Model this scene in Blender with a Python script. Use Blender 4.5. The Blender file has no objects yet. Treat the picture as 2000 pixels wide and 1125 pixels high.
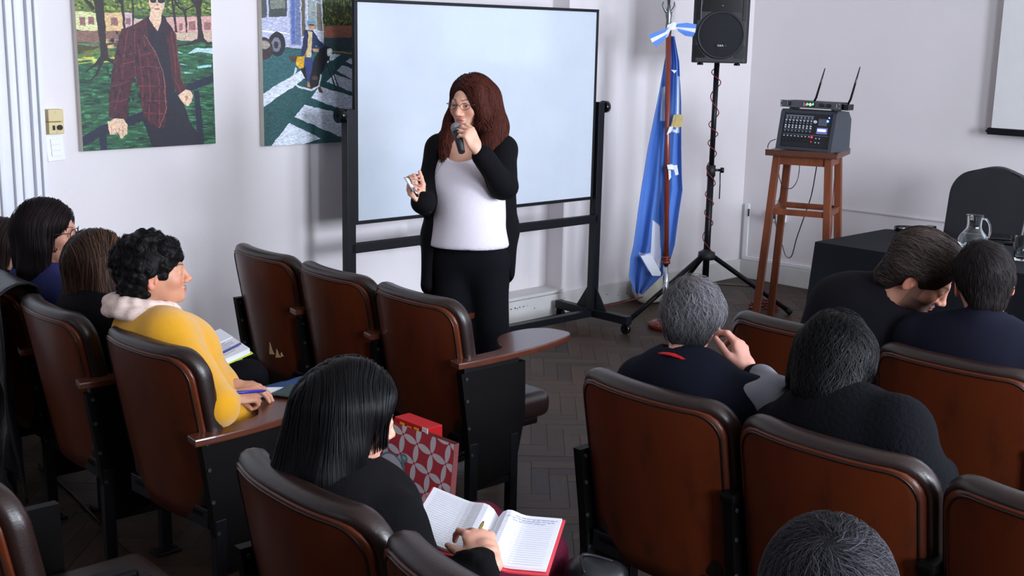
import bpy, bmesh, math, random
import numpy as np
from mathutils import Vector, Matrix

random.seed(7)
rng = np.random.default_rng(11)
SC = bpy.context.scene
COL = SC.collection
PI = math.pi

# ---------------------------------------------------------------- camera
F_PX, PITCH, ROLL, AZ, CAM_H = 2354.5, math.radians(11.717), math.radians(1.21738), math.radians(45.4284), 1.72
_f = np.array([0, math.cos(PITCH), -math.sin(PITCH)])
_u = np.array([0, math.sin(PITCH), math.cos(PITCH)])
_r = np.array([1.0, 0, 0])
_M = np.array([[math.sin(AZ), math.cos(AZ), 0], [-math.cos(AZ), math.sin(AZ), 0], [0, 0, 1]])
CR = _M @ (_r * math.cos(ROLL) + _u * math.sin(ROLL))
CU = _M @ (_u * math.cos(ROLL) - _r * math.sin(ROLL))
CF = _M @ _f
CAMP = np.array([0, 0, CAM_H])


def P(u, v, x=None, y=None, z=None, d=None):
    """point of the room seen at photo pixel (u, v) on a known plane or depth"""
    r = (u - 1000) / F_PX * CR - (v - 562.5) / F_PX * CU + CF
    if z is not None:
        t = (z - CAM_H) / r[2]
    elif x is not None:
        t = x / r[0]
    elif y is not None:
        t = y / r[1]
    else:
        t = d
    return CAMP + t * r


cd = bpy.data.cameras.new('camera')
cam = bpy.data.objects.new('camera', cd)
COL.objects.link(cam)
mw = Matrix.Identity(4)
for i in range(3):
    mw[i][0], mw[i][1], mw[i][2] = CR[i], CU[i], -CF[i]
mw.translation = Vector(CAMP)
cam.matrix_world = mw
cd.sensor_width = 36
cd.sensor_fit = 'HORIZONTAL'
cd.lens = F_PX / 2000 * 36
cd.clip_start = 0.05
SC.camera = cam

# ---------------------------------------------------------------- world, light, exposure
wd = bpy.data.worlds.new('sky')
SC.world = wd
wd.use_nodes = True
bg = wd.node_tree.nodes['Background']
bg.inputs[0].default_value = (0.62, 0.74, 1.0, 1)
bg.inputs[1].default_value = 1.0


def area(name, loc, rot, sx, sy, power, col):
    l = bpy.data.lights.new(name, 'AREA')
    l.shape = 'RECTANGLE'
    l.size, l.size_y, l.energy, l.color = sx, sy, power, col
    o = bpy.data.objects.new(name, l)
    COL.objects.link(o)
    o.location = loc
    o.rotation_euler = rot
    return o


DAY = (0.80, 0.88, 1.0)
# daylight at the three windows of the wall facing the paintings, and at the window behind the audience
area('window_light', (6.3, -2.92, 1.95), (math.radians(90), 0, 0), 1.2, 1.9, 112, DAY)
area('window_light', (3.9, -2.92, 1.95), (math.radians(90), 0, 0), 1.2, 1.9, 400, DAY)
area('window_light', (1.2, -2.92, 1.95), (math.radians(90), 0, 0), 1.2, 1.9, 215, DAY)
area('window_light', (-2.92, 3.1, 1.95), (math.radians(90), 0, math.radians(-90)), 1.3, 1.9, 5, DAY)

SC.view_settings.view_transform = 'Standard'
SC.view_settings.look = 'None'
SC.view_settings.gamma = 1.0
SC.view_settings.use_curve_mapping = False
SC.view_settings.exposure = 0.05
SC.cycles.use_denoising = True
SC.cycles.max_bounces = 8
SC.cycles.diffuse_bounces = 4
SC.cycles.glossy_bounces = 4
SC.cycles.transmission_bounces = 8
SC.cycles.sample_clamp_indirect = 6


# ---------------------------------------------------------------- materials
def srgb(c):
    return tuple(((x / 255) / 12.92 if x / 255 <= 0.04045 else ((x / 255 + 0.055) / 1.055) ** 2.4) for x in c)


def mat(name, rgb, rough=0.5, metal=0.0, var=0.0, vscale=8.0, stretch=(1, 1, 1), bump=0.0, bscale=200.0,
        col2=None, attr=False, spec=0.5, coat=0.0, emit=0.0, trans=0.0, ior=1.45, alpha=1.0, sheen=0.0, sss=0.0, randobj=0.0):
    m = bpy.data.materials.new(name)
    m.use_nodes = True
    nt = m.node_tree
    b = nt.nodes['Principled BSDF']
    c = (*srgb(rgb), 1)
    b.inputs['Base Color'].default_value = c
    b.inputs['Roughness'].default_value = rough
    b.inputs['Metallic'].default_value = metal
    b.inputs['Specular IOR Level'].default_value = spec
    b.inputs['Coat Weight'].default_value = coat
    b.inputs['Coat Roughness'].default_value = 0.12
    b.inputs['Transmission Weight'].default_value = trans
    b.inputs['IOR'].default_value = ior
    b.inputs['Alpha'].default_value = alpha
    b.inputs['Sheen Weight'].default_value = sheen
    if sss:
        b.inputs['Subsurface Weight'].default_value = sss
        b.inputs['Subsurface Radius'].default_value = (0.012, 0.005, 0.003)
        b.inputs['Subsurface Scale'].default_value = 0.5
    if emit:
        b.inputs['Emission Color'].default_value = c
        b.inputs['Emission Strength'].default_value = emit
    N, Lk = nt.nodes, nt.links
    out = None
    if attr:
        a = N.new('ShaderNodeAttribute')
        a.attribute_name = 'Col'
        mx = N.new('ShaderNodeMix')
        mx.data_type = 'RGBA'
        mx.blend_type = 'MULTIPLY'
        mx.inputs[0].default_value = 1
        mx.inputs[6].default_value = c
        Lk.new(a.outputs['Color'], mx.inputs[7])
        out = mx.outputs[2]
    tc = None
    if var or bump or col2:
        tc = N.new('ShaderNodeTexCoord')
        mp = N.new('ShaderNodeMapping')
        mp.inputs['Scale'].default_value = stretch
        Lk.new(tc.outputs['Object'], mp.inputs[0])
    if var or col2:
        n = N.new('ShaderNodeTexNoise')
        n.inputs['Scale'].default_value = vscale
        n.inputs['Detail'].default_value = 5
        n.inputs['Roughness'].default_value = 0.62
        Lk.new(mp.outputs[0], n.inputs['Vector'])
        r = N.new('ShaderNodeMapRange')
        r.inputs[1].default_value, r.inputs[2].default_value = 0.3, 0.7
        Lk.new(n.outputs['Fac'], r.inputs[0])
        if col2:
            mx2 = N.new('ShaderNodeMix')
            mx2.data_type = 'RGBA'
            Lk.new(r.outputs[0], mx2.inputs[0])
            if out is not None:
                Lk.new(out, mx2.inputs[6])
            else:
                mx2.inputs[6].default_value = c
            mx2.inputs[7].default_value = (*srgb(col2), 1)
            out = mx2.outputs[2]
        if var:
            r2 = N.new('ShaderNodeMapRange')
            r2.inputs[3].default_value, r2.inputs[4].default_value = 1 - var, 1 + var
            Lk.new(r.outputs[0], r2.inputs[0])
            hs = N.new('ShaderNodeHueSaturation')
            Lk.new(r2.outputs[0], hs.inputs['Value'])
            if out is not None:
                Lk.new(out, hs.inputs['Color'])
            else:
                hs.inputs['Color'].default_value = c
            out = hs.outputs[0]
    if randobj:
        oi = N.new('ShaderNodeObjectInfo')
        r3 = N.new('ShaderNodeMapRange')
        r3.inputs[3].default_value, r3.inputs[4].default_value = 1 - randobj, 1 + randobj
        Lk.new(oi.outputs['Random'], r3.inputs[0])
        h2 = N.new('ShaderNodeHueSaturation')
        Lk.new(r3.outputs[0], h2.inputs['Value'])
        if out is not None:
            Lk.new(out, h2.inputs['Color'])
        else:
            h2.inputs['Color'].default_value = c
        out = h2.outputs[0]
    if out is not None:
        Lk.new(out, b.inputs['Base Color'])
    if bump:
        n2 = N.new('ShaderNodeTexNoise')
        n2.inputs['Scale'].default_value = bscale
        n2.inputs['Detail'].default_value = 3
        Lk.new(mp.outputs[0], n2.inputs['Vector'])
        bp = N.new('ShaderNodeBump')
        bp.inputs['Strength'].default_value = bump
        bp.inputs['Distance'].default_value = 0.004
        Lk.new(n2.outputs['Fac'], bp.inputs['Height'])
        Lk.new(bp.outputs[0], b.inputs['Normal'])
    return m


M = {
    'wall': mat('wall_paint', (221, 214, 216), 0.85, var=0.025, vscale=1.3, bump=0.12, bscale=60),
    'ceiling': mat('ceiling_paint', (215, 212, 205), 0.9, var=0.02, vscale=2),
    'white_trim': mat('trim_paint', (222, 222, 228), 0.5, var=0.03, vscale=6, bump=0.05, bscale=90),
    'base': mat('baseboard_paint', (208, 205, 203), 0.55, var=0.06, vscale=7, bump=0.08, bscale=60),
    'dark_mark': mat('chipped_paint', (40, 32, 30), 0.9),
    'plank': mat('oak_parquet', (61, 46, 35), 0.5, spec=.3, var=0.22, vscale=5, stretch=(1, 9, 1), attr=True, bump=0.12, bscale=60, randobj=0.16),
    'subfloor': mat('subfloor', (30, 22, 17), 0.9, var=0.1),
    'shell': mat('bent_plywood', (116, 50, 22), 0.36, var=0.5, vscale=4.2, stretch=(2.2, 2.2, 0.8), coat=0.12, bump=0.05, bscale=90, col2=(32, 15, 11), spec=.35),
    'leather': mat('brown_leatherette', (34, 18, 15), 0.36, var=0.15, vscale=14, bump=0.1, bscale=220, spec=0.6),
    'piping': mat('dark_piping', (30, 18, 16), 0.35, var=0.1),
    'armwood': mat('varnished_arm_wood', (84, 42, 28), 0.3, var=0.28, vscale=6, stretch=(1, 9, 3), coat=0.3),
    'ebony': mat('black_stained_board', (9, 7, 7), 0.55, spec=.15, var=0.3, vscale=9, bump=0.1, bscale=80),
    'blackmetal': mat('black_painted_steel', (14, 15, 20), 0.42, 0.0, var=0.12, vscale=12, spec=.3),
    'blackplastic': mat('black_plastic', (26, 26, 31), 0.5, var=0.1, vscale=20, bump=0.25, bscale=500),
    'gloss_black': mat('glossy_black_plastic', (10, 10, 12), 0.18, var=0.05),
    'chrome': mat('chrome', (200, 202, 206), 0.16, 1.0, var=0.03),
    'steel': mat('brushed_steel', (120, 122, 124), 0.35, 0.9, var=0.08, vscale=30),
    'board': mat('whiteboard_enamel', (192, 199, 210), 0.10, var=0.045, vscale=2.6, bump=0.0, spec=0.6),
    'canvas_edge': mat('canvas_edge', (206, 200, 190), 0.85, var=0.05, vscale=30),
    'mahogany': mat('mahogany', (120, 48, 34), 0.3, var=0.15, vscale=5, stretch=(6, 6, 0.6), coat=0.4),
    'stoolwood': mat('stool_wood', (108, 56, 33), 0.45, var=0.25, vscale=5, stretch=(6, 6, 0.7)),
    'stooltop': mat('stool_top_wood', (82, 48, 36), 0.4, var=0.2, vscale=6, stretch=(1, 6, 1)),
    'cream': mat('cream_plastic', (206, 186, 138), 0.5, var=0.03),
    'white_plastic': mat('white_plastic', (226, 226, 230), 0.4, var=0.02),
    'tablecloth': mat('black_tablecloth', (19, 21, 26), 0.75, var=0.08, vscale=4, bump=0.15, bscale=300, spec=.15, sheen=0.0),
    'chairleather': mat('black_leather', (22, 23, 28), 0.36, var=0.08, vscale=15, bump=0.1, bscale=260),
    'glass': mat('clear_glass', (250, 252, 252), 0.02, trans=1.0, ior=1.45, var=0.001),
    'water': mat('water', (235, 244, 246), 0.0, trans=1.0, ior=1.33, var=0.001),
    'paper': mat('white_paper', (236, 236, 244), 0.8, var=0.02, vscale=5),
    'red_cover': mat('red_cover', (214, 58, 70), 0.5, var=0.05),
    'ink': mat('pale_ruling', (198, 200, 218), 0.8, var=0.02),
    'ink_dark': mat('blue_ink', (60, 60, 120), 0.8, var=0.02),
    'brass': mat('brass', (190, 160, 90), 0.25, 0.9, var=0.05),
    'screen': mat('projection_fabric', (216, 214, 214), 0.85, var=0.02),
}


# ---------------------------------------------------------------- object helpers
def link(o, parent=None):
    COL.objects.link(o)
    if parent is not None:
        o.parent = parent
    return o


def thing(name, label, cat, loc=(0, 0, 0), rz=0.0, group=None):
    o = bpy.data.objects.new(name, None)
    o.empty_display_size = 0.05
    o.location = loc
    o.rotation_euler = (0, 0, rz)
    link(o)
    return tag(o, label, cat, group)


def tag(o, label, cat=None, group=None, kind=None):
    if label:
        o['label'] = label
    if cat:
        o['category'] = cat
    if group:
        o['group'] = group
    if kind:
        o['kind'] = kind
    return o


def np_mesh(name, V, Q, m, parent=None, smooth=True, colors=None, kind=None):
    """mesh from numpy vertices and an array of quads or triangles"""
    me = bpy.data.meshes.new(name)
    V = np.asarray(V, np.float32)
    if isinstance(Q, list):
        me.from_pydata(V.tolist(), [], [list(map(int, q)) for q in Q])
    else:
        n, k = Q.shape
        me.vertices.add(len(V))
        me.vertices.foreach_set('co', V.ravel())
        me.loops.add(n * k)
        me.loops.foreach_set('vertex_index', Q.astype(np.int32).ravel())
        me.polygons.add(n)
        me.polygons.foreach_set('loop_start', np.arange(0, n * k, k, dtype=np.int32))
        me.polygons.foreach_set('loop_total', np.full(n, k, np.int32))
        me.update(calc_edges=True)
    me.polygons.foreach_set('use_smooth', np.full(len(me.polygons), smooth))
    if colors is not None:
        a = me.color_attributes.new('Col', 'FLOAT_COLOR', 'POINT')
        c = np.ones((len(V), 4), np.float32)
        c[:, :3] = colors
        a.data.foreach_set('color', c.ravel())
    me.materials.append(m)
    o = bpy.data.objects.new(name, me)
    link(o, parent)
    if kind:
        o['kind'] = kind
    return o


class MB:
    """collects primitive shapes for one mesh object"""

    def __init__(s):
        s.v, s.f, s.sm = [], [], []

    def add(s, V, Fc, smooth=False):
        k = len(s.v)
        s.v += [tuple(map(float, p)) for p in V]
        s.f += [tuple(i + k for i in f) for f in Fc]
        s.sm += [smooth] * len(Fc)
        return s

    def box(s, lo, hi, bev=0.0, T=None):
        bm = bmesh.new()
        bmesh.ops.create_cube(bm, size=1)
        lo, hi = Vector(lo), Vector(hi)
        for v in bm.verts:
            v.co = Vector([(lo[i] + hi[i]) / 2 + v.co[i] * (hi[i] - lo[i]) for i in range(3)])
        if bev:
            bmesh.ops.bevel(bm, geom=bm.edges[:], offset=bev, segments=2, profile=0.6, affect='EDGES')
        return s.bm(bm, T)

    def bm(s, bm, T=None, smooth=False):
        if T is not None:
            bm.transform(T)
        bm.verts.index_update()
        s.add([v.co for v in bm.verts], [[v.index for v in f.verts] for f in bm.faces], smooth)
        bm.free()
        return s

    def obox(s, a, b, w, h, up=(0, 0, 1), bev=0.0):
        """bar of width w and height h from a to b"""
        a, b = Vector(a), Vector(b)
        d = b - a
        L = d.length
        z = d.normalized()
        x = Vector(up).cross(z)
        if x.length < 1e-4:
            x = Vector((1, 0, 0)).cross(z)
        x.normalize()
        y = z.cross(x)
        T = Matrix(((x.x, y.x, z.x, a.x), (x.y, y.y, z.y, a.y), (x.z, y.z, z.z, a.z), (0, 0, 0, 1)))
        return s.box((-w / 2, -h / 2, 0), (w / 2, h / 2, L), bev, T)

    def tube(s, pts, r, seg=8, cap=True, flat=1.0):
        pts = [Vector(p) for p in pts]
        n = len(pts)
        rr = r if isinstance(r, (list, tuple, np.ndarray)) else [r] * n
        k = len(s.v)
        prev = None
        for i, p in enumerate(pts):
            t = (pts[min(i + 1, n - 1)] - pts[max(i - 1, 0)]).normalized()
            if prev is None:
                a = Vector((0, 0, 1)) if abs(t.z) < 0.9 else Vector((1, 0, 0))
                nx = a.cross(t).normalized()
            else:
                nx = (prev - t * prev.dot(t)).normalized()
            prev = nx
            ny = t.cross(nx)
            for j in range(seg):
                an = 2 * PI * j / seg
                s.v.append(tuple(p + nx * math.cos(an) * rr[i] + ny * math.sin(an) * rr[i] * flat))
        for i in range(n - 1):
            for j in range(seg):
                a = k + i * seg + j
                b = k + i * seg + (j + 1) % seg
                s.f.append((a, b, b + seg, a + seg))
                s.sm.append(True)
        if cap:
            s.f.append(tuple(k + j for j in reversed(range(seg))))
            s.f.append(tuple(k + (n - 1) * seg + j for j in range(seg)))
            s.sm += [False, False]
        return s

    def cyl(s, a, b, r, r2=None, seg=20):
        return s.tube([a, b], [r, r if r2 is None else r2], seg)

    def lathe(s, prof, c=(0, 0, 0), seg=28, T=None):
        k = len(s.v)
        for r, z in prof:
            for j in range(seg):
                an = 2 * PI * j / seg
                p = Vector((r * math.cos(an), r * math.sin(an), z))
                if T is not None:
                    p = T @ p
                s.v.append(tuple(p + Vector(c)))
        for i in range(len(prof) - 1):
            for j in range(seg):
                a = k + i * seg + j
                b = k + i * seg + (j + 1) % seg
                s.f.append((a, b, b + seg, a + seg))
                s.sm.append(True)
        return s

    def prism(s, pts, z0, z1, T=None):
        n = len(pts)
        V = [(x, y, z0) for x, y in pts] + [(x, y, z1) for x, y in pts]
        Fc = [tuple(reversed(range(n))), tuple(range(n, 2 * n))] + [(i, (i + 1) % n, (i + 1) % n + n, i + n) for i in range(n)]
        if T is not None:
            V = [T @ Vector(v) for v in V]
        return s.add(V, Fc)

    def ball(s, c, r, seg=16, sc=(1, 1, 1), T=None):
        bm = bmesh.new()
        bmesh.ops.create_uvsphere(bm, u_segments=seg, v_segments=max(6, seg // 2), radius=r)
        for v in bm.verts:
            v.co = Vector((v.co.x * sc[0], v.co.y * sc[1], v.co.z * sc[2]))
        if T is not None:
            bm.transform(T)
        bmesh.ops.translate(bm, vec=Vector(c), verts=bm.verts[:])
        return s.bm(bm, None, True)

    def build(s, name, m, parent=None, kind=None, smooth=None, colors=None):
        me = bpy.data.meshes.new(name)
        me.from_pydata(s.v, [], s.f)
        sm = s.sm if smooth is None else [smooth] * len(s.f)
        me.polygons.foreach_set('use_smooth', sm)
        me.materials.append(m)
        if colors is not None:
            a = me.color_attributes.new('Col', 'FLOAT_COLOR', 'POINT')
            c = np.ones((len(s.v), 4), np.float32)
            c[:, :3] = colors
            a.data.foreach_set('color', c.ravel())
        o = bpy.data.objects.new(name, me)
        link(o, parent)
        if kind:
            o['kind'] = kind
        return o


def copy_tree(o, parent=None):
    c = o.copy()
    COL.objects.link(c)
    if parent is not None:
        c.parent = parent
    for ch in list(o.children):
        copy_tree(ch, c)
    return c


def smooth_path(pts, n=8):
    """Catmull-Rom through the points"""
    pts = [np.array(p, float) for p in pts]
    out = []
    for i in range(len(pts) - 1):
        p0, p1, p2, p3 = pts[max(i - 1, 0)], pts[i], pts[i + 1], pts[min(i + 2, len(pts) - 1)]
        for k in range(n):
            t = k / n
            out.append(0.5 * ((2 * p1) + (-p0 + p2) * t + (2 * p0 - 5 * p1 + 4 * p2 - p3) * t * t + (-p0 + 3 * p1 - 3 * p2 + p3) * t ** 3))
    out.append(pts[-1])
    return out


def structure(o):
    o['kind'] = 'structure'
    return o
# ================================================================ SETTING
WX, WY, ZC = 7.47, 5.155, 3.5      # wall with the screen, wall with the paintings, ceiling height
X0, Y0 = -3.0, -3.0

# ---- floor: herringbone oak blocks laid at 45 degrees to the walls
fl = MB().box((X0 - .2, Y0 - .2, -0.12), (WX + .3, WY + .6, -0.012)).build('floor', M['subfloor'])
structure(fl)
PW, PL = 0.072, 0.288


def plank_mesh(shade, nm='plank'):
    mb = MB().box((0.0006, 0.0006, -0.012), (PL - 0.0006, PW - 0.0006, 0.0), 0.0007)
    return mb, np.array(shade)


variants = []
for sh in ((1, 1, 1), (0.82, 0.8, 0.78), (1.15, 1.1, 1.0), (0.92, 0.86, 0.82), (1.05, 1.0, 0.97), (0.7, 0.68, 0.68)):
    mb, s = plank_mesh(sh)
    o = mb.build('plank', M['plank'], fl, colors=np.tile(s, (len(mb.v), 1)))
    variants.append(o)
vis, rest = [], []
n = 4
c45 = math.sqrt(.5)


def in_view(p):
    q = np.array([p[0], p[1], 0.0]) - CAMP
    w = q @ CF
    if w < 0.8:
        return None
    u, v = 1000 + F_PX * (q @ CR) / w, 562.5 - F_PX * (q @ CU) / w
    return u, v, w


rot45 = lambda a, b: (c45 * (a - b), c45 * (a + b))
span = 75
for i in range(-160, 161):
    for j in range(-26, 27):
        ax, ay = (i + n * j) * PW, (i - n * j) * PW
        for vert in (0, 1):
            if vert:
                ox, oy = ax, ay + PW
                cx, cy = ox + PW / 2, oy + PL / 2
            else:
                ox, oy = ax, ay
                cx, cy = ox + PL / 2, oy + PW / 2
            X, Y = rot45(cx, cy)
            X += 3.2
            Y += 2.2
            if not (X0 < X < WX + .1 and Y0 < Y < WY + .1):
                continue
            uvw = in_view((X, Y))
            if vert:
                # origin placed so that the block runs along +y of the rotated frame
                oX, oY = rot45(ox + PW, oy)
                an = PI / 4 + PI / 2
            else:
                oX, oY = rot45(ox, oy)
                an = PI / 4
            item = (oX + 3.2, oY + 2.2, an)
            score = None
            if uvw and -40 < uvw[0] < 2040 and -40 < uvw[1] < 1165:
                u, v, w = uvw
                if (1000 < u < 1180 and 640 < v < 1125) or (900 < u < 1600 and 560 < v < 720) or (0 < u < 330 and v > 820):
                    score = w
            (vis if score else rest).append((score or 99, item))
vis.sort(key=lambda t: t[0])
use, more = vis[:290], vis[290:]
for k, (_, (x, y, an)) in enumerate(use):
    src = variants[rng.integers(0, 6)]
    if k < 6:
        src = variants[k]
        o = src
    else:
        o = src.copy()
        COL.objects.link(o)
        o.parent = fl
    o.location = (x, y, float(rng.uniform(-0.0006, 0.0004)))
    o.rotation_euler = (0, 0, an)
allv, allf, allc = [], [], []
base_v = [(0.0006, 0.0006, 0), (PL - 0.0006, 0.0006, 0), (PL - 0.0006, PW - 0.0006, 0), (0.0006, PW - 0.0006, 0),
          (0.0006, 0.0006, -.012), (PL - 0.0006, 0.0006, -.012), (PL - 0.0006, PW - 0.0006, -.012), (0.0006, PW - 0.0006, -.012)]
base_f = [(0, 1, 2, 3), (0, 4, 5, 1), (1, 5, 6, 2), (2, 6, 7, 3), (3, 7, 4, 0)]
for _, (x, y, an) in more + rest:
    ca, sa = math.cos(an), math.sin(an)
    dz = float(rng.uniform(-0.0006, 0.0004))
    k = len(allv)
    allv += [(x + ca * a - sa * b, y + sa * a + ca * b, c + dz) for a, b, c in base_v]
    allf += [[k + q for q in f] for f in base_f]
    sh = float(rng.uniform(0.72, 1.15))
    allc += [(sh, sh * .97, sh * .94)] * 8
np_mesh('outlying_planks', np.array(allv), np.array(allf), M['plank'], fl, smooth=False, colors=np.array(allc), kind='stuff')

# ---- painting wall with the shallow recess behind the whiteboard
NX0, NX1, NZ0, NZ1, ND = 4.25, 5.52, 0.155, 2.6, 0.14
w = MB()
w.box((X0, WY, 0), (NX0, WY + .3, ZC))
w.box((NX1, WY, 0), (WX + .3, WY + .3, ZC))
w.box((NX0, WY, 0), (NX1, WY + .3, NZ0))
w.box((NX0, WY, NZ1), (NX1, WY + .3, ZC))
w.box((NX0, WY + ND, NZ0), (NX1, WY + .3, NZ1))
structure(w.build('wall_back', M['wall']))
structure(MB().box((NX0, WY - .022, NZ0 - .012), (NX1, WY + ND, NZ0 + .004), 0.003).build('trim_1', M['base']))
structure(MB().box((WX, Y0, 0), (WX + .3, WY, ZC)).build('wall_right', M['wall']))
structure(MB().box((X0, Y0, ZC), (WX + .3, WY + .3, ZC + .1)).build('ceiling', M['ceiling']))


M['darkwall'] = mat('dark_unseen_wall', (70, 52, 42), .5, var=.15, vscale=4, stretch=(1, 1, .3))  # invented dark finish for the unseen walls, cuts light bounced onto the seat backs


def window_wall(name, along, spans, z0, z1):
    """wall at y=Y0 (along='x') or x=X0 (along='y') with openings"""
    mb = MB()
    lo, hi = (X0 - .25, WX + .3) if along == 'x' else (Y0, WY + .3)

    def bx(a, b, c, d):
        if along == 'x':
            mb.box((a, Y0 - .25, c), (b, Y0, d))
        else:
            mb.box((X0 - .25, a, c), (X0, b, d))
    cur = lo
    for a, b in spans:
        bx(cur, a, 0, ZC)
        bx(a, b, 0, z0)
        bx(a, b, z1, ZC)
        cur = b
    bx(cur, hi, 0, ZC)
    structure(mb.build(name, M['darkwall']))
    for k, (a, b) in enumerate(spans):
        fr = MB()
        for p, q, r, s in ((a, b, z0, z0 + .06), (a, b, z1 - .06, z1), (a, a + .06, z0, z1), (b - .06, b, z0, z1), ((a + b) / 2 - .03, (a + b) / 2 + .03, z0, z1)):
            if along == 'x':
                fr.box((p, Y0 - .2, r), (q, Y0 - .14, s))
            else:
                fr.box((X0 - .2, p, r), (X0 - .14, q, s))
        global NWIN
        NWIN += 1
        structure(fr.build('window_%d' % NWIN, M['white_trim']))


NWIN = 0
window_wall('wall_front', 'x', [(0.5, 1.9), (3.2, 4.6), (5.6, 7.0)], 0.95, 2.95)
window_wall('wall_left', 'y', [(2.4, 3.8)], 0.95, 2.95)

# ---- baseboards, with the chips the photo shows
b = MB()
b.box((2.2, WY - .02, 0), (NX0, WY, .135), 0.004)
b.box((NX0, WY - .02, 0), (NX1, WY, .135), 0.004)
b.box((NX1, WY - .02, 0), (WX, WY, .135), 0.004)
bb = structure(b.build('baseboard_back', M['base']))
mk = MB()
for (u, v, a, h) in ((998, 604, 4, 2), (1006, 602, 3, 3), (1015, 600, 3, 2), (1024, 598, 2, 1), (1030, 597, 2, 1), (1044, 602, 2, 2), (917, 629, 4, 1), (932, 624, 2, 2),
                     (1097, 585, 5, 1), (1102, 583, 4, 1), (1185, 575, 2, 2), (1207, 577, 2, 2), (1224, 573, 2, 2), (1010, 603, 2, 2), (1022, 599, 2, 2)):
    p = P(u, v, y=WY - .02)
    mk.box((p[0] - a * .0016, WY - .0215, p[2] - h * .0014), (p[0] + a * .0016, WY - .0195, p[2] + h * .0014))
mk.build('paint_chips', M['dark_mark'], bb, kind='stuff')
structure(MB().box((WX - .02, Y0, 0), (WX, WY, .135), 0.004).build('baseboard_right', M['base']))
structure(MB().box((WX - .008, Y0, .600), (WX, 4.9, .612), 0.002).build('trim_2', M['base']))
structure(MB().box((X0, WY - .02, 0), (2.0, WY, .12)).build('baseboard_left', M['base']))

# ---- moulded door casing and door leaf at the far left of the painting wall
dr = MB()
for (x0, x1, dpt) in ((1.985, 2.005, .03), (2.005, 2.02, .045), (2.02, 2.062, .035), (2.062, 2.078, .055), (2.078, 2.098, .042), (2.098, 2.112, .055),
                      (2.112, 2.15, .036), (2.15, 2.166, .06), (2.166, 2.178, .05), (2.178, 2.2, .068)):
    dr.box((x0, WY - dpt, 0), (x1, WY, 3.2), 0.004)
structure(dr.build('trim_3', M['white_trim']))
dl = MB()
dl.box((1.15, WY - .02, 0), (1.985, WY, 3.1))
for (a, b_, c, d) in ((1.28, 1.86, .18, .8), (1.28, 1.86, .95, 2.2)):
    dl.box((a, WY - .03, c), (b_, WY - .015, c + .02), 0.003).box((a, WY - .03, d - .02), (b_, WY - .015, d), 0.003)
    dl.box((a, WY - .03, c), (a + .02, WY - .015, d), 0.003).box((b_ - .02, WY - .03, c), (b_, WY - .015, d), 0.003)
structure(dl.build('door_1', M['white_trim']))

# ---- electrical fittings on the walls
sw = thing('dimmer_plate', 'cream wall plate with rotary dimmer above the white light switch', 'switch', (2.257, WY, 1.325))
MB().box((-.034, -.045, .001), (.034, 0, .053), 0.004).box((-.034, -.045, -.053), (.034, 0, -.001), 0.004).build('plate', M['cream'], sw)
MB().box((-.018, -.049, -.035), (-.008, -.044, -.015), .001).build('rocker', M['gloss_black'], sw)
MB().cyl((.012, -.045, -.024), (.012, -.056, -.024), .011).build('dial', M['gloss_black'], sw)
for zz in (.042, -.044):
    MB().cyl((0, -.0455, zz), (0, -.047, zz), .003, seg=8).build('screw', M['steel'], sw)
s2 = thing('light_switch', 'white triple light switch plate under the cream dimmer', 'switch', (2.262, WY, 1.213))
s2.rotation_euler = (0, math.radians(-3.5), 0)
MB().box((-.04, -.012, -.06), (.04, 0, .06), 0.004).build('plate', M['white_plastic'], s2)
for k in range(3):
    MB().box((-.021, -.017, .013 - k * .026), (.021, -.011, .037 - k * .026), .002).build('rocker', M['white_plastic'], s2)
so = thing('wall_socket', 'white socket on the right wall with a black plug in it, behind the stool', 'socket', (WX, 4.827, .496))
MB().box((-.045, -.06, -.04), (0, .06, .04), 0.004).build('plate', M['white_plastic'], so)
MB().cyl((-.045, .025, 0), (-.075, .025, 0), .02).cyl((-.05, .05, 0), (-.075, .05, 0), .015).build('plug', M['blackplastic'], so)
ct = thing('cable_trunking', 'white plastic cable trunking rising in the room corner', 'trunking', (WX, 5.105, .135))
MB().box((-.02, -.018, .02), (0, .018, .42), .003).build('cover', M['white_plastic'], ct)
MB().box((-.018, -1.2, .002), (0, .02, .03), .003).build('channel', M['white_plastic'], ct)
MB().box((-.03, -.026, .33), (-.018, -.019, .385), .001).build('clip', M['blackplastic'], ct)

# ================================================================ WALL ART (flat paint on canvas)


def upsample(g, h, w_, sc):
    ys, xs = np.arange(h) / sc[1], np.arange(w_) / sc[0]
    yi, xi = ys.astype(int), xs.astype(int)
    fy, fx = (ys - yi)[:, None], (xs - xi)[None]
    fy, fx = fy * fy * (3 - 2 * fy), fx * fx * (3 - 2 * fx)
    a, b = g[yi][:, xi], g[yi][:, xi + 1]
    c, d = g[yi + 1][:, xi], g[yi + 1][:, xi + 1]
    return (a * (1 - fx) + b * fx) * (1 - fy) + (c * (1 - fx) + d * fx) * fy


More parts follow.
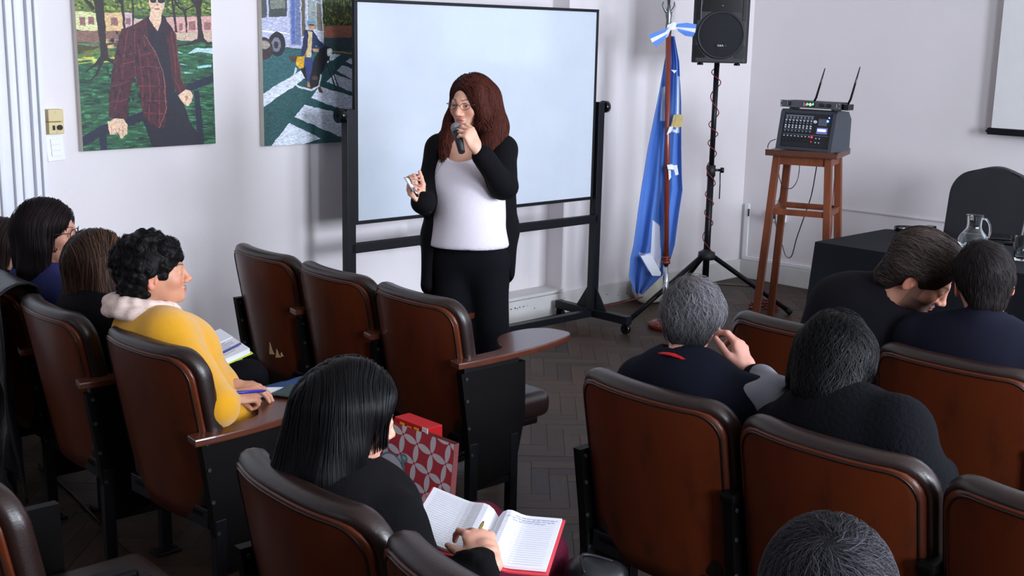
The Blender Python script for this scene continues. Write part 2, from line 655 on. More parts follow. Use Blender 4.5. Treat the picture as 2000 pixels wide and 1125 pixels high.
def raster(W, H, polys, base):
    """paints filled polygons (image coordinates) into a W x H picture"""
    img = np.zeros((H, W, 3), np.float32)
    img[:] = np.array(base) / 255
    yy, xx = np.mgrid[0:H, 0:W] + 0.5
    r2 = np.random.default_rng(5)
    wob = np.cumsum(r2.normal(0, 1, (H, W)), 1)
    for poly, col in polys:
        col = np.array(col, np.float32) / 255
        if poly[0] == 'n':      # brush texture patch: ('n', x0,y0,x1,y1, amount, scale)
            _, x0, y0, x1, y1, am, sc = poly
            x0, y0, x1, y1 = [int(max(0, q)) for q in (x0, y0, x1, y1)]
            h, w_ = min(H, y1) - y0, min(W, x1) - x0
            g = upsample(r2.normal(0, 1, (h // sc[1] + 3, w_ // sc[0] + 3)), h, w_, sc)
            m_ = np.clip(g * am * 1.9 - .1, 0, 1)[..., None]
            reg = img[y0:y0 + h, x0:x0 + w_]
            img[y0:y0 + h, x0:x0 + w_] = reg * (1 - m_) + col * m_
            continue
        pts = np.array(poly, float)
        x0, y0 = np.maximum(np.floor(pts.min(0)).astype(int), 0)
        x1, y1 = np.minimum(np.ceil(pts.max(0)).astype(int) + 1, (W, H))
        if x1 <= x0 or y1 <= y0:
            continue
        X, Y = xx[y0:y1, x0:x1], yy[y0:y1, x0:x1]
        ins = np.zeros(X.shape, bool)
        for a in range(len(pts)):
            (xa, ya), (xb, yb) = pts[a], pts[(a + 1) % len(pts)]
            if ya == yb:
                continue
            c = ((ya > Y) != (yb > Y)) & (X < (xb - xa) * (Y - ya) / (yb - ya) + xa)
            ins ^= c
        img[y0:y1, x0:x1][ins] = col
    # painterly edges: a gentle warp, then a fine brush relief in the paint
    wx = upsample(r2.normal(0, 1, (H // 26 + 3, W // 26 + 3)), H, W, (26, 26)) * 1.8 + upsample(r2.normal(0, 1, (H // 8 + 3, W // 8 + 3)), H, W, (8, 8)) * .8
    wy = upsample(r2.normal(0, 1, (H // 26 + 3, W // 26 + 3)), H, W, (26, 26)) * 1.8 + upsample(r2.normal(0, 1, (H // 8 + 3, W // 8 + 3)), H, W, (8, 8)) * .8
    img = img[np.clip(yy + wy, 0, H - 1).astype(int), np.clip(xx + wx, 0, W - 1).astype(int)]
    g = upsample(r2.normal(0, 1, (H // 4 + 3, W // 12 + 3)), H, W, (12, 4))[..., None] * 1.6
    img = np.clip(img * (1 + 0.05 * g) + 0.004 * g, 0, 1)
    return img


def pic_material(name, img, rough=0.55):
    H, W, _ = img.shape
    im = bpy.data.images.new(name, W, H)
    px = np.ones((H, W, 4), np.float32)
    px[..., :3] = img[::-1]
    im.pixels.foreach_set(px.ravel())
    im.update()
    m = mat(name, (255, 255, 255), rough)
    nt = m.node_tree
    t = nt.nodes.new('ShaderNodeTexImage')
    t.image = im
    t.extension = 'EXTEND'
    uv = nt.nodes.new('ShaderNodeUVMap')
    nt.links.new(uv.outputs[0], t.inputs[0])
    nt.links.new(t.outputs[0], nt.nodes['Principled BSDF'].inputs['Base Color'])
    return m


def uv_quad(name, V, m, parent):
    me = bpy.data.meshes.new(name)
    me.from_pydata([tuple(v) for v in V], [], [(0, 1, 2, 3)])
    uv = me.uv_layers.new(name='UVMap')
    for k, c in enumerate(((0, 0), (1, 0), (1, 1), (0, 1))):
        uv.data[k].uv = c
    me.materials.append(m)
    return link(bpy.data.objects.new(name, me), parent)


def band(pts, w):
    """polygon of a stroke of width w along the points"""
    p = np.array(pts, float)
    d = np.gradient(p, axis=0)
    nrm = np.stack([-d[:, 1], d[:, 0]], 1)
    nrm /= np.linalg.norm(nrm, axis=1, keepdims=True) + 1e-9
    ww = np.array(w if isinstance(w, (list, tuple)) else [w] * len(p), float)[:, None] / 2
    return np.vstack([p + nrm * ww, (p - nrm * ww)[::-1]]).tolist()


def ell(cx, cy, rx, ry, k=20):
    return [(cx + rx * math.cos(2 * PI * i / k), cy + ry * math.sin(2 * PI * i / k)) for i in range(k)]


# picture 1: red-haired man in a dark plaid jacket leaning on a railing in a park  (1000 wide x 1800 high; the lower 1060 show)
T1 = 740
A = lambda pts: [(x, y + T1) for x, y in pts]
skin, skin2 = (222, 186, 158), (176, 128, 104)
pl = []
pl.append((A([(-10, -740), (1010, -740), (1010, 170), (-10, 170)]), (92, 112, 52)))
pl.append((('n', 0, 0, 1000, 900, .8, (22, 14)), (44, 62, 36)))
pl.append((('n', 0, 0, 1000, 880, .5, (16, 10)), (156, 168, 70)))
pl.append((('n', 430, 600, 800, 900, .6, (14, 12)), (60, 84, 84)))
pl.append((A([(0, 150), (140, 160), (150, 290), (0, 270)]), (206, 206, 152)))
pl.append((A([(190, 160), (330, 150), (330, 280), (190, 280)]), (214, 180, 130)))
pl.append((A([(330, 150), (400, 155), (400, 280), (330, 280)]), (196, 170, 176)))
pl.append((A([(400, 190), (480, 195), (480, 280), (400, 280)]), (208, 176, 164)))
pl.append((A([(640, 180), (1000, 165), (1000, 280), (640, 280)]), (206, 158, 152)))
for (x, y, w_, h) in ((25, 190, 40, 50), (85, 185, 40, 50), (240, 190, 50, 50), (350, 190, 34, 40), (820, 205, 50, 60), (940, 205, 50, 55), (745, 215, 25, 50)):
    pl.append((A([(x, y), (x + w_, y), (x + w_, y + h), (x, y + h)]), (142, 98, 96)))
pl.append((A([(0, 275), (1000, 275), (1000, 360), (0, 390)]), (130, 96, 84)))
pl.append((A([(180, 330), (320, 330), (320, 400), (180, 400)]), (206, 170, 122)))
pl.append((A([(640, 280), (1000, 275), (1000, 345), (700, 350)]), (196, 170, 150)))
pl.append((A([(0, 385), (420, 385), (420, 490), (0, 490)]), (112, 112, 50)))
pl.append((A([(0, 445), (420, 440), (420, 465), (0, 490)]), (192, 196, 92)))
pl.append((A([(0, 490), (420, 465), (700, 330), (1010, 345), (1010, 1070), (0, 1070)]), (38, 84, 56)))
pl.append((('n', 0, T1 + 350, 1000, T1 + 1060, .5, (46, 8)), (66, 130, 88)))
pl.append((('n', 0, T1 + 350, 1000, T1 + 1060, .45, (60, 10)), (18, 50, 42)))
pl.append((A([(800, 425), (870, 385), (1000, 385), (1000, 425), (900, 412)]), (176, 206, 214)))
for q in ([(700, 400), (770, 425), (700, 415)], [(740, 490), (810, 505), (745, 500)], [(870, 510), (990, 500), (985, 518), (875, 525)], [(770, 550), (850, 558), (770, 560)], [(700, 515), (745, 530), (705, 530)]):
    pl.append((A(q), (150, 206, 206)))
tr = (44, 32, 36)
for path, wds in (([(150, -200), (165, 60), (170, 200), (180, 350), (185, 470)], [60, 66, 56, 48, 56]), ([(10, -10), (60, 60), (130, 140)], [14, 20, 26]),
                  ([(70, -100), (120, 50), (160, 110)], [16, 22, 30]), ([(215, -60), (190, 60), (180, 120)], [14, 20, 26]),
                  ([(185, 440), (120, 490), (50, 540)], [40, 20, 8]), ([(185, 450), (260, 480), (350, 470)], [30, 16, 8]), ([(170, 460), (120, 560), (70, 600)], [30, 14, 6]),
                  ([(320, 0), (330, 120), (340, 280)], [22, 20, 18]), ([(240, -10), (290, 50), (330, 110)], [8, 14, 18]), ([(400, 20), (405, 120), (400, 240)], [16, 14, 12]),
                  ([(700, 60), (710, 160), (720, 280)], [14, 18, 16]), ([(640, -40), (700, 40), (760, 120)], [16, 16, 14]), ([(790, 130), (800, 200), (800, 280)], [20, 14, 12]),
                  ([(860, 100), (790, 130), (740, 110)], [6, 14, 10]), ([(880, -300), (890, 0), (900, 120), (905, 240), (910, 340)], [40, 44, 40, 36, 54]),
                  ([(810, -40), (850, 50), (890, 110)], [14, 20, 24]), ([(960, -60), (930, 40), (905, 110)], [16, 22, 28]), ([(910, 320), (960, 350), (1010, 360)], [30, 18, 10]),
                  ([(910, 330), (800, 360), (720, 370)], [30, 16, 10])):
    pl.append((A(band(path, wds)), tr))
pl.append((A([(0, 365), (0, 420), (100, 400), (170, 380)]), (70, 70, 34)))
nav = (26, 30, 52)
pl.append((A(band([(-10, 1000), (160, 920), (420, 850), (620, 760), (800, 660), (1010, 590)], [60, 60, 58, 56, 52, 46])), nav))
pl.append((A(band([(140, 930), (145, 1070)], 52)), nav))
pl.append((A(band([(860, 680), (870, 860), (880, 1070)], [44, 48, 52])), nav))
# trousers, shirt
pl.append((A([(430, 850), (640, 760), (740, 720), (800, 900), (880, 1010), (905, 1070), (500, 1070), (470, 960)]), (28, 26, 40)))
pl.append((A([(470, 200), (560, 150), (640, 170), (690, 300), (690, 700), (560, 800), (470, 500)]), (32, 28, 42)))
# jacket
jk = (72, 30, 40)
pl.append((A([(500, 180), (420, 230), (320, 260), (290, 330), (240, 500), (215, 640), (190, 840), (260, 860), (320, 860), (330, 780), (365, 640), (400, 560), (420, 660), (440, 840), (530, 930), (600, 925), (630, 780), (625, 620), (580, 500), (510, 340)]), jk))
pl.append((A([(620, 220), (690, 250), (720, 300), (730, 460), (740, 600), (790, 670), (745, 700), (700, 690), (670, 560), (655, 380)]), jk))
pl.append((A([(500, 190), (560, 160), (590, 260), (560, 300), (510, 260)]), (46, 26, 38)))
pl.append((A([(630, 180), (690, 250), (660, 320), (600, 265)]), (46, 26, 38)))
for path in ([(360, 270), (330, 400), (300, 600), (240, 800)], [(410, 250), (400, 500), (400, 560)], [(470, 300), (500, 500), (500, 700), (480, 880)], [(430, 360), (450, 600), (440, 800)], [(540, 380), (575, 600), (560, 900)],
             [(250, 480), (330, 430), (410, 420)], [(240, 560), (300, 500), (400, 470)], [(220, 640), (300, 620), (380, 600)], [(205, 740), (280, 740), (340, 720)], [(420, 520), (500, 510), (590, 520)],
             [(420, 640), (520, 640), (625, 650)], [(430, 730), (520, 740), (630, 750)], [(450, 820), (540, 830), (620, 830)], [(430, 440), (500, 420), (560, 430)], [(680, 280), (700, 450), (705, 620), (740, 690)], [(715, 300), (725, 460), (760, 640)]):
    pl.append((A(band(path, 6)), (112, 52, 56)))
pl.append((('n', 200, T1 + 260, 640, T1 + 920, .35, (16, 26)), (36, 20, 36)))
pl.append((A(band([(480, 300), (560, 420), (610, 560), (620, 800), (560, 930)], 5)), (150, 90, 92)))
# head, neck, hands
pl.append((A([(535, 130), (615, 140), (610, 200), (580, 275), (545, 230), (520, 190)]), skin))
pl.append((A(ell(583, 75, 58, 92)), skin))
pl.append((A([(520, 80), (518, 10), (550, -35), (590, -45), (635, -30), (650, 20), (645, 60), (630, 20), (590, -2), (550, 15), (530, 50)]), (206, 110, 52)))
pl.append((A([(583, 70), (595, 100), (575, 105)]), skin2))
pl.append((A(band([(565, 128), (600, 126)], 9)), (160, 96, 84)))
pl.append((A(ell(557, 68, 24, 19)), (30, 40, 44)))
pl.append((A(ell(617, 70, 26, 19)), (30, 40, 44)))
pl.append((A(band([(525, 58), (650, 60)], 7)), (24, 26, 30)))
pl.append((A([(180, 870), (240, 850), (300, 860), (325, 900), (320, 960), (300, 965), (280, 990), (262, 985), (255, 950), (195, 960), (185, 920)]), skin))
for q in ((205, 910, 212, 955), (235, 920, 240, 960), (262, 915, 262, 980), (290, 905, 284, 975)):
    pl.append((A(band([(q[0], q[1]), (q[2], q[3])], 5)), skin2))
pl.append((A([(715, 710), (775, 670), (815, 680), (830, 710), (815, 760), (785, 790), (750, 765)]), skin))
pl.append((A([(765, 715), (795, 720), (775, 760)]), skin2))
pic1 = raster(1000, 1800, pl, (40, 80, 50))[::2, ::2]

# picture 2: rider on a black scooter in front of a white city bus, zebra crossing  (750 crop units; 1 unit = 1 px)
T2 = 500
A = lambda pts: [(x - 35, y + T2) for x, y in pts]
pl = []
pl.append((A([(30, -510), (720, -510), (720, 360), (30, 360)]), (52, 62, 32)))
pl.append((('n', 0, 0, 700, 870, .8, (12, 16)), (30, 40, 24)))
pl.append((('n', 0, 0, 700, 860, .45, (10, 12)), (116, 122, 48)))
pl.append((A([(440, 350), (720, 340), (720, 420), (440, 430)]), (146, 92, 72)))
pl.append((A([(440, 425), (720, 415), (720, 520), (440, 520)]), (44, 64, 70)))
pl.append((A([(30, 500), (720, 500), (720, 1075), (30, 1075)]), (46, 92, 96)))
pl.append((A([(30, 830), (380, 600), (720, 500), (720, 1075), (30, 1075)]), (36, 78, 80)))
pl.append((A(band([(540, 505), (720, 518)], 8)), (176, 132, 50)))
wh = (206, 212, 226)
pl.append((A([(30, 760), (330, 610), (560, 520), (610, 525), (340, 670), (30, 840)]), wh))
for q in ([(85, 1075), (215, 940), (450, 1045), (320, 1075)], [(255, 905), (330, 832), (720, 920), (720, 1050), (600, 1040)], [(380, 790), (440, 720), (720, 790), (720, 890), (560, 850)],
          [(495, 690), (560, 645), (720, 690), (720, 765)], [(575, 625), (620, 592), (720, 612), (720, 690)], [(645, 570), (680, 545), (720, 548), (720, 590)]):
    pl.append((A(q), wh))
bl = (178, 180, 206)
pl.append((A([(30, 130), (340, 85), (440, 120), (468, 160), (482, 440), (478, 470), (310, 490), (30, 470)]), bl))
pl.append((A([(30, 130), (340, 85), (440, 118), (350, 110), (30, 168)]), (222, 224, 234)))
pl.append((A([(350, 110), (440, 120), (468, 160), (482, 440), (360, 440)]), (206, 210, 226)))
pl.append((A([(30, 168), (70, 172), (70, 310), (30, 315)]), (70, 74, 80)))
pl.append((A([(85, 158), (212, 150), (212, 298), (85, 308)]), (64, 70, 70)))
pl.append((A([(95, 170), (200, 160), (200, 250), (95, 258)]), (116, 122, 112)))
pl.append((A([(230, 140), (308, 132), (312, 470), (236, 470)]), (126, 134, 170)))
pl.append((A([(244, 184), (270, 182), (270, 462), (244, 462)]), (84, 104, 164)))
pl.append((A([(276, 182), (304, 180), (304, 462), (276, 462)]), (104, 116, 150)))
pl.append((A([(318, 184), (342, 180), (344, 400), (318, 420)]), (96, 86, 70)))
pl.append((A([(362, 112), (440, 140), (462, 170), (462, 210), (364, 182)]), (132, 140, 160)))
pl.append((A([(364, 186), (424, 202), (426, 370), (366, 380)]), (150, 160, 158)))
pl.append((A([(430, 206), (462, 214), (470, 380), (430, 375)]), (132, 128, 118)))
pl.append((A([(30, 385), (230, 398), (230, 404), (30, 394)]), (236, 238, 244)))
pl.append((A(ell(138, 465, 60, 72)), (34, 34, 42)))
pl.append((A(ell(132, 468, 34, 44)), (112, 112, 126)))
pl.append((A(ell(132, 468, 16, 20)), (44, 44, 54)))
pl.append((A(ell(50, 490, 58, 66)), (58, 44, 48)))
pl.append((A(ell(44, 470, 46, 26)), (150, 140, 130)))
pl.append((A([(220, 535), (330, 530), (340, 570), (240, 575)]), (74, 58, 48)))
# rider and scooter
bk = (26, 26, 34)
pl.append((A([(300, 610), (400, 560), (460, 480), (500, 470), (500, 580), (460, 640), (440, 720), (370, 730), (330, 660)]), bk))
pl.append((A(ell(408, 690, 42, 38)), (34, 32, 36)))
pl.append((A(ell(412, 668, 24, 14)), (80, 64, 60)))
pl.append((A(band([(220, 680), (290, 720), (380, 742), (440, 720), (456, 650)], 12)), (206, 208, 214)))
pl.append((A(band([(272, 605), (250, 670)], 14)), (196, 198, 206)))
pl.append((A(band([(480, 530), (570, 745)], 11)), (40, 46, 56)))
pl.append((A(band([(510, 540), (585, 720)], 9)), (40, 46, 56)))
pl.append((A([(470, 470), (530, 480), (520, 560), (480, 580)]), bk))
pl.append((A(ell(525, 510, 22, 26)), (206, 208, 206)))
pl.append((A(ell(525, 510, 12, 15)), (236, 236, 232)))
jk = (40, 50, 84)
pl.append((A([(340, 375), (400, 380), (440, 430), (490, 470), (470, 490), (420, 470), (400, 520), (350, 540), (300, 545), (320, 470)]), jk))
pl.append((A([(365, 380), (395, 390), (385, 540), (345, 540), (360, 470)]), (206, 186, 150)))
pl.append((A([(330, 545), (395, 545), (395, 600), (370, 690), (350, 700), (345, 620)]), (54, 66, 118)))
pl.append((A([(350, 690), (370, 690), (374, 725), (352, 722)]), (176, 120, 96)))
pl.append((A([(430, 725), (450, 722), (475, 760), (440, 755)]), (96, 62, 54)))
pl.append((A([(395, 485), (440, 490), (440, 512), (400, 505)]), (186, 140, 114)))
pl.append((A(ell(388, 350, 24, 30)), (190, 146, 122)))
pl.append((A([(358, 350), (362, 320), (388, 306), (412, 318), (415, 338), (372, 332), (366, 360)]), (96, 148, 172)))
pl.append((A(band([(370, 345), (410, 348)], 8)), (60, 50, 56)))
pl.append((A([(280, 540), (335, 535), (330, 605), (300, 612), (270, 590)]), (206, 158, 36)))
pl.append((A(band([(335, 540), (385, 420)], 5)), (206, 158, 36)))
pic2 = raster(690, 1575, pl, (50, 80, 80))


def canvas(label, x0, x1, z0, z1, img, off, ry):
    cx = (x0 + x1) / 2
    t = thing('canvas_painting', label, 'painting', (cx, WY, z0), 0)
    t.rotation_euler = (0, ry, 0)
    h = z1 - z0
    hw = (x1 - x0) / 2
    MB().box((-hw, -.035, 0), (hw, -.002, h), .002).build('stretched_canvas', M['canvas_edge'], t)
    uv_quad('painted_front', [(-hw + .001, -.0362, .001), (hw - .001, -.0362, .001), (hw - .001, -.0362, h - .001), (-hw + .001, -.0362, h - .001)], pic_material('painting', img), t)


canvas('unframed painting of a red-haired man in sunglasses and plaid jacket leaning on a park railing', 2.374, 3.036, 1.193, 2.39, pic1, 0, math.radians(-.4))
canvas('unframed painting of a scooter rider before a white bus on a zebra crossing', 3.305, 3.87, 1.170, 2.45, pic2, 0, math.radians(0))
# ================================================================ WHITEBOARD ON ITS STAND
wb = thing('mobile_whiteboard', 'large white dry-erase board on a black wheeled steel stand', 'whiteboard', (5.38, 4.80, 0), math.radians(-1.4))
BL = 1.735          # board runs from x=-BL to x=0 in its own frame
MB().box((-BL + .018, -.006, .80), (-.012, .006, 1.876), 0.001).build('writing_surface', M['board'], wb)
fr = MB()
fr.box((-BL, -.013, .782), (0, .012, .800), .002).box((-BL, -.013, 1.876), (0, .012, 1.892), .002)
fr.box((-BL, -.013, .8), (-BL + .018, .012, 1.876), .002).box((-.014, -.013, .8), (0, .012, 1.876), .002)
fr.build('frame', M['blackmetal'], wb)
for sx in (-BL - .035, .035):
    MB().box((sx - .025, -.03, .1), (sx + .025, .02, 1.36), .003).build('post', M['blackmetal'], wb)
    g = MB().prism([(-.13, 0), (.13, 0), (.035, .14), (-.035, .14)], -.005, .005, Matrix(((0, 0, 1, sx), (1, 0, 0, 0), (0, 1, 0, .1), (0, 0, 0, 1))))
    g.build('gusset', M['blackmetal'], wb)
    ft = MB().box((sx - .025, -.31, .06), (sx + .025, .29, .11), .003).build('foot', M['blackmetal'], wb)
    for yy in (-.285, .265):
        cs = MB().cyl((sx - .012, yy, .03), (sx + .012, yy, .03), .03, seg=20)
        cs.obox((sx - .02, yy, .025), (sx - .02, yy, .065), .004, .03).obox((sx + .02, yy, .025), (sx + .02, yy, .065), .004, .03)
        cs.build('caster', M['gloss_black'], ft)
    kx = sx + (-.03 if sx < -1 else .03)
    ex = kx + (-.035 if sx < -1 else .035)
    MB().cyl((sx, -.005, 1.33), (ex, -.005, 1.33), .012).cyl((kx, -.005, 1.33), (ex, -.005, 1.33), .036, seg=24).build('pivot_knob', M['gloss_black'], wb)
MB().box((-BL - .035, -.03, .64), (.035, .0, .69), .003).build('cross_bar', M['blackmetal'], wb)
MB().box((-BL - .035, -.025, .06), (.035, .02, .1), .003).build('base_bar', M['blackmetal'], wb)
cl = MB().box((-1.30, -.045, .625), (-1.22, .015, .70), .004).build('latch', M['blackmetal'], wb)
MB().box((-1.225, -.05, .66), (-1.185, .01, .71), .003).build('latch_tongue', M['steel'], cl)

# ================================================================ PROJECTION SCREEN
ps = thing('projection_screen', 'pull-down white projection screen hanging on the right wall', 'projection screen', (WX - .07, 3.3, 0))
MB().box((-.003, -2.6, 1.235), (.0, 0, 3.2)).build('fabric', M['screen'], ps)
MB().box((-.02, -2.62, 1.195), (.015, .02, 1.237), .006).build('bottom_bar', M['blackmetal'], ps)
MB().cyl((0, .02, 1.215), (0, .034, 1.215), .008, seg=10).build('bar_end', M['gloss_black'], ps)
MB().box((-.045, -2.68, 3.2), (.05, .06, 3.3), .01).build('housing', M['white_plastic'], ps)
MB().box((-.006, -2.52, 1.50), (-.0045, -1.08, 2.6)).build('projected_image', mat('projected_light', (214, 232, 255), .9, emit=2.2), ps)

# ================================================================ FLAG ON ITS POLE
fx, fy = 5.72, 4.46
tipx, tipy = fx - .02, fy + .02
fg = thing('flagpole', 'mahogany flagpole with silver spear top and chrome foot in a round wooden base', 'flagpole', (fx, fy, 0))
MB().lathe([(0, 0), (.10, 0), (.11, .02), (.105, .035), (.075, .045), (.03, .055), (.03, .09), (.0, .09)]).build('round_base', M['mahogany'], fg)
lean = lambda z: (-.02 * z, .03 * z)
pt = lambda z, dx=0, dy=0: (lean(z)[0] + dx, lean(z)[1] + dy, z)
MB().tube([pt(.06), pt(.40)], .0175, 20).build('chrome_sleeve', M['chrome'], fg)
rg = MB()
for z, r, h in ((.40, .026, .018), (.418, .020, .016), (.434, .028, .012)):
    rg.cyl(pt(z), pt(z + h), r)
rg.build('turned_collar', M['mahogany'], fg)
MB().tube([pt(.44), pt(1.77)], .016, 16).build('shaft', M['mahogany'], fg)
sp = MB().tube([pt(1.765), pt(1.79), pt(1.84), pt(1.87), pt(1.90), pt(1.93)], [.017, .019, .014, .02, .012, .009], 14)
sp.build('spear_socket', M['steel'], fg)
for s_ in (-1, 1):
    MB().tube([pt(1.87), pt(1.895, s_ * .018, -s_ * .012), pt(1.925, s_ * .03, -s_ * .02), pt(1.945, s_ * .028, -s_ * .018)], [.009, .008, .006, .003], 8).build('side_blade', M['steel'], fg)
MB().tube([pt(1.92), pt(1.98), pt(2.04), pt(2.13)], [.008, .016, .02, .001], 10, flat=.35).build('spear_blade', M['steel'], fg)

# cloth: hangs from the top of the pole in long folds; colours follow the woven stripes
FL = [(70, 1289, 1300), (120, 1283, 1311), (200, 1272, 1318), (290, 1258, 1322), (340, 1252, 1325), (372, 1248, 1328), (420, 1243, 1323), (480, 1237, 1318), (505, 1232, 1312), (540, 1230, 1296), (575, 1243, 1262)]
pole_px = lambda v: 1287 + (1301 - 1287) * (v - 50) / 460.0


def interp(v, k):
    xs = [a[0] for a in FL]
    return float(np.interp(v, xs, [a[k] for a in FL]))


rows, cols = 240, 150
Vc, Cc = [], []
blue, blue_d, whi = srgb((68, 112, 188)), srgb((70, 112, 190)), srgb((226, 228, 240))
blue, whi = np.array(blue), np.array(whi)


def inpoly(x, y, poly):
    c = False
    for a in range(len(poly)):
        (xa, ya), (xb, yb) = poly[a], poly[(a + 1) % len(poly)]
        if (ya > y) != (yb > y) and x < (xb - xa) * (y - ya) / (yb - ya) + xa:
            c = not c
    return c


white_regions = [[(1282, 172), (1291, 168), (1297, 236), (1281, 238)], [(1273, 432), (1289, 445), (1293, 520), (1290, 535), (1272, 534), (1252, 505), (1250, 497), (1273, 497)],
                 [(1310, 148), (1314, 150), (1318, 262), (1312, 255)], [(1303, 252), (1318, 258), (1316, 262), (1304, 258)]]
fdir = CR.copy()
fdir[2] = 0
fdir /= np.linalg.norm(fdir)
fnorm = np.array([-CF[0], -CF[1], 0])
fnorm /= np.linalg.norm(fnorm)
for i in range(rows + 1):
    v = 70 + (577 - 70) * i / rows
    l, r = interp(v, 1), interp(v, 2)
    zrow = P(1290, v, y=4.50)[2]
    pl0 = P(l, v, y=4.50)
    pr0 = P(r, v, y=4.50)
    wd_ = np.linalg.norm(pr0 - pl0)
    # stay in the vertical plane that faces the room corner diagonally
    c0 = np.array([fx + lean(zrow)[0], fy + lean(zrow)[1], 0])
    sc_ = np.linalg.norm(c0[:2]) / np.linalg.norm(((pl0 + pr0) / 2)[:2])
    a0 = (l - pole_px(v)) / F_PX * 7.35
    a1 = (r - pole_px(v)) / F_PX * 7.35
    tt = i / rows
    for j in range(cols + 1):
        s = j / cols
        fold = math.sin(s * 17 + 1.3 * math.sin(tt * 3) + .6) * (.012 + .02 * tt) * (1 - .4 * s) + math.sin(s * 31 + 4 * tt) * .005
        back = -.03 - .028 * math.sin(PI * s)
        lat = a0 + (a1 - a0) * s
        p = c0 + fdir * lat + fnorm * (back + fold) + np.array([0, 0, zrow])
        Vc.append(p)
        u_ = l + (r - l) * s
        w_ = any(inpoly(u_, v, q) for q in white_regions)
        Cc.append(whi if w_ else blue * (1 + .04 * math.sin(s * 40)))
Vc = np.array(Vc)
g = np.arange((rows + 1) * (cols + 1)).reshape(rows + 1, cols + 1)
Qf = np.stack([g[:-1, :-1].ravel(), g[1:, :-1].ravel(), g[1:, 1:].ravel(), g[:-1, 1:].ravel()], 1)
M['flag'] = mat('flag_cloth', (255, 255, 255), 0.75, attr=True, bump=0.15, bscale=900, sheen=.2)
fo = np_mesh('draped_flag', Vc, Qf, M['flag'], colors=np.array(Cc))
tag(fo, 'sky-blue and white flag hanging in long folds from the pole beside the whiteboard', 'flag')
so_ = fo.modifiers.new('thick', 'SOLIDIFY')
so_.thickness = .002
# folded flap over the lower end, fringe and ties
PF = lambda u, v, dn=.03: (np.array([fx, fy, 0]) + fdir * ((u - pole_px(v)) / F_PX * 7.35) + fnorm * dn + np.array([lean(P(1290, v, y=4.5)[2])[0], lean(P(1290, v, y=4.5)[2])[1], P(1290, v, y=4.50)[2]]))


def patch(name, px_pts, dn, m, parent, thick=.002, wave=0.0):
    pts = [PF(u, v, dn + wave * math.sin(k * 1.7)) for k, (u, v) in enumerate(px_pts)]
    n_ = len(pts)
    pb = [p - fnorm * thick for p in pts]
    mb = MB().add([*pts, *pb], [tuple(range(n_)), tuple(reversed(range(n_, 2 * n_)))] + [(i, i + n_, (i + 1) % n_ + n_, (i + 1) % n_) for i in range(n_)])
    return mb.build(name, m, parent)


M['flagwhite'] = mat('white_satin', (226, 228, 240), 0.6, var=.03)
M['flagblue'] = mat('blue_satin', (84, 130, 208), 0.6, var=.03)
M['fringe'] = mat('gold_fringe', (172, 152, 92), 0.5, var=.35, vscale=120, stretch=(1, 1, .15), bump=.6, bscale=300)
patch('white_fold', [(1250, 498), (1271, 496), (1291, 530), (1290, 536), (1274, 536)], .035, M['flagwhite'], fo)
fb = thing('flag_sash', 'blue and white ribbon bow with gold fringe tied around the flagpole', 'ribbon', tuple(np.array([fx, fy, 1.72])))
bow = lambda nm, pts, m, dn=.03, w=.004: patch(nm, pts, dn, m, None, .003, w)
for nm, q, m_ in (('loop_blue', [(1289, 52), (1250, 68), (1253, 76), (1289, 58)], 'flagblue'), ('loop_white', [(1289, 58), (1253, 76), (1257, 84), (1288, 64)], 'flagwhite'),
                  ('loop_blue', [(1288, 64), (1257, 84), (1265, 92), (1287, 70)], 'flagblue'), ('tail_blue', [(1300, 46), (1320, 43), (1338, 46), (1337, 54), (1300, 52)], 'flagblue'),
                  ('tail_white', [(1300, 52), (1337, 54), (1336, 62), (1302, 55)], 'flagwhite'), ('tail_blue', [(1302, 55), (1336, 62), (1332, 71), (1318, 69), (1304, 60)], 'flagblue'),
                  ('knot', [(1284, 48), (1296, 42), (1304, 48), (1302, 56), (1290, 58), (1284, 72), (1279, 74), (1282, 58)], 'flagwhite'),
                  ('fringe', [(1303, 224), (1313, 222), (1320, 226), (1321, 246), (1310, 249), (1298, 247)], 'fringe'),
                  ('white_end', [(1296, 247), (1303, 247), (1299, 258), (1291, 263)], 'flagwhite'), ('tie', [(1294, 136), (1305, 137), (1301, 143)], 'flagwhite')):
    o = bow(nm, q, M[m_])
    o.parent = fb
    o.matrix_parent_inverse = Matrix.Translation((-fx, -fy, -1.72))
wt = thing('white_ribbon', 'small white ribbon bow tied midway down the flagpole', 'ribbon', (fx, fy, 1.1))
for nm, q in (('loop', [(1294, 322), (1303, 320), (1309, 324), (1307, 331), (1296, 330)]), ('tail', [(1306, 323), (1313, 321), (1317, 340), (1311, 342)]), ('tail', [(1297, 331), (1302, 332), (1303, 346), (1299, 352)])):
    o = bow(nm, q, M['flagwhite'], .03)
    o.parent = wt
    o.matrix_parent_inverse = Matrix.Translation((-fx, -fy, -1.1))
# pale bag on the floor behind the pole
M['sack'] = mat('beige_cloth', (196, 188, 172), .8, var=.08, vscale=9, bump=.3, bscale=20)

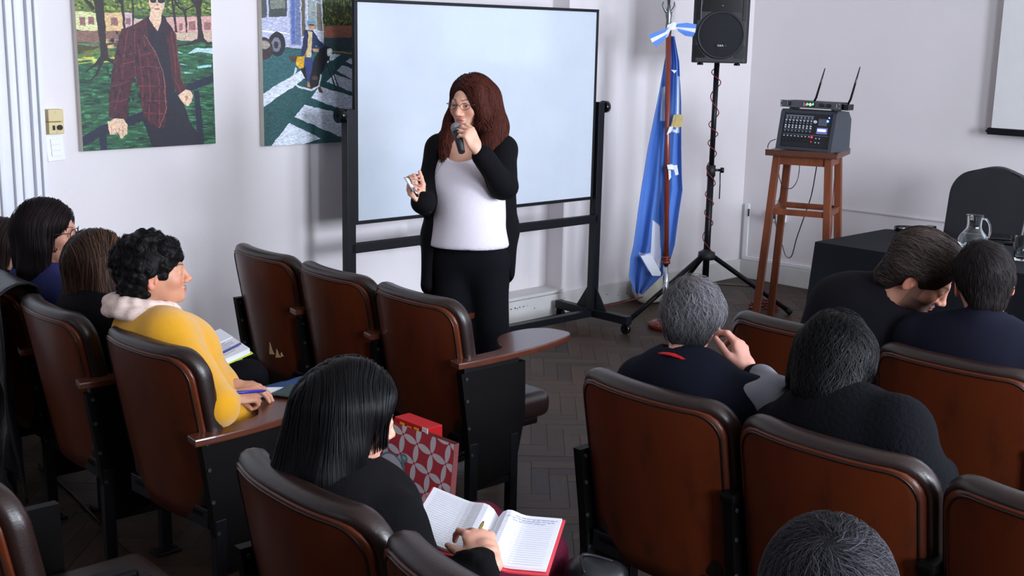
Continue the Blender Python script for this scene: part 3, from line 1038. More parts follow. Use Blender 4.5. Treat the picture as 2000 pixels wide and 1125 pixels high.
# ================================================================ SPEAKER ON TRIPOD
sx_, sy_ = 6.146, 4.492
st = thing('speaker_stand', 'black tripod speaker stand with a red cable wound around its pole', 'stand', (sx_, sy_, 0))
MB().tube([(0, 0, .12), (0, 0, .95)], .021, 16).build('lower_pole', M['blackmetal'], st)
MB().tube([(0, 0, .9), (0, 0, 1.615)], .0165, 16).build('upper_pole', M['blackmetal'], st)
MB().cyl((0, 0, .90), (0, 0, .97), .027).build('collar', M['blackplastic'], st)
kb = MB().cyl((0, 0, .94), (.045, -.045, .94), .008).cyl((.04, -.04, .94), (.055, -.055, .94), .017).build('locking_knob', M['gloss_black'], st)
MB().tube([(.04, -.04, .93), (.042, -.043, .85), (.04, -.045, .76)], .004, 6).build('safety_pin_cord', M['gloss_black'], kb)
hb = MB().lathe([(.02, .37), (.05, .375), (.055, .39), (.052, .42), (.03, .43), (.0215, .44)])
hb.build('leg_hub', M['blackplastic'], st)
MB().cyl((0, 0, .2), (0, 0, .235), .03).build('brace_hub', M['blackplastic'], st)
feet = [(5.555 - sx_, 4.635 - sy_), (6.63 - sx_, 4.17 - sy_)]
feet.append((.30, .48))
for k, (a, b_) in enumerate(feet):
    L_ = math.hypot(a, b_)
    ux, uy = a / L_, b_ / L_
    lg = MB().tube([(ux * .04, uy * .04, .395), (a, b_, .025)], .0155, 12).build('leg', M['blackmetal'], st)
    MB().tube([(a - ux * .02, b_ - uy * .02, .04), (a + ux * .012, b_ + uy * .012, .014)], .02, 12).build('rubber_foot', M['blackplastic'], lg)
    f = .55
    br = MB().obox((ux * .02, uy * .02, .215), (a * f, b_ * f, .395 + (.025 - .395) * f), .016, .006).build('brace', M['blackmetal'], st)
M['redcable'] = mat('red_cable', (120, 34, 40), .45, var=.05)
wind = []
for k in range(260):
    t = k / 259
    z = 1.58 - t * 1.16
    an = t * 2 * PI * 8 + .9 * math.sin(t * 17)
    r = .0265 + .003 * (1 + math.sin(t * 23)) * .5
    wind.append((r * math.cos(an), r * math.sin(an), z))
rc = MB().tube(wind, .0032, 6).build('speaker_cable', M['redcable'])
rc.location = (sx_, sy_, 0)
tag(rc, 'thin dark red cable spiralling down the pole of the speaker stand', 'cable')

yaw_s = math.atan2(-CF[1], -CF[0]) + math.radians(-4)     # speaker faces the audience
sk = thing('loudspeaker', 'black plastic loudspeaker with round woofer grille on the tripod stand', 'speaker', (sx_, sy_, 1.598), yaw_s + PI / 2)
# own frame: front is -y
SWd, SH, SD = .335, .60, .30
cab = MB()
prof = [(-SWd / 2, -SD / 2 + .02), (-SWd / 2 + .02, -SD / 2), (SWd / 2 - .02, -SD / 2), (SWd / 2, -SD / 2 + .02), (SWd / 2 - .07, SD / 2), (-SWd / 2 + .07, SD / 2)]
bmx = bmesh.new()
vb = [bmx.verts.new((x, y, 0)) for x, y in prof]
vt = [bmx.verts.new((x, y, SH)) for x, y in prof]
bmx.faces.new(list(reversed(vb)))
bmx.faces.new(vt)
for i in range(6):
    bmx.faces.new((vb[i], vb[(i + 1) % 6], vt[(i + 1) % 6], vt[i]))
bmesh.ops.bevel(bmx, geom=bmx.edges[:], offset=.008, segments=2, profile=.6, affect='EDGES')
cab.bm(bmx)
cab.build('cabinet', M['blackplastic'], sk)
TF = Matrix.Translation((0, -SD / 2, 0)) @ Matrix.Rotation(PI / 2, 4, 'X')
ring = MB().lathe([(.142, 0), (.142, .006), (.134, .010), (.128, .004)], (0, 0, 0), 48, TF)
ro = ring.build('woofer_ring', M['blackplastic'], sk)
ro.location = (0, 0, .165)
M['grille'] = mat('perforated_grille', (34, 34, 40), .45, .3, var=.35, vscale=500, bump=.8, bscale=700)
go_ = MB().lathe([(0.0, .018), (.05, .0165), (.09, .013), (.128, .004)], (0, 0, 0), 48, TF).build('woofer_grille', M['grille'], sk)
go_.location = (0, 0, .165)
for s_ in (-1, 1):
    MB().prism([(s_ * .148, .03), (s_ * .148, .1), (s_ * .135, .105), (s_ * .122, .08), (s_ * .10, .055), (s_ * .085, .04), (s_ * .09, .03)], 0, .004, TF).build('port', M['gloss_black'], sk)
    MB().box((s_ * .135 - .012, -SD / 2 - .004, .25), (s_ * .135 + .012, -SD / 2 + .001, .44), .001).build('slot', M['gloss_black'], sk)
    MB().lathe([(.013, 0), (.02, -.006), (.018, -.014), (0, -.014)], (s_ * .11, -SD / 2 + .05, 0), 16).build('rubber_foot', M['gloss_black'], sk)
MB().prism([(-.118, .30), (.118, .30), (.10, .45), (-.10, .45)], 0, .003, TF).build('horn', M['gloss_black'], sk)
MB().ball((0, -SD / 2 - .004, .335), .007, 12).build('status_lamp', M['steel'], sk)
bd = MB().box((-.032, -SD / 2 - .017, .095), (.032, -SD / 2 - .0115, .11), .001).build('badge', M['gloss_black'], sk)


def text(body, size, m, parent, T, ext=.0006, nm='lettering'):
    c = bpy.data.curves.new(nm, 'FONT')
    c.body = body
    c.size = size
    c.align_x = 'CENTER'
    c.align_y = 'CENTER'
    c.extrude = ext
    c.resolution_u = 2
    o = bpy.data.objects.new(nm, c)
    COL.objects.link(o)
    dg = bpy.context.evaluated_depsgraph_get()
    me = bpy.data.meshes.new_from_object(o.evaluated_get(dg))
    bpy.data.objects.remove(o)
    me.materials.clear()
    me.materials.append(m)
    o = bpy.data.objects.new(nm, me)
    link(o, parent)
    o.matrix_local = T
    return o


text('G.B.R.', .015, M['white_plastic'], bd, Matrix.Translation((0, -SD / 2 - .0175, .1025)) @ Matrix.Rotation(PI / 2, 4, 'X'))

# ================================================================ STOOL WITH THE MIXER
ST = 1.10
cL, cF, cR = P(1477, 293, z=ST), P(1614, 301, z=ST), P(1679, 293, z=ST)
ctr = (cL + cR) / 2
dx = cF - cL
rz = math.atan2(dx[1], dx[0])            # local +x runs along the front edge
wS = (np.linalg.norm(cF - cL) + np.linalg.norm(cR - cF)) / 2
stl = thing('tall_wooden_stool', 'tall square wooden stool carrying the sound mixer', 'stool', (ctr[0], ctr[1], 0), rz)
h = wS / 2
MB().box((-h, -h, ST - .028), (h, h, ST), .005).build('stool_top', M['stooltop'], stl)
MB().box((-h, -h, ST - .001), (h, -h + .02, ST + .008), .002).box((h - .02, -h, ST - .001), (h, h, ST + .008), .002).build('raised_lip', M['stooltop'], stl)
hi_, lo_ = h - .06, h + .0
for a in (-1, 1):
    for b_ in (-1, 1):
        MB().obox((a * hi_, b_ * hi_, ST - .028), (a * lo_, b_ * lo_, 0), .042, .042, (1, 0, 0), .003).build('leg', M['stoolwood'], stl)
for z_, hh in ((ST - .055, .05), (ST - .36, .035)):
    f = (ST - z_) / ST
    q = hi_ + (lo_ - hi_) * f
    for (a, b_) in (((-q, -q), (q, -q)), ((q, -q), (q, q)), ((q, q), (-q, q)), ((-q, q), (-q, -q))):
        MB().obox((a[0], a[1], z_), (b_[0], b_[1], z_), .022, hh, (0, 0, 1), .002).build('rail', M['stoolwood'], stl)

mL, mR = P(1514, 290, z=ST + .008), P(1622, 299, z=ST + .008)
dm = mR - mL
mw_ = np.linalg.norm(dm[:2])
rm = math.atan2(dm[1], dm[0])
mx = thing('powered_mixer', 'dark grey powered sound mixer with lit knobs and display on the stool', 'mixer', (*(mL + mR)[:2] / 2, ST + .008), rm)
W2, MH, MD = mw_ / 2, .235, .24
M['casing'] = mat('grey_abs_casing', (58, 60, 68), .55, var=.06, vscale=30, bump=.2, bscale=400)
# casing sides: profile in y-z, front leaning back
sidep = [(0, 0), (.045, MH - .015), (.06, MH), (MD - .04, MH - .005), (MD, MH - .05), (MD, 0)]
cs = MB()
k = len(sidep)
for (xa, xb, ins) in ((-W2, -W2 + .022, 0), (W2 - .022, W2, 0)):
    cs.add([(xa, y, z) for y, z in sidep] + [(xb, y, z) for y, z in sidep], [tuple(range(k)), tuple(reversed(range(k, 2 * k)))] + [(i, i + k, (i + 1) % k + k, (i + 1) % k) for i in range(k)])
cs.box((-W2 + .02, .05, MH - .022), (W2 - .02, MD - .04, MH - .003), .002).box((-W2 + .02, .004, 0), (W2 - .02, MD, .018), .002).box((-W2 + .02, MD - .02, .01), (W2 - .02, MD - .005, MH - .05))
co_ = cs.build('casing', M['casing'], mx)
# panel plane: from (y=.012,z=.018) to (.052,MH-.02)
p0, p1 = Vector((0, .012, .02)), Vector((0, .052, MH - .02))
pu = (p1 - p0)
PHt = pu.length
pu.normalize()
pn = Vector((0, -pu.z, pu.y))
TP = Matrix(((1, pu.x, pn.x, p0.x), (0, pu.y, pn.y, p0.y), (0, pu.z, pn.z, p0.z), (0, 0, 0, 1)))
WP = W2 - .024
MB().box((-WP, 0, -.004), (WP, PHt, 0), 0, TP).build('control_panel', mat('panel_black', (20, 21, 26), .4, var=.05), mx)
M['panelgrey'] = mat('panel_legend_grey', (120, 124, 138), .5, var=.1)
M['knobgrey'] = mat('pale_knob', (196, 198, 206), .4, var=.05)
cx0, pit = -WP + .018, WP * 2 * .60 / 8
leg = MB()
leg.box((-WP + .008, PHt * .90, 0), (WP * .22, PHt * .93, .001), 0, TP).box((-WP + .008, PHt * .80, 0), (WP * .22, PHt * .81, .001), 0, TP)
leg.box((-WP + .008, PHt * .505, 0), (WP * .22, PHt * .515, .001), 0, TP).box((-WP + .008, PHt * .36, 0), (WP * .95, PHt * .37, .001), 0, TP)
for c_ in range(8):
    leg.box((cx0 + c_ * pit - .006, PHt * .83, 0), (cx0 + c_ * pit + .006, PHt * .89, .0012), 0, TP)
leg.build('legend_lines', M['panelgrey'], mx, kind='stuff')
for rname, fr_, rad, m_ in (('white_knob', .77, .0042, 'knobgrey'), ('tone_knob', .70, .004, 'panelgrey'), ('white_knob', .62, .0044, 'knobgrey'), ('white_knob', .56, .0044, 'knobgrey'), ('level_knob', .46, .004, 'panelgrey'), ('input_button', .31, .003, 'knobgrey')):
    kk = MB()
    for c_ in range(8):
        a = TP @ Vector((cx0 + c_ * pit, PHt * fr_, 0))
        b_ = TP @ Vector((cx0 + c_ * pit, PHt * fr_, .009))
        kk.cyl(a, b_, rad, seg=10)
    kk.build(rname + '_row', M[m_], mx, kind='stuff')
for c_ in range(8):
    MB().lathe([(.0085, 0), (.0085, .004), (.006, .004), (.006, .001), (0, .001)], (0, 0, 0), 16, TP @ Matrix.Translation((cx0 + c_ * pit, PHt * .20, 0))).build('input_socket', M['blackplastic'], mx)
MB().cyl(TP @ Vector((WP * .33, PHt * .76, 0)), TP @ Vector((WP * .33, PHt * .76, .012)), .009).build('master_knob', M['knobgrey'], mx)
eq = MB()
for c_ in range(7):
    eq.box((WP * .46 + c_ * .008, PHt * .66, 0), (WP * .46 + c_ * .008 + .003, PHt * .86, .002), 0, TP)
eq.build('equaliser_sliders', M['panelgrey'], mx, kind='stuff')
lcdp = MB().box((WP * .42, PHt * .42, 0), (WP * .86, PHt * .60, .001), 0, TP).build('display_bezel', mat('display_bezel_blue', (120, 126, 190), .4), mx)
MB().box((WP * .46, PHt * .49, .001), (WP * .80, PHt * .56, .003), 0, TP).build('lit_display', mat('lit_lcd', (196, 196, 255), .3, emit=2.2), lcdp)
for (fx_, fz_, r_, c_) in ((.86, .90, .004, (90, 130, 255)), (.82, .80, .007, (70, 110, 255))):
    MB().ball(TP @ Vector((WP * fx_, PHt * fz_, .003)), r_, 12).build('blue_lamp', mat('blue_led', c_, .3, emit=7), mx)
for fz_, e_ in ((.31, 6), (.17, 1)):
    MB().ball(TP @ Vector((WP * .27, PHt * fz_, .002)), .0055 if e_ > 2 else .004, 12).build('red_lamp', mat('red_led', (255, 30, 40), .3, emit=e_), mx)
for k in range(4):
    MB().cyl(TP @ Vector((WP * (.45 + .14 * (k % 2)), PHt * (.28 - .12 * (k // 2)), 0)), TP @ Vector((WP * (.45 + .14 * (k % 2)), PHt * (.28 - .12 * (k // 2)), .004)), .0035, seg=10).build('output_jack', M['knobgrey'], mx)

# wireless receiver on top of it
rv = thing('wireless_receiver', 'thin grey rack receiver with two antennas lying on the mixer', 'receiver', (*(mL + mR)[:2] / 2, ST + .008 + MH), rm + math.radians(-2))
M['rackgrey'] = mat('rack_metal', (92, 92, 94), .42, .5, var=.08, vscale=40)
R0, R1 = -W2 - .005, W2 + .03
rcz = .012
body_ = MB().box((R0, .03, rcz), (R1, .036, rcz + .04), .001)
body_.build('front_plate', M['rackgrey'], rv)
MB().box((R0 + .02, .036, rcz + .001), (R1 - .02, .17, rcz + .038), .002).build('case', M['blackplastic'], rv)
MB().box((R1 - .005, .05, rcz - .002), (R1 + .035, .12, rcz + .032), .003).build('antenna_block', M['gloss_black'], rv)
for a in (R0 + .06, R1 - .06):
    MB().box((a - .01, .05, 0), (a + .01, .14, rcz + .002), .002).build('rubber_foot', M['gloss_black'], rv)
xr = lambda f: R0 + (R1 - R0) * f
dsp = MB().box((xr(.41), .027, rcz + .008), (xr(.58), .031, rcz + .034), .001).build('display_window', M['gloss_black'], rv)
dc = [(255, 70, 60), (80, 220, 255), (90, 255, 120), (255, 220, 80), (80, 160, 255), (120, 255, 170)]
for k in range(6):
    MB().box((xr(.425 + k * .024), .0262, rcz + .012 + (k % 3) * .003), (xr(.425 + k * .024 + .017), .0272, rcz + .026 + (k % 2) * .004)).build('display_digit', mat('digit', dc[k], .3, emit=1.6), dsp)
for f in (.69, .81):
    MB().cyl((xr(f), .031, rcz + .02), (xr(f), .018, rcz + .02), .011).build('knob', M['gloss_black'], rv)
MB().box((xr(.13), .024, rcz + .01), (xr(.18), .03, rcz + .032), .002).build('power_switch', M['gloss_black'], rv)
for f in (.125, .40, .935):
    MB().box((xr(f), .025, rcz + .01), (xr(f) + .004, .031, rcz + .033)).build('silver_strip', M['chrome'], rv)
for f in (.02, .98):
    for zz in (.008, .032):
        MB().cyl((xr(f), .031, rcz + zz), (xr(f), .0285, rcz + zz), .003, seg=8).build('rack_screw', M['chrome'], rv)
for a, l_ in ((xr(.47), .20), (R1 + .012, .215)):
    MB().tube([(a, .09, rcz + .03), (a + .012, .095, rcz + .06), (a + .03, .10, rcz + .03 + l_ * .55), (a + .05, .105, rcz + .03 + l_)], [.006, .007, .006, .0028], 10).build('antenna', M['gloss_black'], rv)

# cables hanging behind the stool
def cable(label, px, depth_x, r=.0035, m=None, name='power_cable', cat='cable'):
    pts = [P(u, v, x=depth_x + dxx) for (u, v, dxx) in px]
    o = MB().tube(smooth_path(pts, 6), r, 6).build(name, m or M['gloss_black'])
    tag(o, label, cat)
    return o


cable('black cable hanging between stool and socket in a long loop', [(1543, 300, .1), (1535, 345, .1), (1520, 395, .3), (1514, 424, .95), (1518, 450, .7), (1528, 480, .5), (1535, 500, .4), (1546, 500, .3), (1556, 465, .2), (1570, 425, .1), (1585, 380, .1), (1596, 318, .1)], 6.45)
cable('thin black cable drooping under the stool top', [(1519, 312, 0), (1521, 340, 0), (1528, 362, 0), (1545, 368, .05), (1558, 350, .1), (1562, 318, .1)], 6.35, .0026)
cable('red and black cable pair hanging behind the right stool leg', [(1637, 300, -.05), (1636, 312, 0), (1630, 350, 0), (1626, 400, 0), (1624, 450, 0), (1618, 500, 0), (1612, 560, 0), (1608, 640, 0)], 6.75, .003, M['redcable'])
cable('short black lead looping off the left of the mixer', [(1515, 272, 0), (1505, 276, 0), (1500, 284, 0), (1500, 290, .02)], 6.15, .0025)
cable('dark red cable lying along the foot of the painting wall', [(1170, 600, 0), (1210, 592, 0.1), (1255, 580, .35)], 5.62, .004, M['redcable'])
coil = MB()
pts = []
cc = P(1492, 598, z=.02)
for k in range(160):
    an = 2 * PI * 6 * k / 160
    rr = .075 + .02 * math.sin(k * .7) + .01 * math.sin(k * 1.9)
    pts.append((cc[0] + rr * math.cos(an) * 1.1, cc[1] + rr * math.sin(an), .008 + .05 * k / 160 + .006 * math.sin(k * 1.1)))
co = coil.tube(pts, .0045, 6).build('coiled_cable', M['redcable'])
tag(co, 'coil of dark red cable on the floor under the wooden stool', 'cable')

# ================================================================ TABLE, CHAIR, JUG, GLASS
TZ = .755
tA, tB, tC = P(1592, 472, z=TZ), P(1752, 448, z=TZ), P(1981, 532, z=TZ)
dy_ = (tA - tC)[:2]
tr_ = math.atan2(dy_[1], dy_[0])            # direction of increasing y along the front edge
td = thing('draped_table', 'long table covered to the floor by a black tablecloth', 'table', (tA[0], tA[1], 0), tr_ - PI / 2)
TL, TW = 2.2, .70
MB().box((.01, -TL + .01, TZ - .03), (TW - .01, -.01, TZ - .004)).build('table_board', M['stooltop'], td)
for a in (.06, TW - .06):
    for b_ in (-.06, -TL + .06):
        MB().box((a - .02, b_ - .02, 0), (a + .02, b_ + .02, TZ - .03)).build('leg', M['blackmetal'], td)
NS = 170
loop = []
per = [(0, 0), (0, -TL), (TW, -TL), (TW, 0)]
seglen = [TL, TW, TL, TW]
tot = sum(seglen)
for i in range(NS):
    s = tot * i / NS
    k = 0
    while s > seglen[k]:
        s -= seglen[k]
        k += 1
    a, b_ = np.array(per[k], float), np.array(per[(k + 1) % 4], float)
    f = s / seglen[k]
    p = a + (b_ - a) * f
    e = (b_ - a) / seglen[k]
    nrm = np.array([-abs(e[1]) if k == 0 else (abs(e[1]) if k == 2 else 0), (-1 if k == 1 else (1 if k == 3 else 0))], float)
    corner = min(f, 1 - f) * seglen[k]
    loop.append((p, nrm, s, k, corner))
rowsT = 14
Vt = []
for r in range(rowsT + 1):
    t = r / rowsT
    for (p, nrm, s, k, cr) in loop:
        ctrd = p - np.array([TW / 2, -TL / 2])
        diag = ctrd / (np.abs(ctrd).max() + 1e-6)
        flare = .012 * t + .05 * t * math.exp(-cr / .06)
        fold = .010 * t * math.sin(s * 19 + k * 2) + .006 * t * math.sin(s * 41)
        q = p + nrm * (flare * .6 + fold) + np.sign(ctrd) * .5 * .05 * t * math.exp(-cr / .05)
        rad = .006 * (1 - math.cos(min(1, t * 20) * PI / 2))
        Vt.append((q[0], q[1], TZ - t * (TZ - .012)))
Vt = np.array(Vt)
g = np.arange((rowsT + 1) * NS).reshape(rowsT + 1, NS)
g2 = np.roll(g, -1, 1)
Qt = np.stack([g[:-1].ravel(), g2[:-1].ravel(), g2[1:].ravel(), g[1:].ravel()], 1)
Ft = [tuple(q) for q in Qt] + [tuple(reversed(range(NS)))]
clo = np_mesh('tablecloth', Vt, [tuple(reversed(f)) for f in Ft], M['tablecloth'], td, smooth=False)
tag(clo, 'black cloth falling to the floor')
# poster hung on the front of the cloth
M['poster'] = mat('blue_banner', (52, 104, 178), .6, var=.04)
po = thing('blue_banner', 'blue notice with a yellow top stripe and white lettering on the table front', 'sign', (tA[0], tA[1], 0), tr_ - PI / 2)
pa = P(1940, 634, x=tA[0] - .05)
rel = (Matrix.Translation((tA[0], tA[1], 0)) @ Matrix.Rotation(tr_ - PI / 2, 4, 'Z')).inverted()
pl_ = rel @ Vector(pa)
MB().box((-.045, pl_.y - .62, .12), (-.040, pl_.y + .02, pl_.z - .010)).build('printed_sheet', M['poster'], po)
MB().box((-.0455, pl_.y - .62, pl_.z - .010), (-.040, pl_.y + .02, pl_.z), 0).build('yellow_stripe', mat('yellow_stripe', (226, 172, 50), .6), po)
Tt = lambda y, z: Matrix.Translation((-.0456, y, z)) @ Matrix(((0, 0, -1, 0), (-1, 0, 0, 0), (0, 1, 0, 0), (0, 0, 0, 1)))
for k, (yy, zz, ww) in enumerate(((-.055, -.035, .022), (-.095, -.052, .05), (-.13, -.068, .04))):
    MB().box((-.0462, pl_.y + yy - ww / 2, pl_.z + zz - .002), (-.045, pl_.y + yy + ww / 2, pl_.z + zz + .002)).build('text_line', M['white_plastic'], po)

oc = P(1893, 470, x=6.62)
ch = thing('office_chair', 'black leather office chair with rounded back behind the table', 'chair', (6.62, oc[1], 0), math.radians(180 + 4))
# faces the audience (-x); own frame forward = +x
bw, bz0, bz1 = .245, .52, 1.045
V_, nU, nV = [], 22, 26
def backpt(u, v, off):
    # u in -1..1 across, v 0..1 up ; rounded top
    vv = v
    wtop = 1.0
    z = bz0 + (bz1 - bz0) * vv
    r = .16
    hw = bw
    d = (bz1 - z)
    if d < r:
        hw = bw - r + math.sqrt(max(0, r * r - (r - d) ** 2))
        hw = max(hw, .07)
    if z < bz0 + .05:
        hw = hw - .03 * (1 - (z - bz0) / .05)
    y = u * hw * (1 - .06 * (1 - v))
    x = -.20 - .12 * v + .05 * (u * u)
    return (x + off, y, z - .02 * u * u * v)
for side, off in ((0, .0), (1, -.07)):
    for j in range(nV + 1):
        for i in range(nU + 1):
            u, v = -1 + 2 * i / nU, j / nV
            puff = .03 * (1 - u ** 4) * (1 - (2 * v - 1) ** 6)
            V_.append(backpt(u, v, off + (puff if side == 0 else -puff * .5)))
g = np.arange(2 * (nU + 1) * (nV + 1)).reshape(2, nV + 1, nU + 1)
F_ = []
for j in range(nV):
    for i in range(nU):
        F_.append((g[0, j, i], g[0, j, i + 1], g[0, j + 1, i + 1], g[0, j + 1, i]))
        F_.append((g[1, j, i], g[1, j + 1, i], g[1, j + 1, i + 1], g[1, j, i + 1]))
for j in range(nV):
    F_.append((g[0, j, 0], g[0, j + 1, 0], g[1, j + 1, 0], g[1, j, 0]))
    F_.append((g[0, j, nU], g[1, j, nU], g[1, j + 1, nU], g[0, j + 1, nU]))
for i in range(nU):
    F_.append((g[0, nV, i], g[0, nV, i + 1], g[1, nV, i + 1], g[1, nV, i]))
    F_.append((g[0, 0, i], g[1, 0, i], g[1, 0, i + 1], g[0, 0, i + 1]))
bk_ = np_mesh('backrest', np.array(V_), [tuple(map(int, f)) for f in F_], M['chairleather'], ch)
ss = bk_.modifiers.new('s', 'SUBSURF'); ss.levels = ss.render_levels = 1
MB().box((-.22, -.25, .42), (.27, .25, .51), .035).build('seat', M['chairleather'], ch)
for s_ in (-1, 1):
    MB().box((-.12, s_ * .27 - .03, .655), (.16, s_ * .27 + .03, .69), .012).obox((.0, s_ * .27, .44), (.0, s_ * .27, .66), .03, .05).obox((0, s_ * .2, .45), (0, s_ * .285, .45), .04, .02).build('armrest', M['gloss_black'], ch)
MB().cyl((0, 0, .12), (0, 0, .43), .028).build('column', M['blackmetal'], ch)
MB().obox((-.1, 0, .43), (-.27, 0, .47), .06, .015).obox((-.26, 0, .46), (-.33, 0, .75), .06, .012, (0, 1, 0)).build('back_bracket', M['blackmetal'], ch)
for k in range(5):
    an = 2 * PI * k / 5 + .3
    a, b_ = .29 * math.cos(an), .29 * math.sin(an)
    lg = MB().obox((0, 0, .13), (a, b_, .075), .045, .03, (0, 0, 1), .006).build('star_leg', M['blackplastic'], ch)
    MB().cyl((a - .02 * math.sin(an), b_ + .02 * math.cos(an), .03), (a + .02 * math.sin(an), b_ - .02 * math.cos(an), .03), .03, seg=16).build('caster', M['gloss_black'], lg)

jp = P(1897, 500, z=TZ)
jp = jp * 1.0
JS = .88
jg = thing('water_jug', 'round glass jug of water with a handle on the black table', 'jug', (jp[0], jp[1], TZ), math.radians(0))
prof_o = [(0, .0), (.045, .0), (.062, .012), (.078, .045), (.080, .075), (.070, .108), (.050, .135), (.039, .155), (.038, .185), (.042, .215), (.046, .222)]
prof_i = [(r - .003 if r > .01 else 0, z + (.004 if i < 3 else 0)) for i, (r, z) in enumerate(prof_o)]
prf = smooth_path([(a, 0, b_) for a, b_ in prof_o], 4)
prf_i = smooth_path([(a, 0, b_) for a, b_ in prof_i], 4)
full = [(max(0, p[0]), p[2]) for p in prf] + [(max(0, p[0]), p[2]) for p in reversed(prf_i)]
MB().lathe(full, seg=40).build('glass_body', M['glass'], jg)
jg.scale = (JS, JS, JS)
wtr = [(max(0, p[0] - .0006), p[2] + .0004) for p in prf_i if p[2] < .128]
MB().lathe([(0, wtr[0][1])] + wtr[1:] + [(0, wtr[-1][1])], seg=40).build('water', M['water'], jg)
hd = CR / np.linalg.norm(CR)
hdl = [np.array([hd[0], hd[1], 0]) * a + np.array([0, 0, b_]) for a, b_ in ((.040, .205), (.062, .20), (.082, .17), (.088, .13), (.080, .10))]
MB().tube(smooth_path(hdl, 6), .006, 10).build('handle', M['glass'], jg)
gp = P(1993, 508, z=TZ)
gl = thing('drinking_glass', 'small clear drinking glass on the table right of the jug', 'glass', (gp[0], gp[1], TZ))
MB().lathe([(0, 0), (.028, 0), (.0285, .006), (.031, .02), (.034, .112), (.0325, .112), (.0295, .02), (.026, .012), (0, .012)], seg=32).build('tumbler', M['glass'], gl)
mp = P(1757, 444, z=TZ + .018)
mc = MB().tube([(0, 0, .018), (.02, 0, .018), (.05, 0, .018), (.15, 0, .018)], [.014, .017, .017, .012], 14).build('black_microphone', M['gloss_black'])
mc.location = (mp[0] - .05, mp[1], TZ)
mc.rotation_euler = (0, 0, math.radians(-42))
tag(mc, 'black handheld device lying on the far left corner of the table', 'microphone')
rem = MB().box((-.09, -.05, 0), (.09, .05, .012), .004).build('closed_folder', M['gloss_black'])
rp = P(1935, 470, z=TZ)
rem.location = (rp[0] + .12, rp[1], TZ)
rem.rotation_euler = (0, 0, .4)
tag(rem, 'small flat black folder on the table between jug and glass', 'folder')
# ================================================================ THEATRE SEATS
# own frame of a seat: +x faces the stage, +y to the sitter's left, origin on the floor below the top of the backrest
SW = .50
M['boltmetal'] = mat('dull_bolt', (70, 70, 72), .4, .6)


def bpt(y, z, off=0.0, wd=SW):
    """point on the bent backrest shell"""
    hw = wd / 2
    x = -math.tan(math.radians(10.5)) * (z - .84)
    x += .055 * (abs(y) / hw) ** 2.4
    return Vector((x + off, y, z))


def hwidth(z, wd, zt=.825, r=.065, rl=.065):
    hw = wd / 2 - .016
    d = zt - z
    if d < r:
        hw = hw - r + math.sqrt(max(0, r * r - (r - d) ** 2))
    return hw


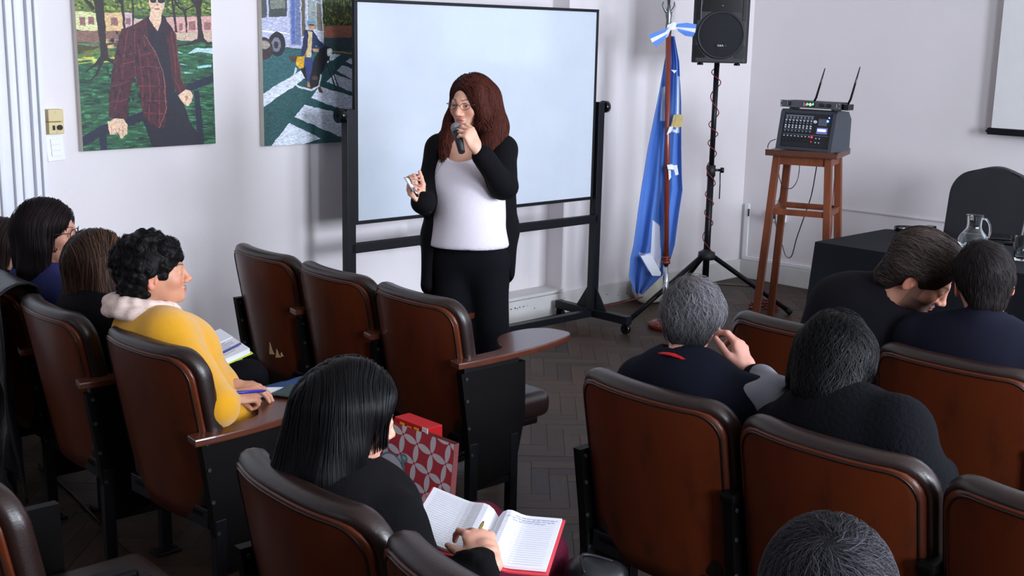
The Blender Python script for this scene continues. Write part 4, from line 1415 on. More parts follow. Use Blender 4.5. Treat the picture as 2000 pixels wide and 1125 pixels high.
def make_seat(wd=SW, tablet=True, left_std=False, seat_down=True, label='', group=None):
    t = thing('theatre_seat', label, 'theatre seat', (0, 0, 0), 0, group)
    zt, zb = .825, .30
    # wooden rear shell and leather front pad as curved grids
    nU, nV = 14, 16
    for nm, off, m, z0, puff in (('back_panel', -.012, M['shell'], zb, 0), ('back_cushion', .028, M['leather'], .42, .028)):
        V, Fc = [], []
        for lay in (0, 1):
            for j in range(nV + 1):
                z = z0 + (zt - z0) * (1 - (1 - j / nV) ** 1.6)
                hw = hwidth(z, wd)
                for i in range(nU + 1):
                    u = -1 + 2 * i / nU
                    o_ = off + (puff * (1 - u ** 4) * (1 - (2 * j / nV - 1) ** 6) if lay else -.010 - (0 if puff else .004))
                    V.append(bpt(u * hw, z, o_, wd))
        g = np.arange(len(V)).reshape(2, nV + 1, nU + 1)
        for j in range(nV):
            for i in range(nU):
                Fc.append((g[0, j, i], g[0, j + 1, i], g[0, j + 1, i + 1], g[0, j, i + 1]))
                Fc.append((g[1, j, i], g[1, j, i + 1], g[1, j + 1, i + 1], g[1, j + 1, i]))
            Fc.append((g[0, j, 0], g[1, j, 0], g[1, j + 1, 0], g[0, j + 1, 0]))
            Fc.append((g[0, j, nU], g[0, j + 1, nU], g[1, j + 1, nU], g[1, j, nU]))
        for i in range(nU):
            Fc.append((g[0, 0, i], g[0, 0, i + 1], g[1, 0, i + 1], g[1, 0, i]))
            Fc.append((g[0, nV, i], g[1, nV, i], g[1, nV, i + 1], g[0, nV, i + 1]))
        np_mesh(nm, np.array(V), [tuple(map(int, f)) for f in Fc], m, t)
    # padded rim swept up one side, over the top and down the other
    path = []
    for z in np.linspace(.33, zt - .065, 14):
        path.append((-(wd / 2 - .016), z))
    for a in np.linspace(0, PI / 2, 9)[1:]:
        path.append((-(wd / 2 - .016 - .065 + .065 * math.cos(a)), zt - .065 + .065 * math.sin(a)))
    for y in np.linspace(-(wd / 2 - .087), wd / 2 - .087, 12)[1:-1]:
        path.append((y, zt))
    path += [(-y, z) for y, z in reversed(path[:23 - 1])]
    V, Fc = [], []
    PR = [(-.024, -.008), (-.026, .006), (-.018, .018), (-.002, .024), (.018, .024), (.036, .018), (.046, .006), (.046, -.010), (.030, -.016), (-.012, -.014)]
    n = len(path)
    for i, (y, z) in enumerate(path):
        a = Vector(path[min(i + 1, n - 1)]) - Vector(path[max(i - 1, 0)])
        a.normalize()
        out = Vector((-a.y, a.x))        # outward in the y-z plane
        taper = 1.0 if z > .5 else .55 + .45 * max(0, (z - .33) / .17)
        for (o_, r_) in PR:
            q = bpt(y, z, 0, wd)
            V.append(q + Vector((o_ * taper * (1 - .25 * abs(out.x)) + .004, out.x * r_ * taper * (1 - .35 * abs(out.x)), out.y * r_ * taper)))
    k = len(PR)
    for i in range(n - 1):
        for j in range(k):
            a, b_ = i * k + j, i * k + (j + 1) % k
            Fc.append((a, a + k, b_ + k, b_))
    Fc.append(tuple(range(k)))
    Fc.append(tuple(reversed(range((n - 1) * k, n * k))))
    np_mesh('padded_rim', np.array(V), [tuple(map(int, f)) for f in Fc], M['leather'], t)
    pp = [bpt(y * (1 - .012 / (wd / 2)) if abs(y) > .1 else y, z - (.010 if z > zt - .06 else 0), -.026, wd) for y, z in path]
    MB().tube(pp, .0032, 6).build('piping', M['piping'], t)
    # seat cushion and its pan
    if seat_down:
        bm = bmesh.new()
        bmesh.ops.create_cube(bm, size=1)
        for v in bm.verts:
            v.co = Vector((.30 + v.co.x * .44, v.co.y * (wd - .07), .395 + v.co.z * .10))
        bmesh.ops.bevel(bm, geom=bm.edges[:], offset=.035, segments=4, profile=.5, affect='EDGES')
        MB().bm(bm, None, True).build('seat_cushion', M['leather'], t)
        MB().box((.08, -wd / 2 + .05, .325), (.46, wd / 2 - .05, .352), .006).build('seat_pan', M['ebony'], t)
    MB().box((-.01 + .09, -wd / 2 + .03, .30), (.13, wd / 2 - .03, .36), .004).build('hinge_rail', M['blackmetal'], t)
    # iron-and-board standard on the sitter's right (and on the left at the row's end)
    for s_ in ([-1, 1] if left_std else [-1]):
        y = s_ * wd / 2
        std = MB().prism([(.035, .60), (.33, .60), (.335, .40), (.29, .20), (.09, .16), (.065, .40)], -.014, .014, Matrix(((1, 0, 0, 0), (0, 0, 1, y), (0, 1, 0, 0), (0, 0, 0, 1))))
        so = std.build('side_panel', M['ebony'], t)
        for bx_, bz_ in ((.055, .58), (.06, .50), (.07, .40), (.085, .30)):
            MB().cyl((bx_, y - .014, bz_), (bx_, y - .019, bz_), .006, seg=8).build('bolt', M['boltmetal'], so)
        for xx in (.095, .285):
            lg = MB().box((xx - .018, y - .016, .008), (xx + .018, y + .016, .34), .003).build('leg', M['blackmetal'], t)
            MB().box((xx - .045, y - .03, 0), (xx + .045, y + .03, .012), .004).cyl((xx - .02 + .045, y, .012), (xx - .02 + .045, y, .018), .008, seg=8).build('floor_flange', M['blackmetal'], lg)
        MB().box((.095, y - .01, .16), (.285, y + .01, .185), .003).build('spacer_bar', M['blackmetal'], t)
    if tablet == 'arm':
        y = -wd / 2
        MB().box((.03, y - .022, .60), (.30, y + .022, .625), .008).build('armrest', M['ebony'], t)
    # writing tablet arm
    elif tablet:
        y = -wd / 2
        out = smooth_path([(.01, y - .03, 0), (.10, y - .037, 0), (.24, y - .035, 0), (.40, y - .02, 0), (.54, y + .012, 0), (.60, y + .035, 0), (.625, y + .07, 0), (.62, y + .12, 0), (.60, y + .165, 0),
                           (.54, y + .20, 0), (.44, y + .20, 0), (.36, y + .17, 0), (.32, y + .12, 0), (.285, y + .065, 0), (.24, y + .035, 0), (.12, y + .028, 0), (.02, y + .027, 0)], 4)
        bm = bmesh.new()
        vb = [bm.verts.new((p[0], p[1], .622)) for p in out]
        f = bm.faces.new(vb)
        r = bmesh.ops.extrude_face_region(bm, geom=[f])
        for v in r['geom']:
            if isinstance(v, bmesh.types.BMVert):
                v.co.z += .023
        bmesh.ops.recalc_face_normals(bm, faces=bm.faces[:])
        ed = [e for e in bm.edges if e.calc_length() > 0 and abs(e.verts[0].co.z - e.verts[1].co.z) < 1e-6]
        bmesh.ops.bevel(bm, geom=ed, offset=.005, segments=2, profile=.6, affect='EDGES')
        MB().bm(bm).build('tablet_arm', M['armwood'], t)
        MB().box((.05, y - .012, .595), (.30, y + .012, .624), .003).build('arm_bracket', M['blackmetal'], t)
    return t


def seat_at(cx_, cy_, rz, kw, label, group):
    t = make_seat(label=label, group=group, **kw)
    t.location = (cx_, cy_, 0)
    t.rotation_euler = (0, 0, rz)
    return t


def row(lx, ly, n, pitch, rz, labels, group, kws=None):
    """lx, ly: left top corner of the first seat; seats go to -y"""
    res = []
    d = np.array([math.sin(rz), -math.cos(rz)])
    for k in range(n):
        kw = dict(wd=pitch - .012, tablet=True, left_std=(k == 0))
        if kws:
            kw.update(kws[k])
        c = np.array([lx, ly]) + d * (pitch * (k + .5)) - np.array([.04, 0])
        res.append(seat_at(c[0], c[1], rz, kw, labels[k], group))
    return res


Rz = math.radians(1.6)
G1 = 'wooden-backed theatre seats in rows'
row_mid = row(2.712, 4.455, 3, .508, math.radians(-2.2), ['empty dark wooden theatre seat nearest the wall below the two paintings, chipped at its foot',
                                            'empty wooden theatre seat, middle one of the three in front of the presenter',
                                            'empty wooden theatre seat with free tablet arm at the aisle, before the presenter'], G1)
# chipped veneer near the foot of the first one
row_left = row(1.68, 5.03, 4, .505, math.radians(-3.0), ['theatre seat against the painting wall at the far left, mostly outside the frame', 'theatre seat at far left with the black leather coat over its back', 'theatre seat under the brown-haired listener at the left',
                                             'theatre seat of the listener in the yellow sweater, phone on its tablet'], G1)
row_left[3].location = (1.60, 3.165, 0)
row_left[3].rotation_euler = (0, 0, math.radians(2.5))
row_rb = row(2.392, 2.158, 3, .532, math.radians(-1.6), ['reddish wooden theatre seat of the grey-haired man with the red lanyard', 'wide reddish wooden theatre seat behind the person in the black cardigan',
                                                 'dark theatre seat at the right edge with a rounded top, partly cut by the frame'], G1, [dict(tablet='arm')] * 3)
row_ra = row(3.305, 2.315, 3, .54, math.radians(-1.2), ['theatre seat behind the raised hand, under the bearded man leaning over', 'bright reddish theatre seat at the right, behind the man in the navy jacket',
                                               'theatre seat farthest right in the second row, mostly outside the frame'], G1, [dict(tablet='arm')] * 3)
row_rc = row(1.335, 2.21, 3, .56, math.radians(-4), ['theatre seat of the black-haired writer, its rim shining at the bottom left', 'theatre seat at the bottom edge, right of the writer\'s',
                                              'theatre seat under the grey-haired head at the bottom of the picture'], G1, [dict(tablet='arm')] * 3)
end_seat = row(.86, 2.74, 1, .52, math.radians(-3), ['lone theatre seat corner at the bottom left edge of the picture'], G1, [dict(tablet='arm')])
ck = MB()
s0 = row_mid[0]
M['bare'] = mat('bare_wood_chip', (226, 190, 140), .7, var=.1)
for (yy, zz, ww, hh) in ((-.06, .40, .02, .035), (-.015, .405, .022, .05), (-.09, .41, .012, .015)):
    a = [bpt(yy - ww, zz, -.027), bpt(yy + ww * .9, zz - .008, -.027), bpt(yy + ww * .3, zz + hh * .5, -.027), bpt(yy - ww * .1, zz + hh, -.027), bpt(yy - ww * .5, zz + hh * .3, -.027)]
    b_ = [p + Vector((.003, 0, 0)) for p in a]
    MB().add([*a, *b_], [tuple(reversed(range(5))), tuple(range(5, 10))] + [(i, (i + 1) % 5, (i + 1) % 5 + 5, i + 5) for i in range(5)]).build('veneer_chip', M['bare'], s0)
# ================================================================ SIGNED-DISTANCE MODELLING FOR BODIES, CLOTHES AND HAIR
def nv(v):
    v = np.asarray(v, float)
    return v / (np.linalg.norm(v) + 1e-9)


def frame(fwd, up):
    """rotation matrix whose columns are forward, left, up"""
    f = nv(fwd)
    l = nv(np.cross(up, f))
    u = np.cross(f, l)
    return np.stack([f, l, u], 1)


def rotm(ax, deg):
    return np.array(Matrix.Rotation(math.radians(deg), 3, Vector(ax)))


class SDF:
    """ordered list of primitives, blended smoothly; evaluated lazily on points or sparse grids"""

    def __init__(s):
        s.p = []

    # kinds: 'c' tapered capsule (a,b,ra,rb, flat frame), 'e' ellipsoid (c, r, R)
    def cap(s, a, b, ra, rb=None, k=.02, op='+'):
        s.p.append(('c', np.array(a, float), np.array(b, float), float(ra), float(ra if rb is None else rb), k, op))
        return s

    def ell(s, c, r, R=None, k=.02, op='+'):
        s.p.append(('e', np.array(c, float), np.array(r, float), np.eye(3) if R is None else np.array(R), None, k, op))
        return s

    def plane(s, p, n, k=.005, op='-'):
        """cuts away the half space on the side the normal points to"""
        s.p.append(('p', np.array(p, float), nv(n), None, None, k, op))
        return s

    def xform(s, R, t, sc=1.0):
        """copy of the field scaled, rotated and moved"""
        o = SDF()
        for q in s.p:
            kd = q[0]
            if kd == 'c':
                o.p.append(('c', R @ (q[1] * sc) + t, R @ (q[2] * sc) + t, q[3] * sc, q[4] * sc, q[5] * sc, q[6]))
            elif kd == 'e':
                o.p.append(('e', R @ (q[1] * sc) + t, q[2] * sc, R @ q[3], None, q[5] * sc, q[6]))
            else:
                o.p.append(('p', R @ (q[1] * sc) + t, R @ q[2], None, None, q[5] * sc, q[6]))
        return o

    def grow(s, d):
        o = SDF()
        for q in s.p:
            if q[6] == '-':
                continue
            if q[0] == 'c':
                o.p.append(('c', q[1], q[2], max(.004, q[3] + d), max(.004, q[4] + d), q[5], q[6]))
            elif q[0] == 'e':
                o.p.append(('e', q[1], np.maximum(q[2] + d, .004), q[3], None, q[5], q[6]))
        return o

    def join(s, o):
        s.p += o.p
        return s

    @staticmethod
    def _d(q, X):
        if q[0] == 'c':
            a, b = q[1], q[2]
            ba = b - a
            L2 = ba @ ba + 1e-12
            h = np.clip(((X - a) @ ba) / L2, 0, 1)
            d = np.linalg.norm(X - a - h[..., None] * ba, axis=-1)
            return d - (q[3] + (q[4] - q[3]) * h)
        if q[0] == 'e':
            Y = (X - q[1]) @ q[3]
            k0 = np.linalg.norm(Y / q[2], axis=-1)
            k1 = np.linalg.norm(Y / (q[2] ** 2), axis=-1)
            return k0 * (k0 - 1) / (k1 + 1e-9)
        return -((X - q[1]) @ q[2])

    @staticmethod
    def _mix(D, d, k, op):
        if op == '+':
            h = np.maximum(k - np.abs(D - d), 0) / k
            return np.minimum(D, d) - h * h * k * .25
        d = -d
        h = np.maximum(k - np.abs(D - d), 0) / k
        return np.maximum(D, d) + h * h * k * .25

    def at(s, X):
        D = np.full(X.shape[:-1], 9.0)
        for q in s.p:
            D = s._mix(D, s._d(q, X), q[5], q[6])
        return D

    def bounds(s):
        lo, hi = np.full(3, 1e9), np.full(3, -1e9)
        for q in s.p:
            if q[6] == '-' or q[0] == 'p':
                continue
            if q[0] == 'c':
                lo = np.minimum(lo, np.minimum(q[1] - q[3], q[2] - q[4]))
                hi = np.maximum(hi, np.maximum(q[1] + q[3], q[2] + q[4]))
            else:
                e = np.sqrt(((q[3] * q[2]) ** 2).sum(1))
                lo, hi = np.minimum(lo, q[1] - e), np.maximum(hi, q[1] + e)
        return lo, hi

    def mesh(s, h, lo=None, hi=None, noise=None, post=None):
        l0, h0 = s.bounds()
        lo = l0 - 3 * h if lo is None else np.array(lo)
        hi = h0 + 3 * h if hi is None else np.array(hi)
        ax = [np.arange(lo[i], hi[i] + h, h) for i in range(3)]
        D = np.full([len(a) for a in ax], 9.0, np.float32)
        for q in s.p:
            m_ = q[5] + 3 * h
            if q[0] == 'p':
                sl = tuple(slice(0, len(a)) for a in ax)
            else:
                if q[0] == 'c':
                    bl, bh = np.minimum(q[1] - q[3], q[2] - q[4]) - m_, np.maximum(q[1] + q[3], q[2] + q[4]) + m_
                else:
                    e = np.sqrt(((q[3] * q[2]) ** 2).sum(1))
                    bl, bh = q[1] - e - m_, q[1] + e + m_
                sl = tuple(slice(int(np.clip(np.searchsorted(ax[i], bl[i]), 0, len(ax[i]))), int(np.clip(np.searchsorted(ax[i], bh[i]), 0, len(ax[i])))) for i in range(3))
                if any(t.stop <= t.start for t in sl):
                    continue
            X = np.stack(np.meshgrid(*[ax[i][sl[i]] for i in range(3)], indexing='ij'), -1)
            D[sl] = s._mix(D[sl], s._d(q, X), q[5], q[6])
        if noise is not None:
            near = np.abs(D) < .03
            idx = np.argwhere(near)
            X = lo + idx * h
            D[near] += noise(X).astype(np.float32)
        return surface_nets(D, lo, h)


def surface_nets(D, lo, h):
    S = D < 0
    A = np.zeros(np.array(D.shape) - 1, np.int8)
    for dx in (0, 1):
        for dy in (0, 1):
            for dz in (0, 1):
                A += S[dx:D.shape[0] - 1 + dx, dy:D.shape[1] - 1 + dy, dz:D.shape[2] - 1 + dz]
    act = (A > 0) & (A < 8)
    idx = np.argwhere(act)
    if len(idx) == 0:
        return np.zeros((0, 3)), np.zeros((0, 4), int)
    imap = np.full(A.shape, -1, np.int64)
    imap[act] = np.arange(len(idx))
    cor = np.array([[a, b, c] for a in (0, 1) for b in (0, 1) for c in (0, 1)])
    vals = np.stack([D[tuple((idx + c).T)] for c in cor], 1).astype(float)
    acc = np.zeros((len(idx), 3))
    cnt = np.zeros(len(idx))
    for i in range(8):
        for j in range(i + 1, 8):
            if np.abs(cor[i] - cor[j]).sum() != 1:
                continue
            a, b = vals[:, i], vals[:, j]
            m = (a < 0) != (b < 0)
            t = np.where(m, a / np.where(m, a - b, 1), 0)
            acc += m[:, None] * (cor[i] + (cor[j] - cor[i]) * t[:, None])
            cnt += m
    V = lo + (idx + acc / cnt[:, None]) * h
    Q = []
    for axn in range(3):
        o = [0, 1, 2]
        o.remove(axn)
        sl0 = [slice(None)] * 3
        sl1 = [slice(None)] * 3
        sl0[axn], sl1[axn] = slice(0, -1), slice(1, None)
        ch = S[tuple(sl0)] != S[tuple(sl1)]
        e = np.argwhere(ch)
        ok = (e[:, o[0]] > 0) & (e[:, o[1]] > 0) & (e[:, o[0]] < D.shape[o[0]] - 1) & (e[:, o[1]] < D.shape[o[1]] - 1)
        e = e[ok]
        if len(e) == 0:
            continue
        d1, d2 = np.zeros(3, int), np.zeros(3, int)
        d1[o[0]], d2[o[1]] = 1, 1
        q = np.stack([imap[tuple((e - d1 - d2).T)], imap[tuple((e - d2).T)], imap[tuple(e.T)], imap[tuple((e - d1).T)]], 1)
        ins = S[tuple(e.T)]
        if axn == 1:
            ins = ~ins
        q[~ins] = q[~ins][:, ::-1]
        Q.append(q)
    Q = np.concatenate(Q)
    Q = Q[(Q >= 0).all(1)]
    return V, Q


def folds(amp=.003, freq=38, seed=1, dirs=5, stretch=(1, 1, .5)):
    r = np.random.default_rng(seed)
    K = [(nv(r.normal(size=3)) * np.array(stretch) * freq * r.uniform(.5, 1.4), r.uniform(0, 6), r.uniform(.4, 1)) for _ in range(dirs)]

    def f(X):
        s = np.zeros(len(X))
        w = np.zeros(len(X))
        for k, p, a in K:
            w = np.sin(X @ k[[1, 2, 0]] * .35 + p * 2) * 1.6
            s += a * np.sin(X @ k + p + w)
        return amp * s / 2
    return f


class Acc:
    """joins several meshed pieces into one mesh with a colour attribute"""

    def __init__(s):
        s.V, s.Q, s.C, s.n = [], [], [], 0

    def add(s, V, Q, col):
        if len(V) == 0:
            return
        c = np.asarray(col, float)
        s.V.append(V)
        s.Q.append(Q + s.n)
        s.C.append(np.tile(c, (len(V), 1)) if c.ndim == 1 else c)
        s.n += len(V)

    def build(s, name, m, parent):
        return np_mesh(name, np.concatenate(s.V), np.concatenate(s.Q), m, parent, True, np.concatenate(s.C))


# ---------------------------------------------------------------- heads
def head_sdf(female=True, ears=True, mouth=.0, jaw=1.0):
    """own frame: +x face, +y left, +z up; about .235 tall from chin to crown"""
    s = SDF()
    s.ell((-.014, 0, .028), (.100, .078, .092), k=.01)
    s.ell((.022, 0, -.03), (.066, .060 * jaw, .080), k=.03)
    s.ell((-.03, 0, -.02), (.07, .066, .06), k=.03)
    s.ell((.036, 0, -.082), (.042, .043 * jaw, .034), k=.03)
    s.ell((.070, 0, -.100), (.017, .020, .015), k=.022)
    for y in (-1, 1):
        s.ell((.056, .040 * y, -.032), (.024, .022, .022), k=.022)
        s.cap((.086, .012 * y, .010), (.068, .044 * y, .006), .009, .008, k=.012)
        s.ell((.098, .031 * y, -.008), (.017, .020, .013), k=.012, op='-')
    s.cap((.090, 0, .002), (.104, 0, -.036), .0075, .009, k=.012)
    s.ell((.106, 0, -.041), (.0125, .0115, .0105), k=.008)
    for y in (-1, 1):
        s.ell((.096, .0125 * y, -.045), (.010, .0075, .0075), k=.007)
        s.ell((.101, .006 * y, -.053), (.004, .003, .004), k=.003, op='-')
        # eyelids around the eyeball
        s.ell((.0765, .031 * y, -.008), (.0150, .0165, .0150), k=.004)
        s.ell((.0960, .0325 * y, -.0085), (.012, .0135, .0048), k=.002, op='-')
    s.ell((.086, 0, -.0665), (.0115, .021, .0048), k=.007)
    s.ell((.0845, 0, -.0768), (.0115, .017, .0055), k=.007)
    s.ell((.104, 0, -.0712), (.016, .021, .0014 + mouth), k=.003, op='-')
    if ears:
        for y in (-1, 1):
            R = np.array(Matrix.Rotation(math.radians(-18 * y), 3, 'Z') @ Matrix.Rotation(math.radians(12), 3, 'Y'))
            s.ell((-.012, .080 * y, -.016), (.019, .0075, .033), R, k=.008)
            s.ell((-.008, .087 * y, -.016), (.011, .006, .021), R, k=.004, op='-')
            s.ell((-.004, .080 * y, -.024), (.005, .006, .008), R, k=.004)
    return s


def paint_head(V, skin, lip, blush, beard=None, brow=None, brow_w=1.0):
    """colours for points given in the head's own frame"""
    x, y, z = V.T
    C = np.tile(np.array(skin), (len(V), 1))

    def mixin(w, col):
        nonlocal C
        w = np.clip(w, 0, 1)[:, None]
        C = C * (1 - w) + np.array(col) * w
    mixin(.45 * np.exp(-(((abs(y) - .042) / .018) ** 2 + ((z + .035) / .02) ** 2)) * (x > .03), blush)
    mixin(.35 * np.exp(-((y / .014) ** 2 + ((z + .042) / .014) ** 2)) * (x > .09), blush)
    mixin(.55 * (abs(y) > .073) * (x < .02) * (x > -.04) * (abs(z + .016) < .036), blush)
    if beard is not None:
        w = np.clip((-.048 - z) / .012, 0, 1) * (x > .0) * np.clip((x + .02) / .05, 0, 1)
        w = np.maximum(w, (abs(y) > .05) * (x < .035) * (x > .0) * (z < .01) * .6)
        w = np.maximum(w, (abs(y) < .034) * (z < -.052) * (z > -.066) * (x > .07) * 1.0)
        mixin(w * .8, beard)
    lipw = (((y / .020) ** 2 + ((z + .0715) / .0100) ** 2) < 1) * (x > .086)
    mixin(lipw * .7, lip)
    if brow is not None:
        t = (abs(y) - .014) / .034
        zc = .0125 + .006 * np.sin(np.clip(t, 0, 1) * 2.2)
        mixin(((t > -.05) & (t < 1.05) & (x > .04)) * .85 * np.clip(1.35 - abs(z - zc) / (.0032 * brow_w * (1.15 - .55 * np.clip(t, 0, 1))), 0, 1), brow)
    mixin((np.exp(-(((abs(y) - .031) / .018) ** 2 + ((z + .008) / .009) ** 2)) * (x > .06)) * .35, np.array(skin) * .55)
    return C


# ---------------------------------------------------------------- hands
def hand_sdf(curl, thumb=((.45, .75, -.35), (.75, .45, -.45)), spread=5, side=1, sc=1.0):
    """own frame: +x fingers, +y thumb side, +z back of the hand. curl: four fingers x three joint angles (degrees)"""
    s = SDF()
    s.ell((.045, .002, -.002), (.05, .038, .0145), k=.01)
    s.ell((.072, .004, -.001), (.026, .040, .0125), k=.012)
    s.cap((-.03, 0, 0), (.025, 0, 0), .0235, .022, k=.02)
    s.ell((.04, .026, -.010), (.030, .016, .014), k=.012)
    L = (.072, .080, .074, .058)
    ys = (.031, .0105, -.0105, -.030)
    tips = []
    for f in range(4):
        p = np.array([.088 - (0, -.002, .002, .010)[f], ys[f], 0.0])
        ang = 0.0
        sp = math.radians((1.5, .5, -.5, -1.5)[f] * spread)
        seg = (L[f] * .46, L[f] * .30, L[f] * .24)
        rad = (.0092, .0083, .0076, .0066) if f < 3 else (.0082, .0074, .0067, .0058)
        for j in range(3):
            ang += math.radians(curl[f][j])
            d = np.array([math.cos(ang) * math.cos(sp), math.cos(ang) * math.sin(sp), -math.sin(ang)])
            q = p + d * seg[j]
            s.cap(p, q, rad[j], rad[j + 1], k=.004 if j else .008)
            p = q
        nrm = np.array([math.sin(ang), 0, math.cos(ang)])
        tips.append((p - d * .004 + nrm * rad[3] * .8, nrm))
    p = np.array([.020, .026, -.008])
    for j, (dv, l, r0, r1) in enumerate(((thumb[0], .045, .0145, .0110), (thumb[1], .034, .0108, .0092), (thumb[1] if len(thumb) < 3 else thumb[2], .026, .0092, .0072))):
        q = p + nv(dv) * l
        s.cap(p, q, r0, r1, k=.010 if j == 0 else .004)
        p = q
    tips.append((p, np.array([0, .3, 1.0])))
    if side < 0:
        for i, q in enumerate(s.p):
            q = list(q)
            q[1] = q[1] * np.array([1, -1, 1])
            if q[0] == 'c':
                q[2] = q[2] * np.array([1, -1, 1])
            s.p[i] = tuple(q)
        tips = [(a * np.array([1, -1, 1]), b) for a, b in tips]
    return s, tips


RELAX = [(25, 25, 15), (30, 30, 18), (32, 32, 20), (35, 30, 20)]
GRIP = [(60, 70, 40), (65, 75, 40), (68, 75, 40), (70, 70, 40)]


# ---------------------------------------------------------------- hair
def hair_strands(sd, roots, comb, n=24, step=.012, width=.0022, lift=(.0, .004), seed=0, wave=0.0, wfreq=60, zmin=-9, taper=True, shade=.25, tint=None, tintp=0.0, jit=.25, clump=0.0, minlen=.5, tips=3):
    """strands that run over the surface of the hair mass sd, guided by comb(points) directions"""
    r = np.random.default_rng(seed)
    minus = [q for q in sd.p if q[6] == '-']

    def bare(Y):
        m_ = np.zeros(len(Y), bool)
        for q in minus:
            m_ |= sd._d(q, Y) < .0025
        return m_
    roots = roots[~bare(roots)]
    N = len(roots)
    X = roots.copy()
    off = r.uniform(lift[0], lift[1], N)
    ph = r.uniform(0, 6.28, N)
    jv = r.normal(0, jit, (N, 3))
    ln = (n * r.uniform(minlen, 1.0, N)).astype(int)
    life = np.zeros(N)

    def grad(Y):
        e = 2e-3
        d0 = sd.at(Y)
        G = np.stack([sd.at(Y + np.array(v) * e) - d0 for v in ((1, 0, 0), (0, 1, 0), (0, 0, 1))], -1)
        return d0, G / (np.linalg.norm(G, axis=-1, keepdims=True) + 1e-9)
    pts, nrms = [], []
    alive = np.ones(N, bool)
    free = np.zeros(N, int)
    Dp = np.tile([0, 0, -1.0], (N, 1))
    for i in range(n):
        d0, G = grad(X)
        fr_ = (free > 0) | ((G[:, 2] < -.45) & (i > 0))
        free[fr_] += 1
        X = np.where(fr_[:, None], X, X - G * (d0 - off)[:, None])
        pts.append(X.copy())
        nrms.append(G)
        D = comb(X) + jv * .5
        D = np.where(fr_[:, None], Dp * .8 + np.array([0, 0, -.3]) + jv * .3, D - G * (D * G).sum(1, keepdims=True))
        D /= np.linalg.norm(D, axis=1, keepdims=True) + 1e-9
        S_ = np.cross(G, D)
        D = D + S_ * (wave * np.sin(i * step * wfreq + ph))[:, None]
        Dp = D
        stop = (i >= ln) | (X[:, 2] < zmin) | (free > tips) | bare(X)
        alive &= ~stop
        life += alive
        X = np.where(alive[:, None], X + D * step, X + D * 1e-5)
    Pn = np.stack(pts, 1)
    Gn = np.stack(nrms, 1)
    T = np.gradient(Pn, axis=1)
    T /= np.linalg.norm(T, axis=2, keepdims=True) + 1e-9
    Bn = np.cross(Gn, T)
    w = width * r.uniform(.6, 1.3, N)[:, None] * np.ones(n)
    if taper:
        tt = np.linspace(0, 1, n)[None]
        fr = np.clip(tt * n / np.maximum(ln[:, None], 1), 0, 1)
        w = w * np.clip(1.25 - fr ** 3 * 1.2, .06, 1)
    w = w * (life > min(5, n - 3))[:, None]
    A_ = Pn + Bn * w[..., None]
    B_ = Pn - Bn * w[..., None]
    C_ = Pn + Gn * (w * .8)[..., None]
    V = np.stack([A_, C_, B_], 2).reshape(-1, 3)
    base = (np.arange(N) * n * 3)[:, None, None]
    i_ = (np.arange(n - 1) * 3)[None, :, None]
    quads = []
    for a, b in ((0, 1), (1, 2)):
        q = np.concatenate([base + i_ + a, base + i_ + b, base + i_ + 3 + b, base + i_ + 3 + a], 2)
        quads.append(q.reshape(-1, 4))
    sh = 1 + r.normal(0, shade, N)
    col = np.clip(sh, .35, 2.2)[:, None] * np.ones(3)
    if tint is not None:
        m = r.random(N) < tintp
        col[m] = np.array(tint) * np.clip(1 + r.normal(0, .15, m.sum()), .5, 1.6)[:, None]
    Cc = np.repeat(col, n * 3, 0)
    return V, np.concatenate(quads), Cc


def surf_points(V, N, seed, cond=None):
    r = np.random.default_rng(seed)
    if cond is not None:
        V = V[cond(V)]
    return V[r.integers(0, len(V), N)]
# ================================================================ PEOPLE
M['skin'] = mat('skin', (255, 255, 255), .5, attr=True, sss=.12, bump=.06, bscale=260)
M['eye'] = mat('eyeball', (255, 255, 255), .12, attr=True)
SKIN = lambda c: np.array(srgb(c))


def cloth(name, rgb, rough=.85, bump=.25, bscale=400, var=.1, sheen=.0):
    return mat(name, rgb, rough, var=var, vscale=7, bump=bump, bscale=bscale, sheen=sheen, spec=.12)


def hairmat(name, rgb, rough=.38, spec=.5):
    return mat(name, tuple(c * .8 for c in rgb), rough + .10, attr=True, spec=spec * .25)


def basis(hip, neck, left):
    up = nv(np.subtract(neck, hip))
    f = nv(np.cross(left, up))
    l = np.cross(up, f)
    return f, l, up


def torso_sdf(hip, neck, left, sw, female, bulk=1.0):
    f, l, up = basis(hip, neck, left)
    R = np.stack([f, l, up], 1)
    L = np.linalg.norm(np.subtract(neck, hip))
    at = lambda t, a=0, b=0: hip + up * L * t + f * a + l * b
    s = SDF()
    s.ell(at(.02), (.115 * bulk, .165 * bulk, .13), R, k=.05)
    s.ell(at(.34, -.005), (.098 * bulk, (.128 if female else .145) * bulk, .15), R, k=.07)
    s.ell(at(.66, .0), (.108 * bulk, .148 * bulk, .17), R, k=.07)
    s.ell(at(.80, -.012), (.085 * bulk, sw * .92, .105), R, k=.06)
    if female:
        for b in (-1, 1):
            s.ell(at(.64, .070 * bulk, .062 * b), (.050, .056, .060), R, k=.06)
    return s


def arm_sdf(sh, el, wr, ra=.050, rb=.041, rc=.029, end=0.0):
    s = SDF()
    s.cap(sh, el, ra, rb, k=.035)
    w2 = wr + nv(np.subtract(el, wr)) * end
    s.cap(el, w2, rb * .98, rc, k=.02)
    return s


def leg_sdf(hipj, kn, an, ra=.085, rb=.060, rc=.038):
    s = SDF()
    s.cap(hipj, kn, ra, rb, k=.05)
    s.cap(kn, np.array(kn) * .6 + np.array(an) * .4, rb, rb * .93, k=.02)
    s.cap(np.array(kn) * .6 + np.array(an) * .4, an, rb * .93, rc, k=.02)
    return s


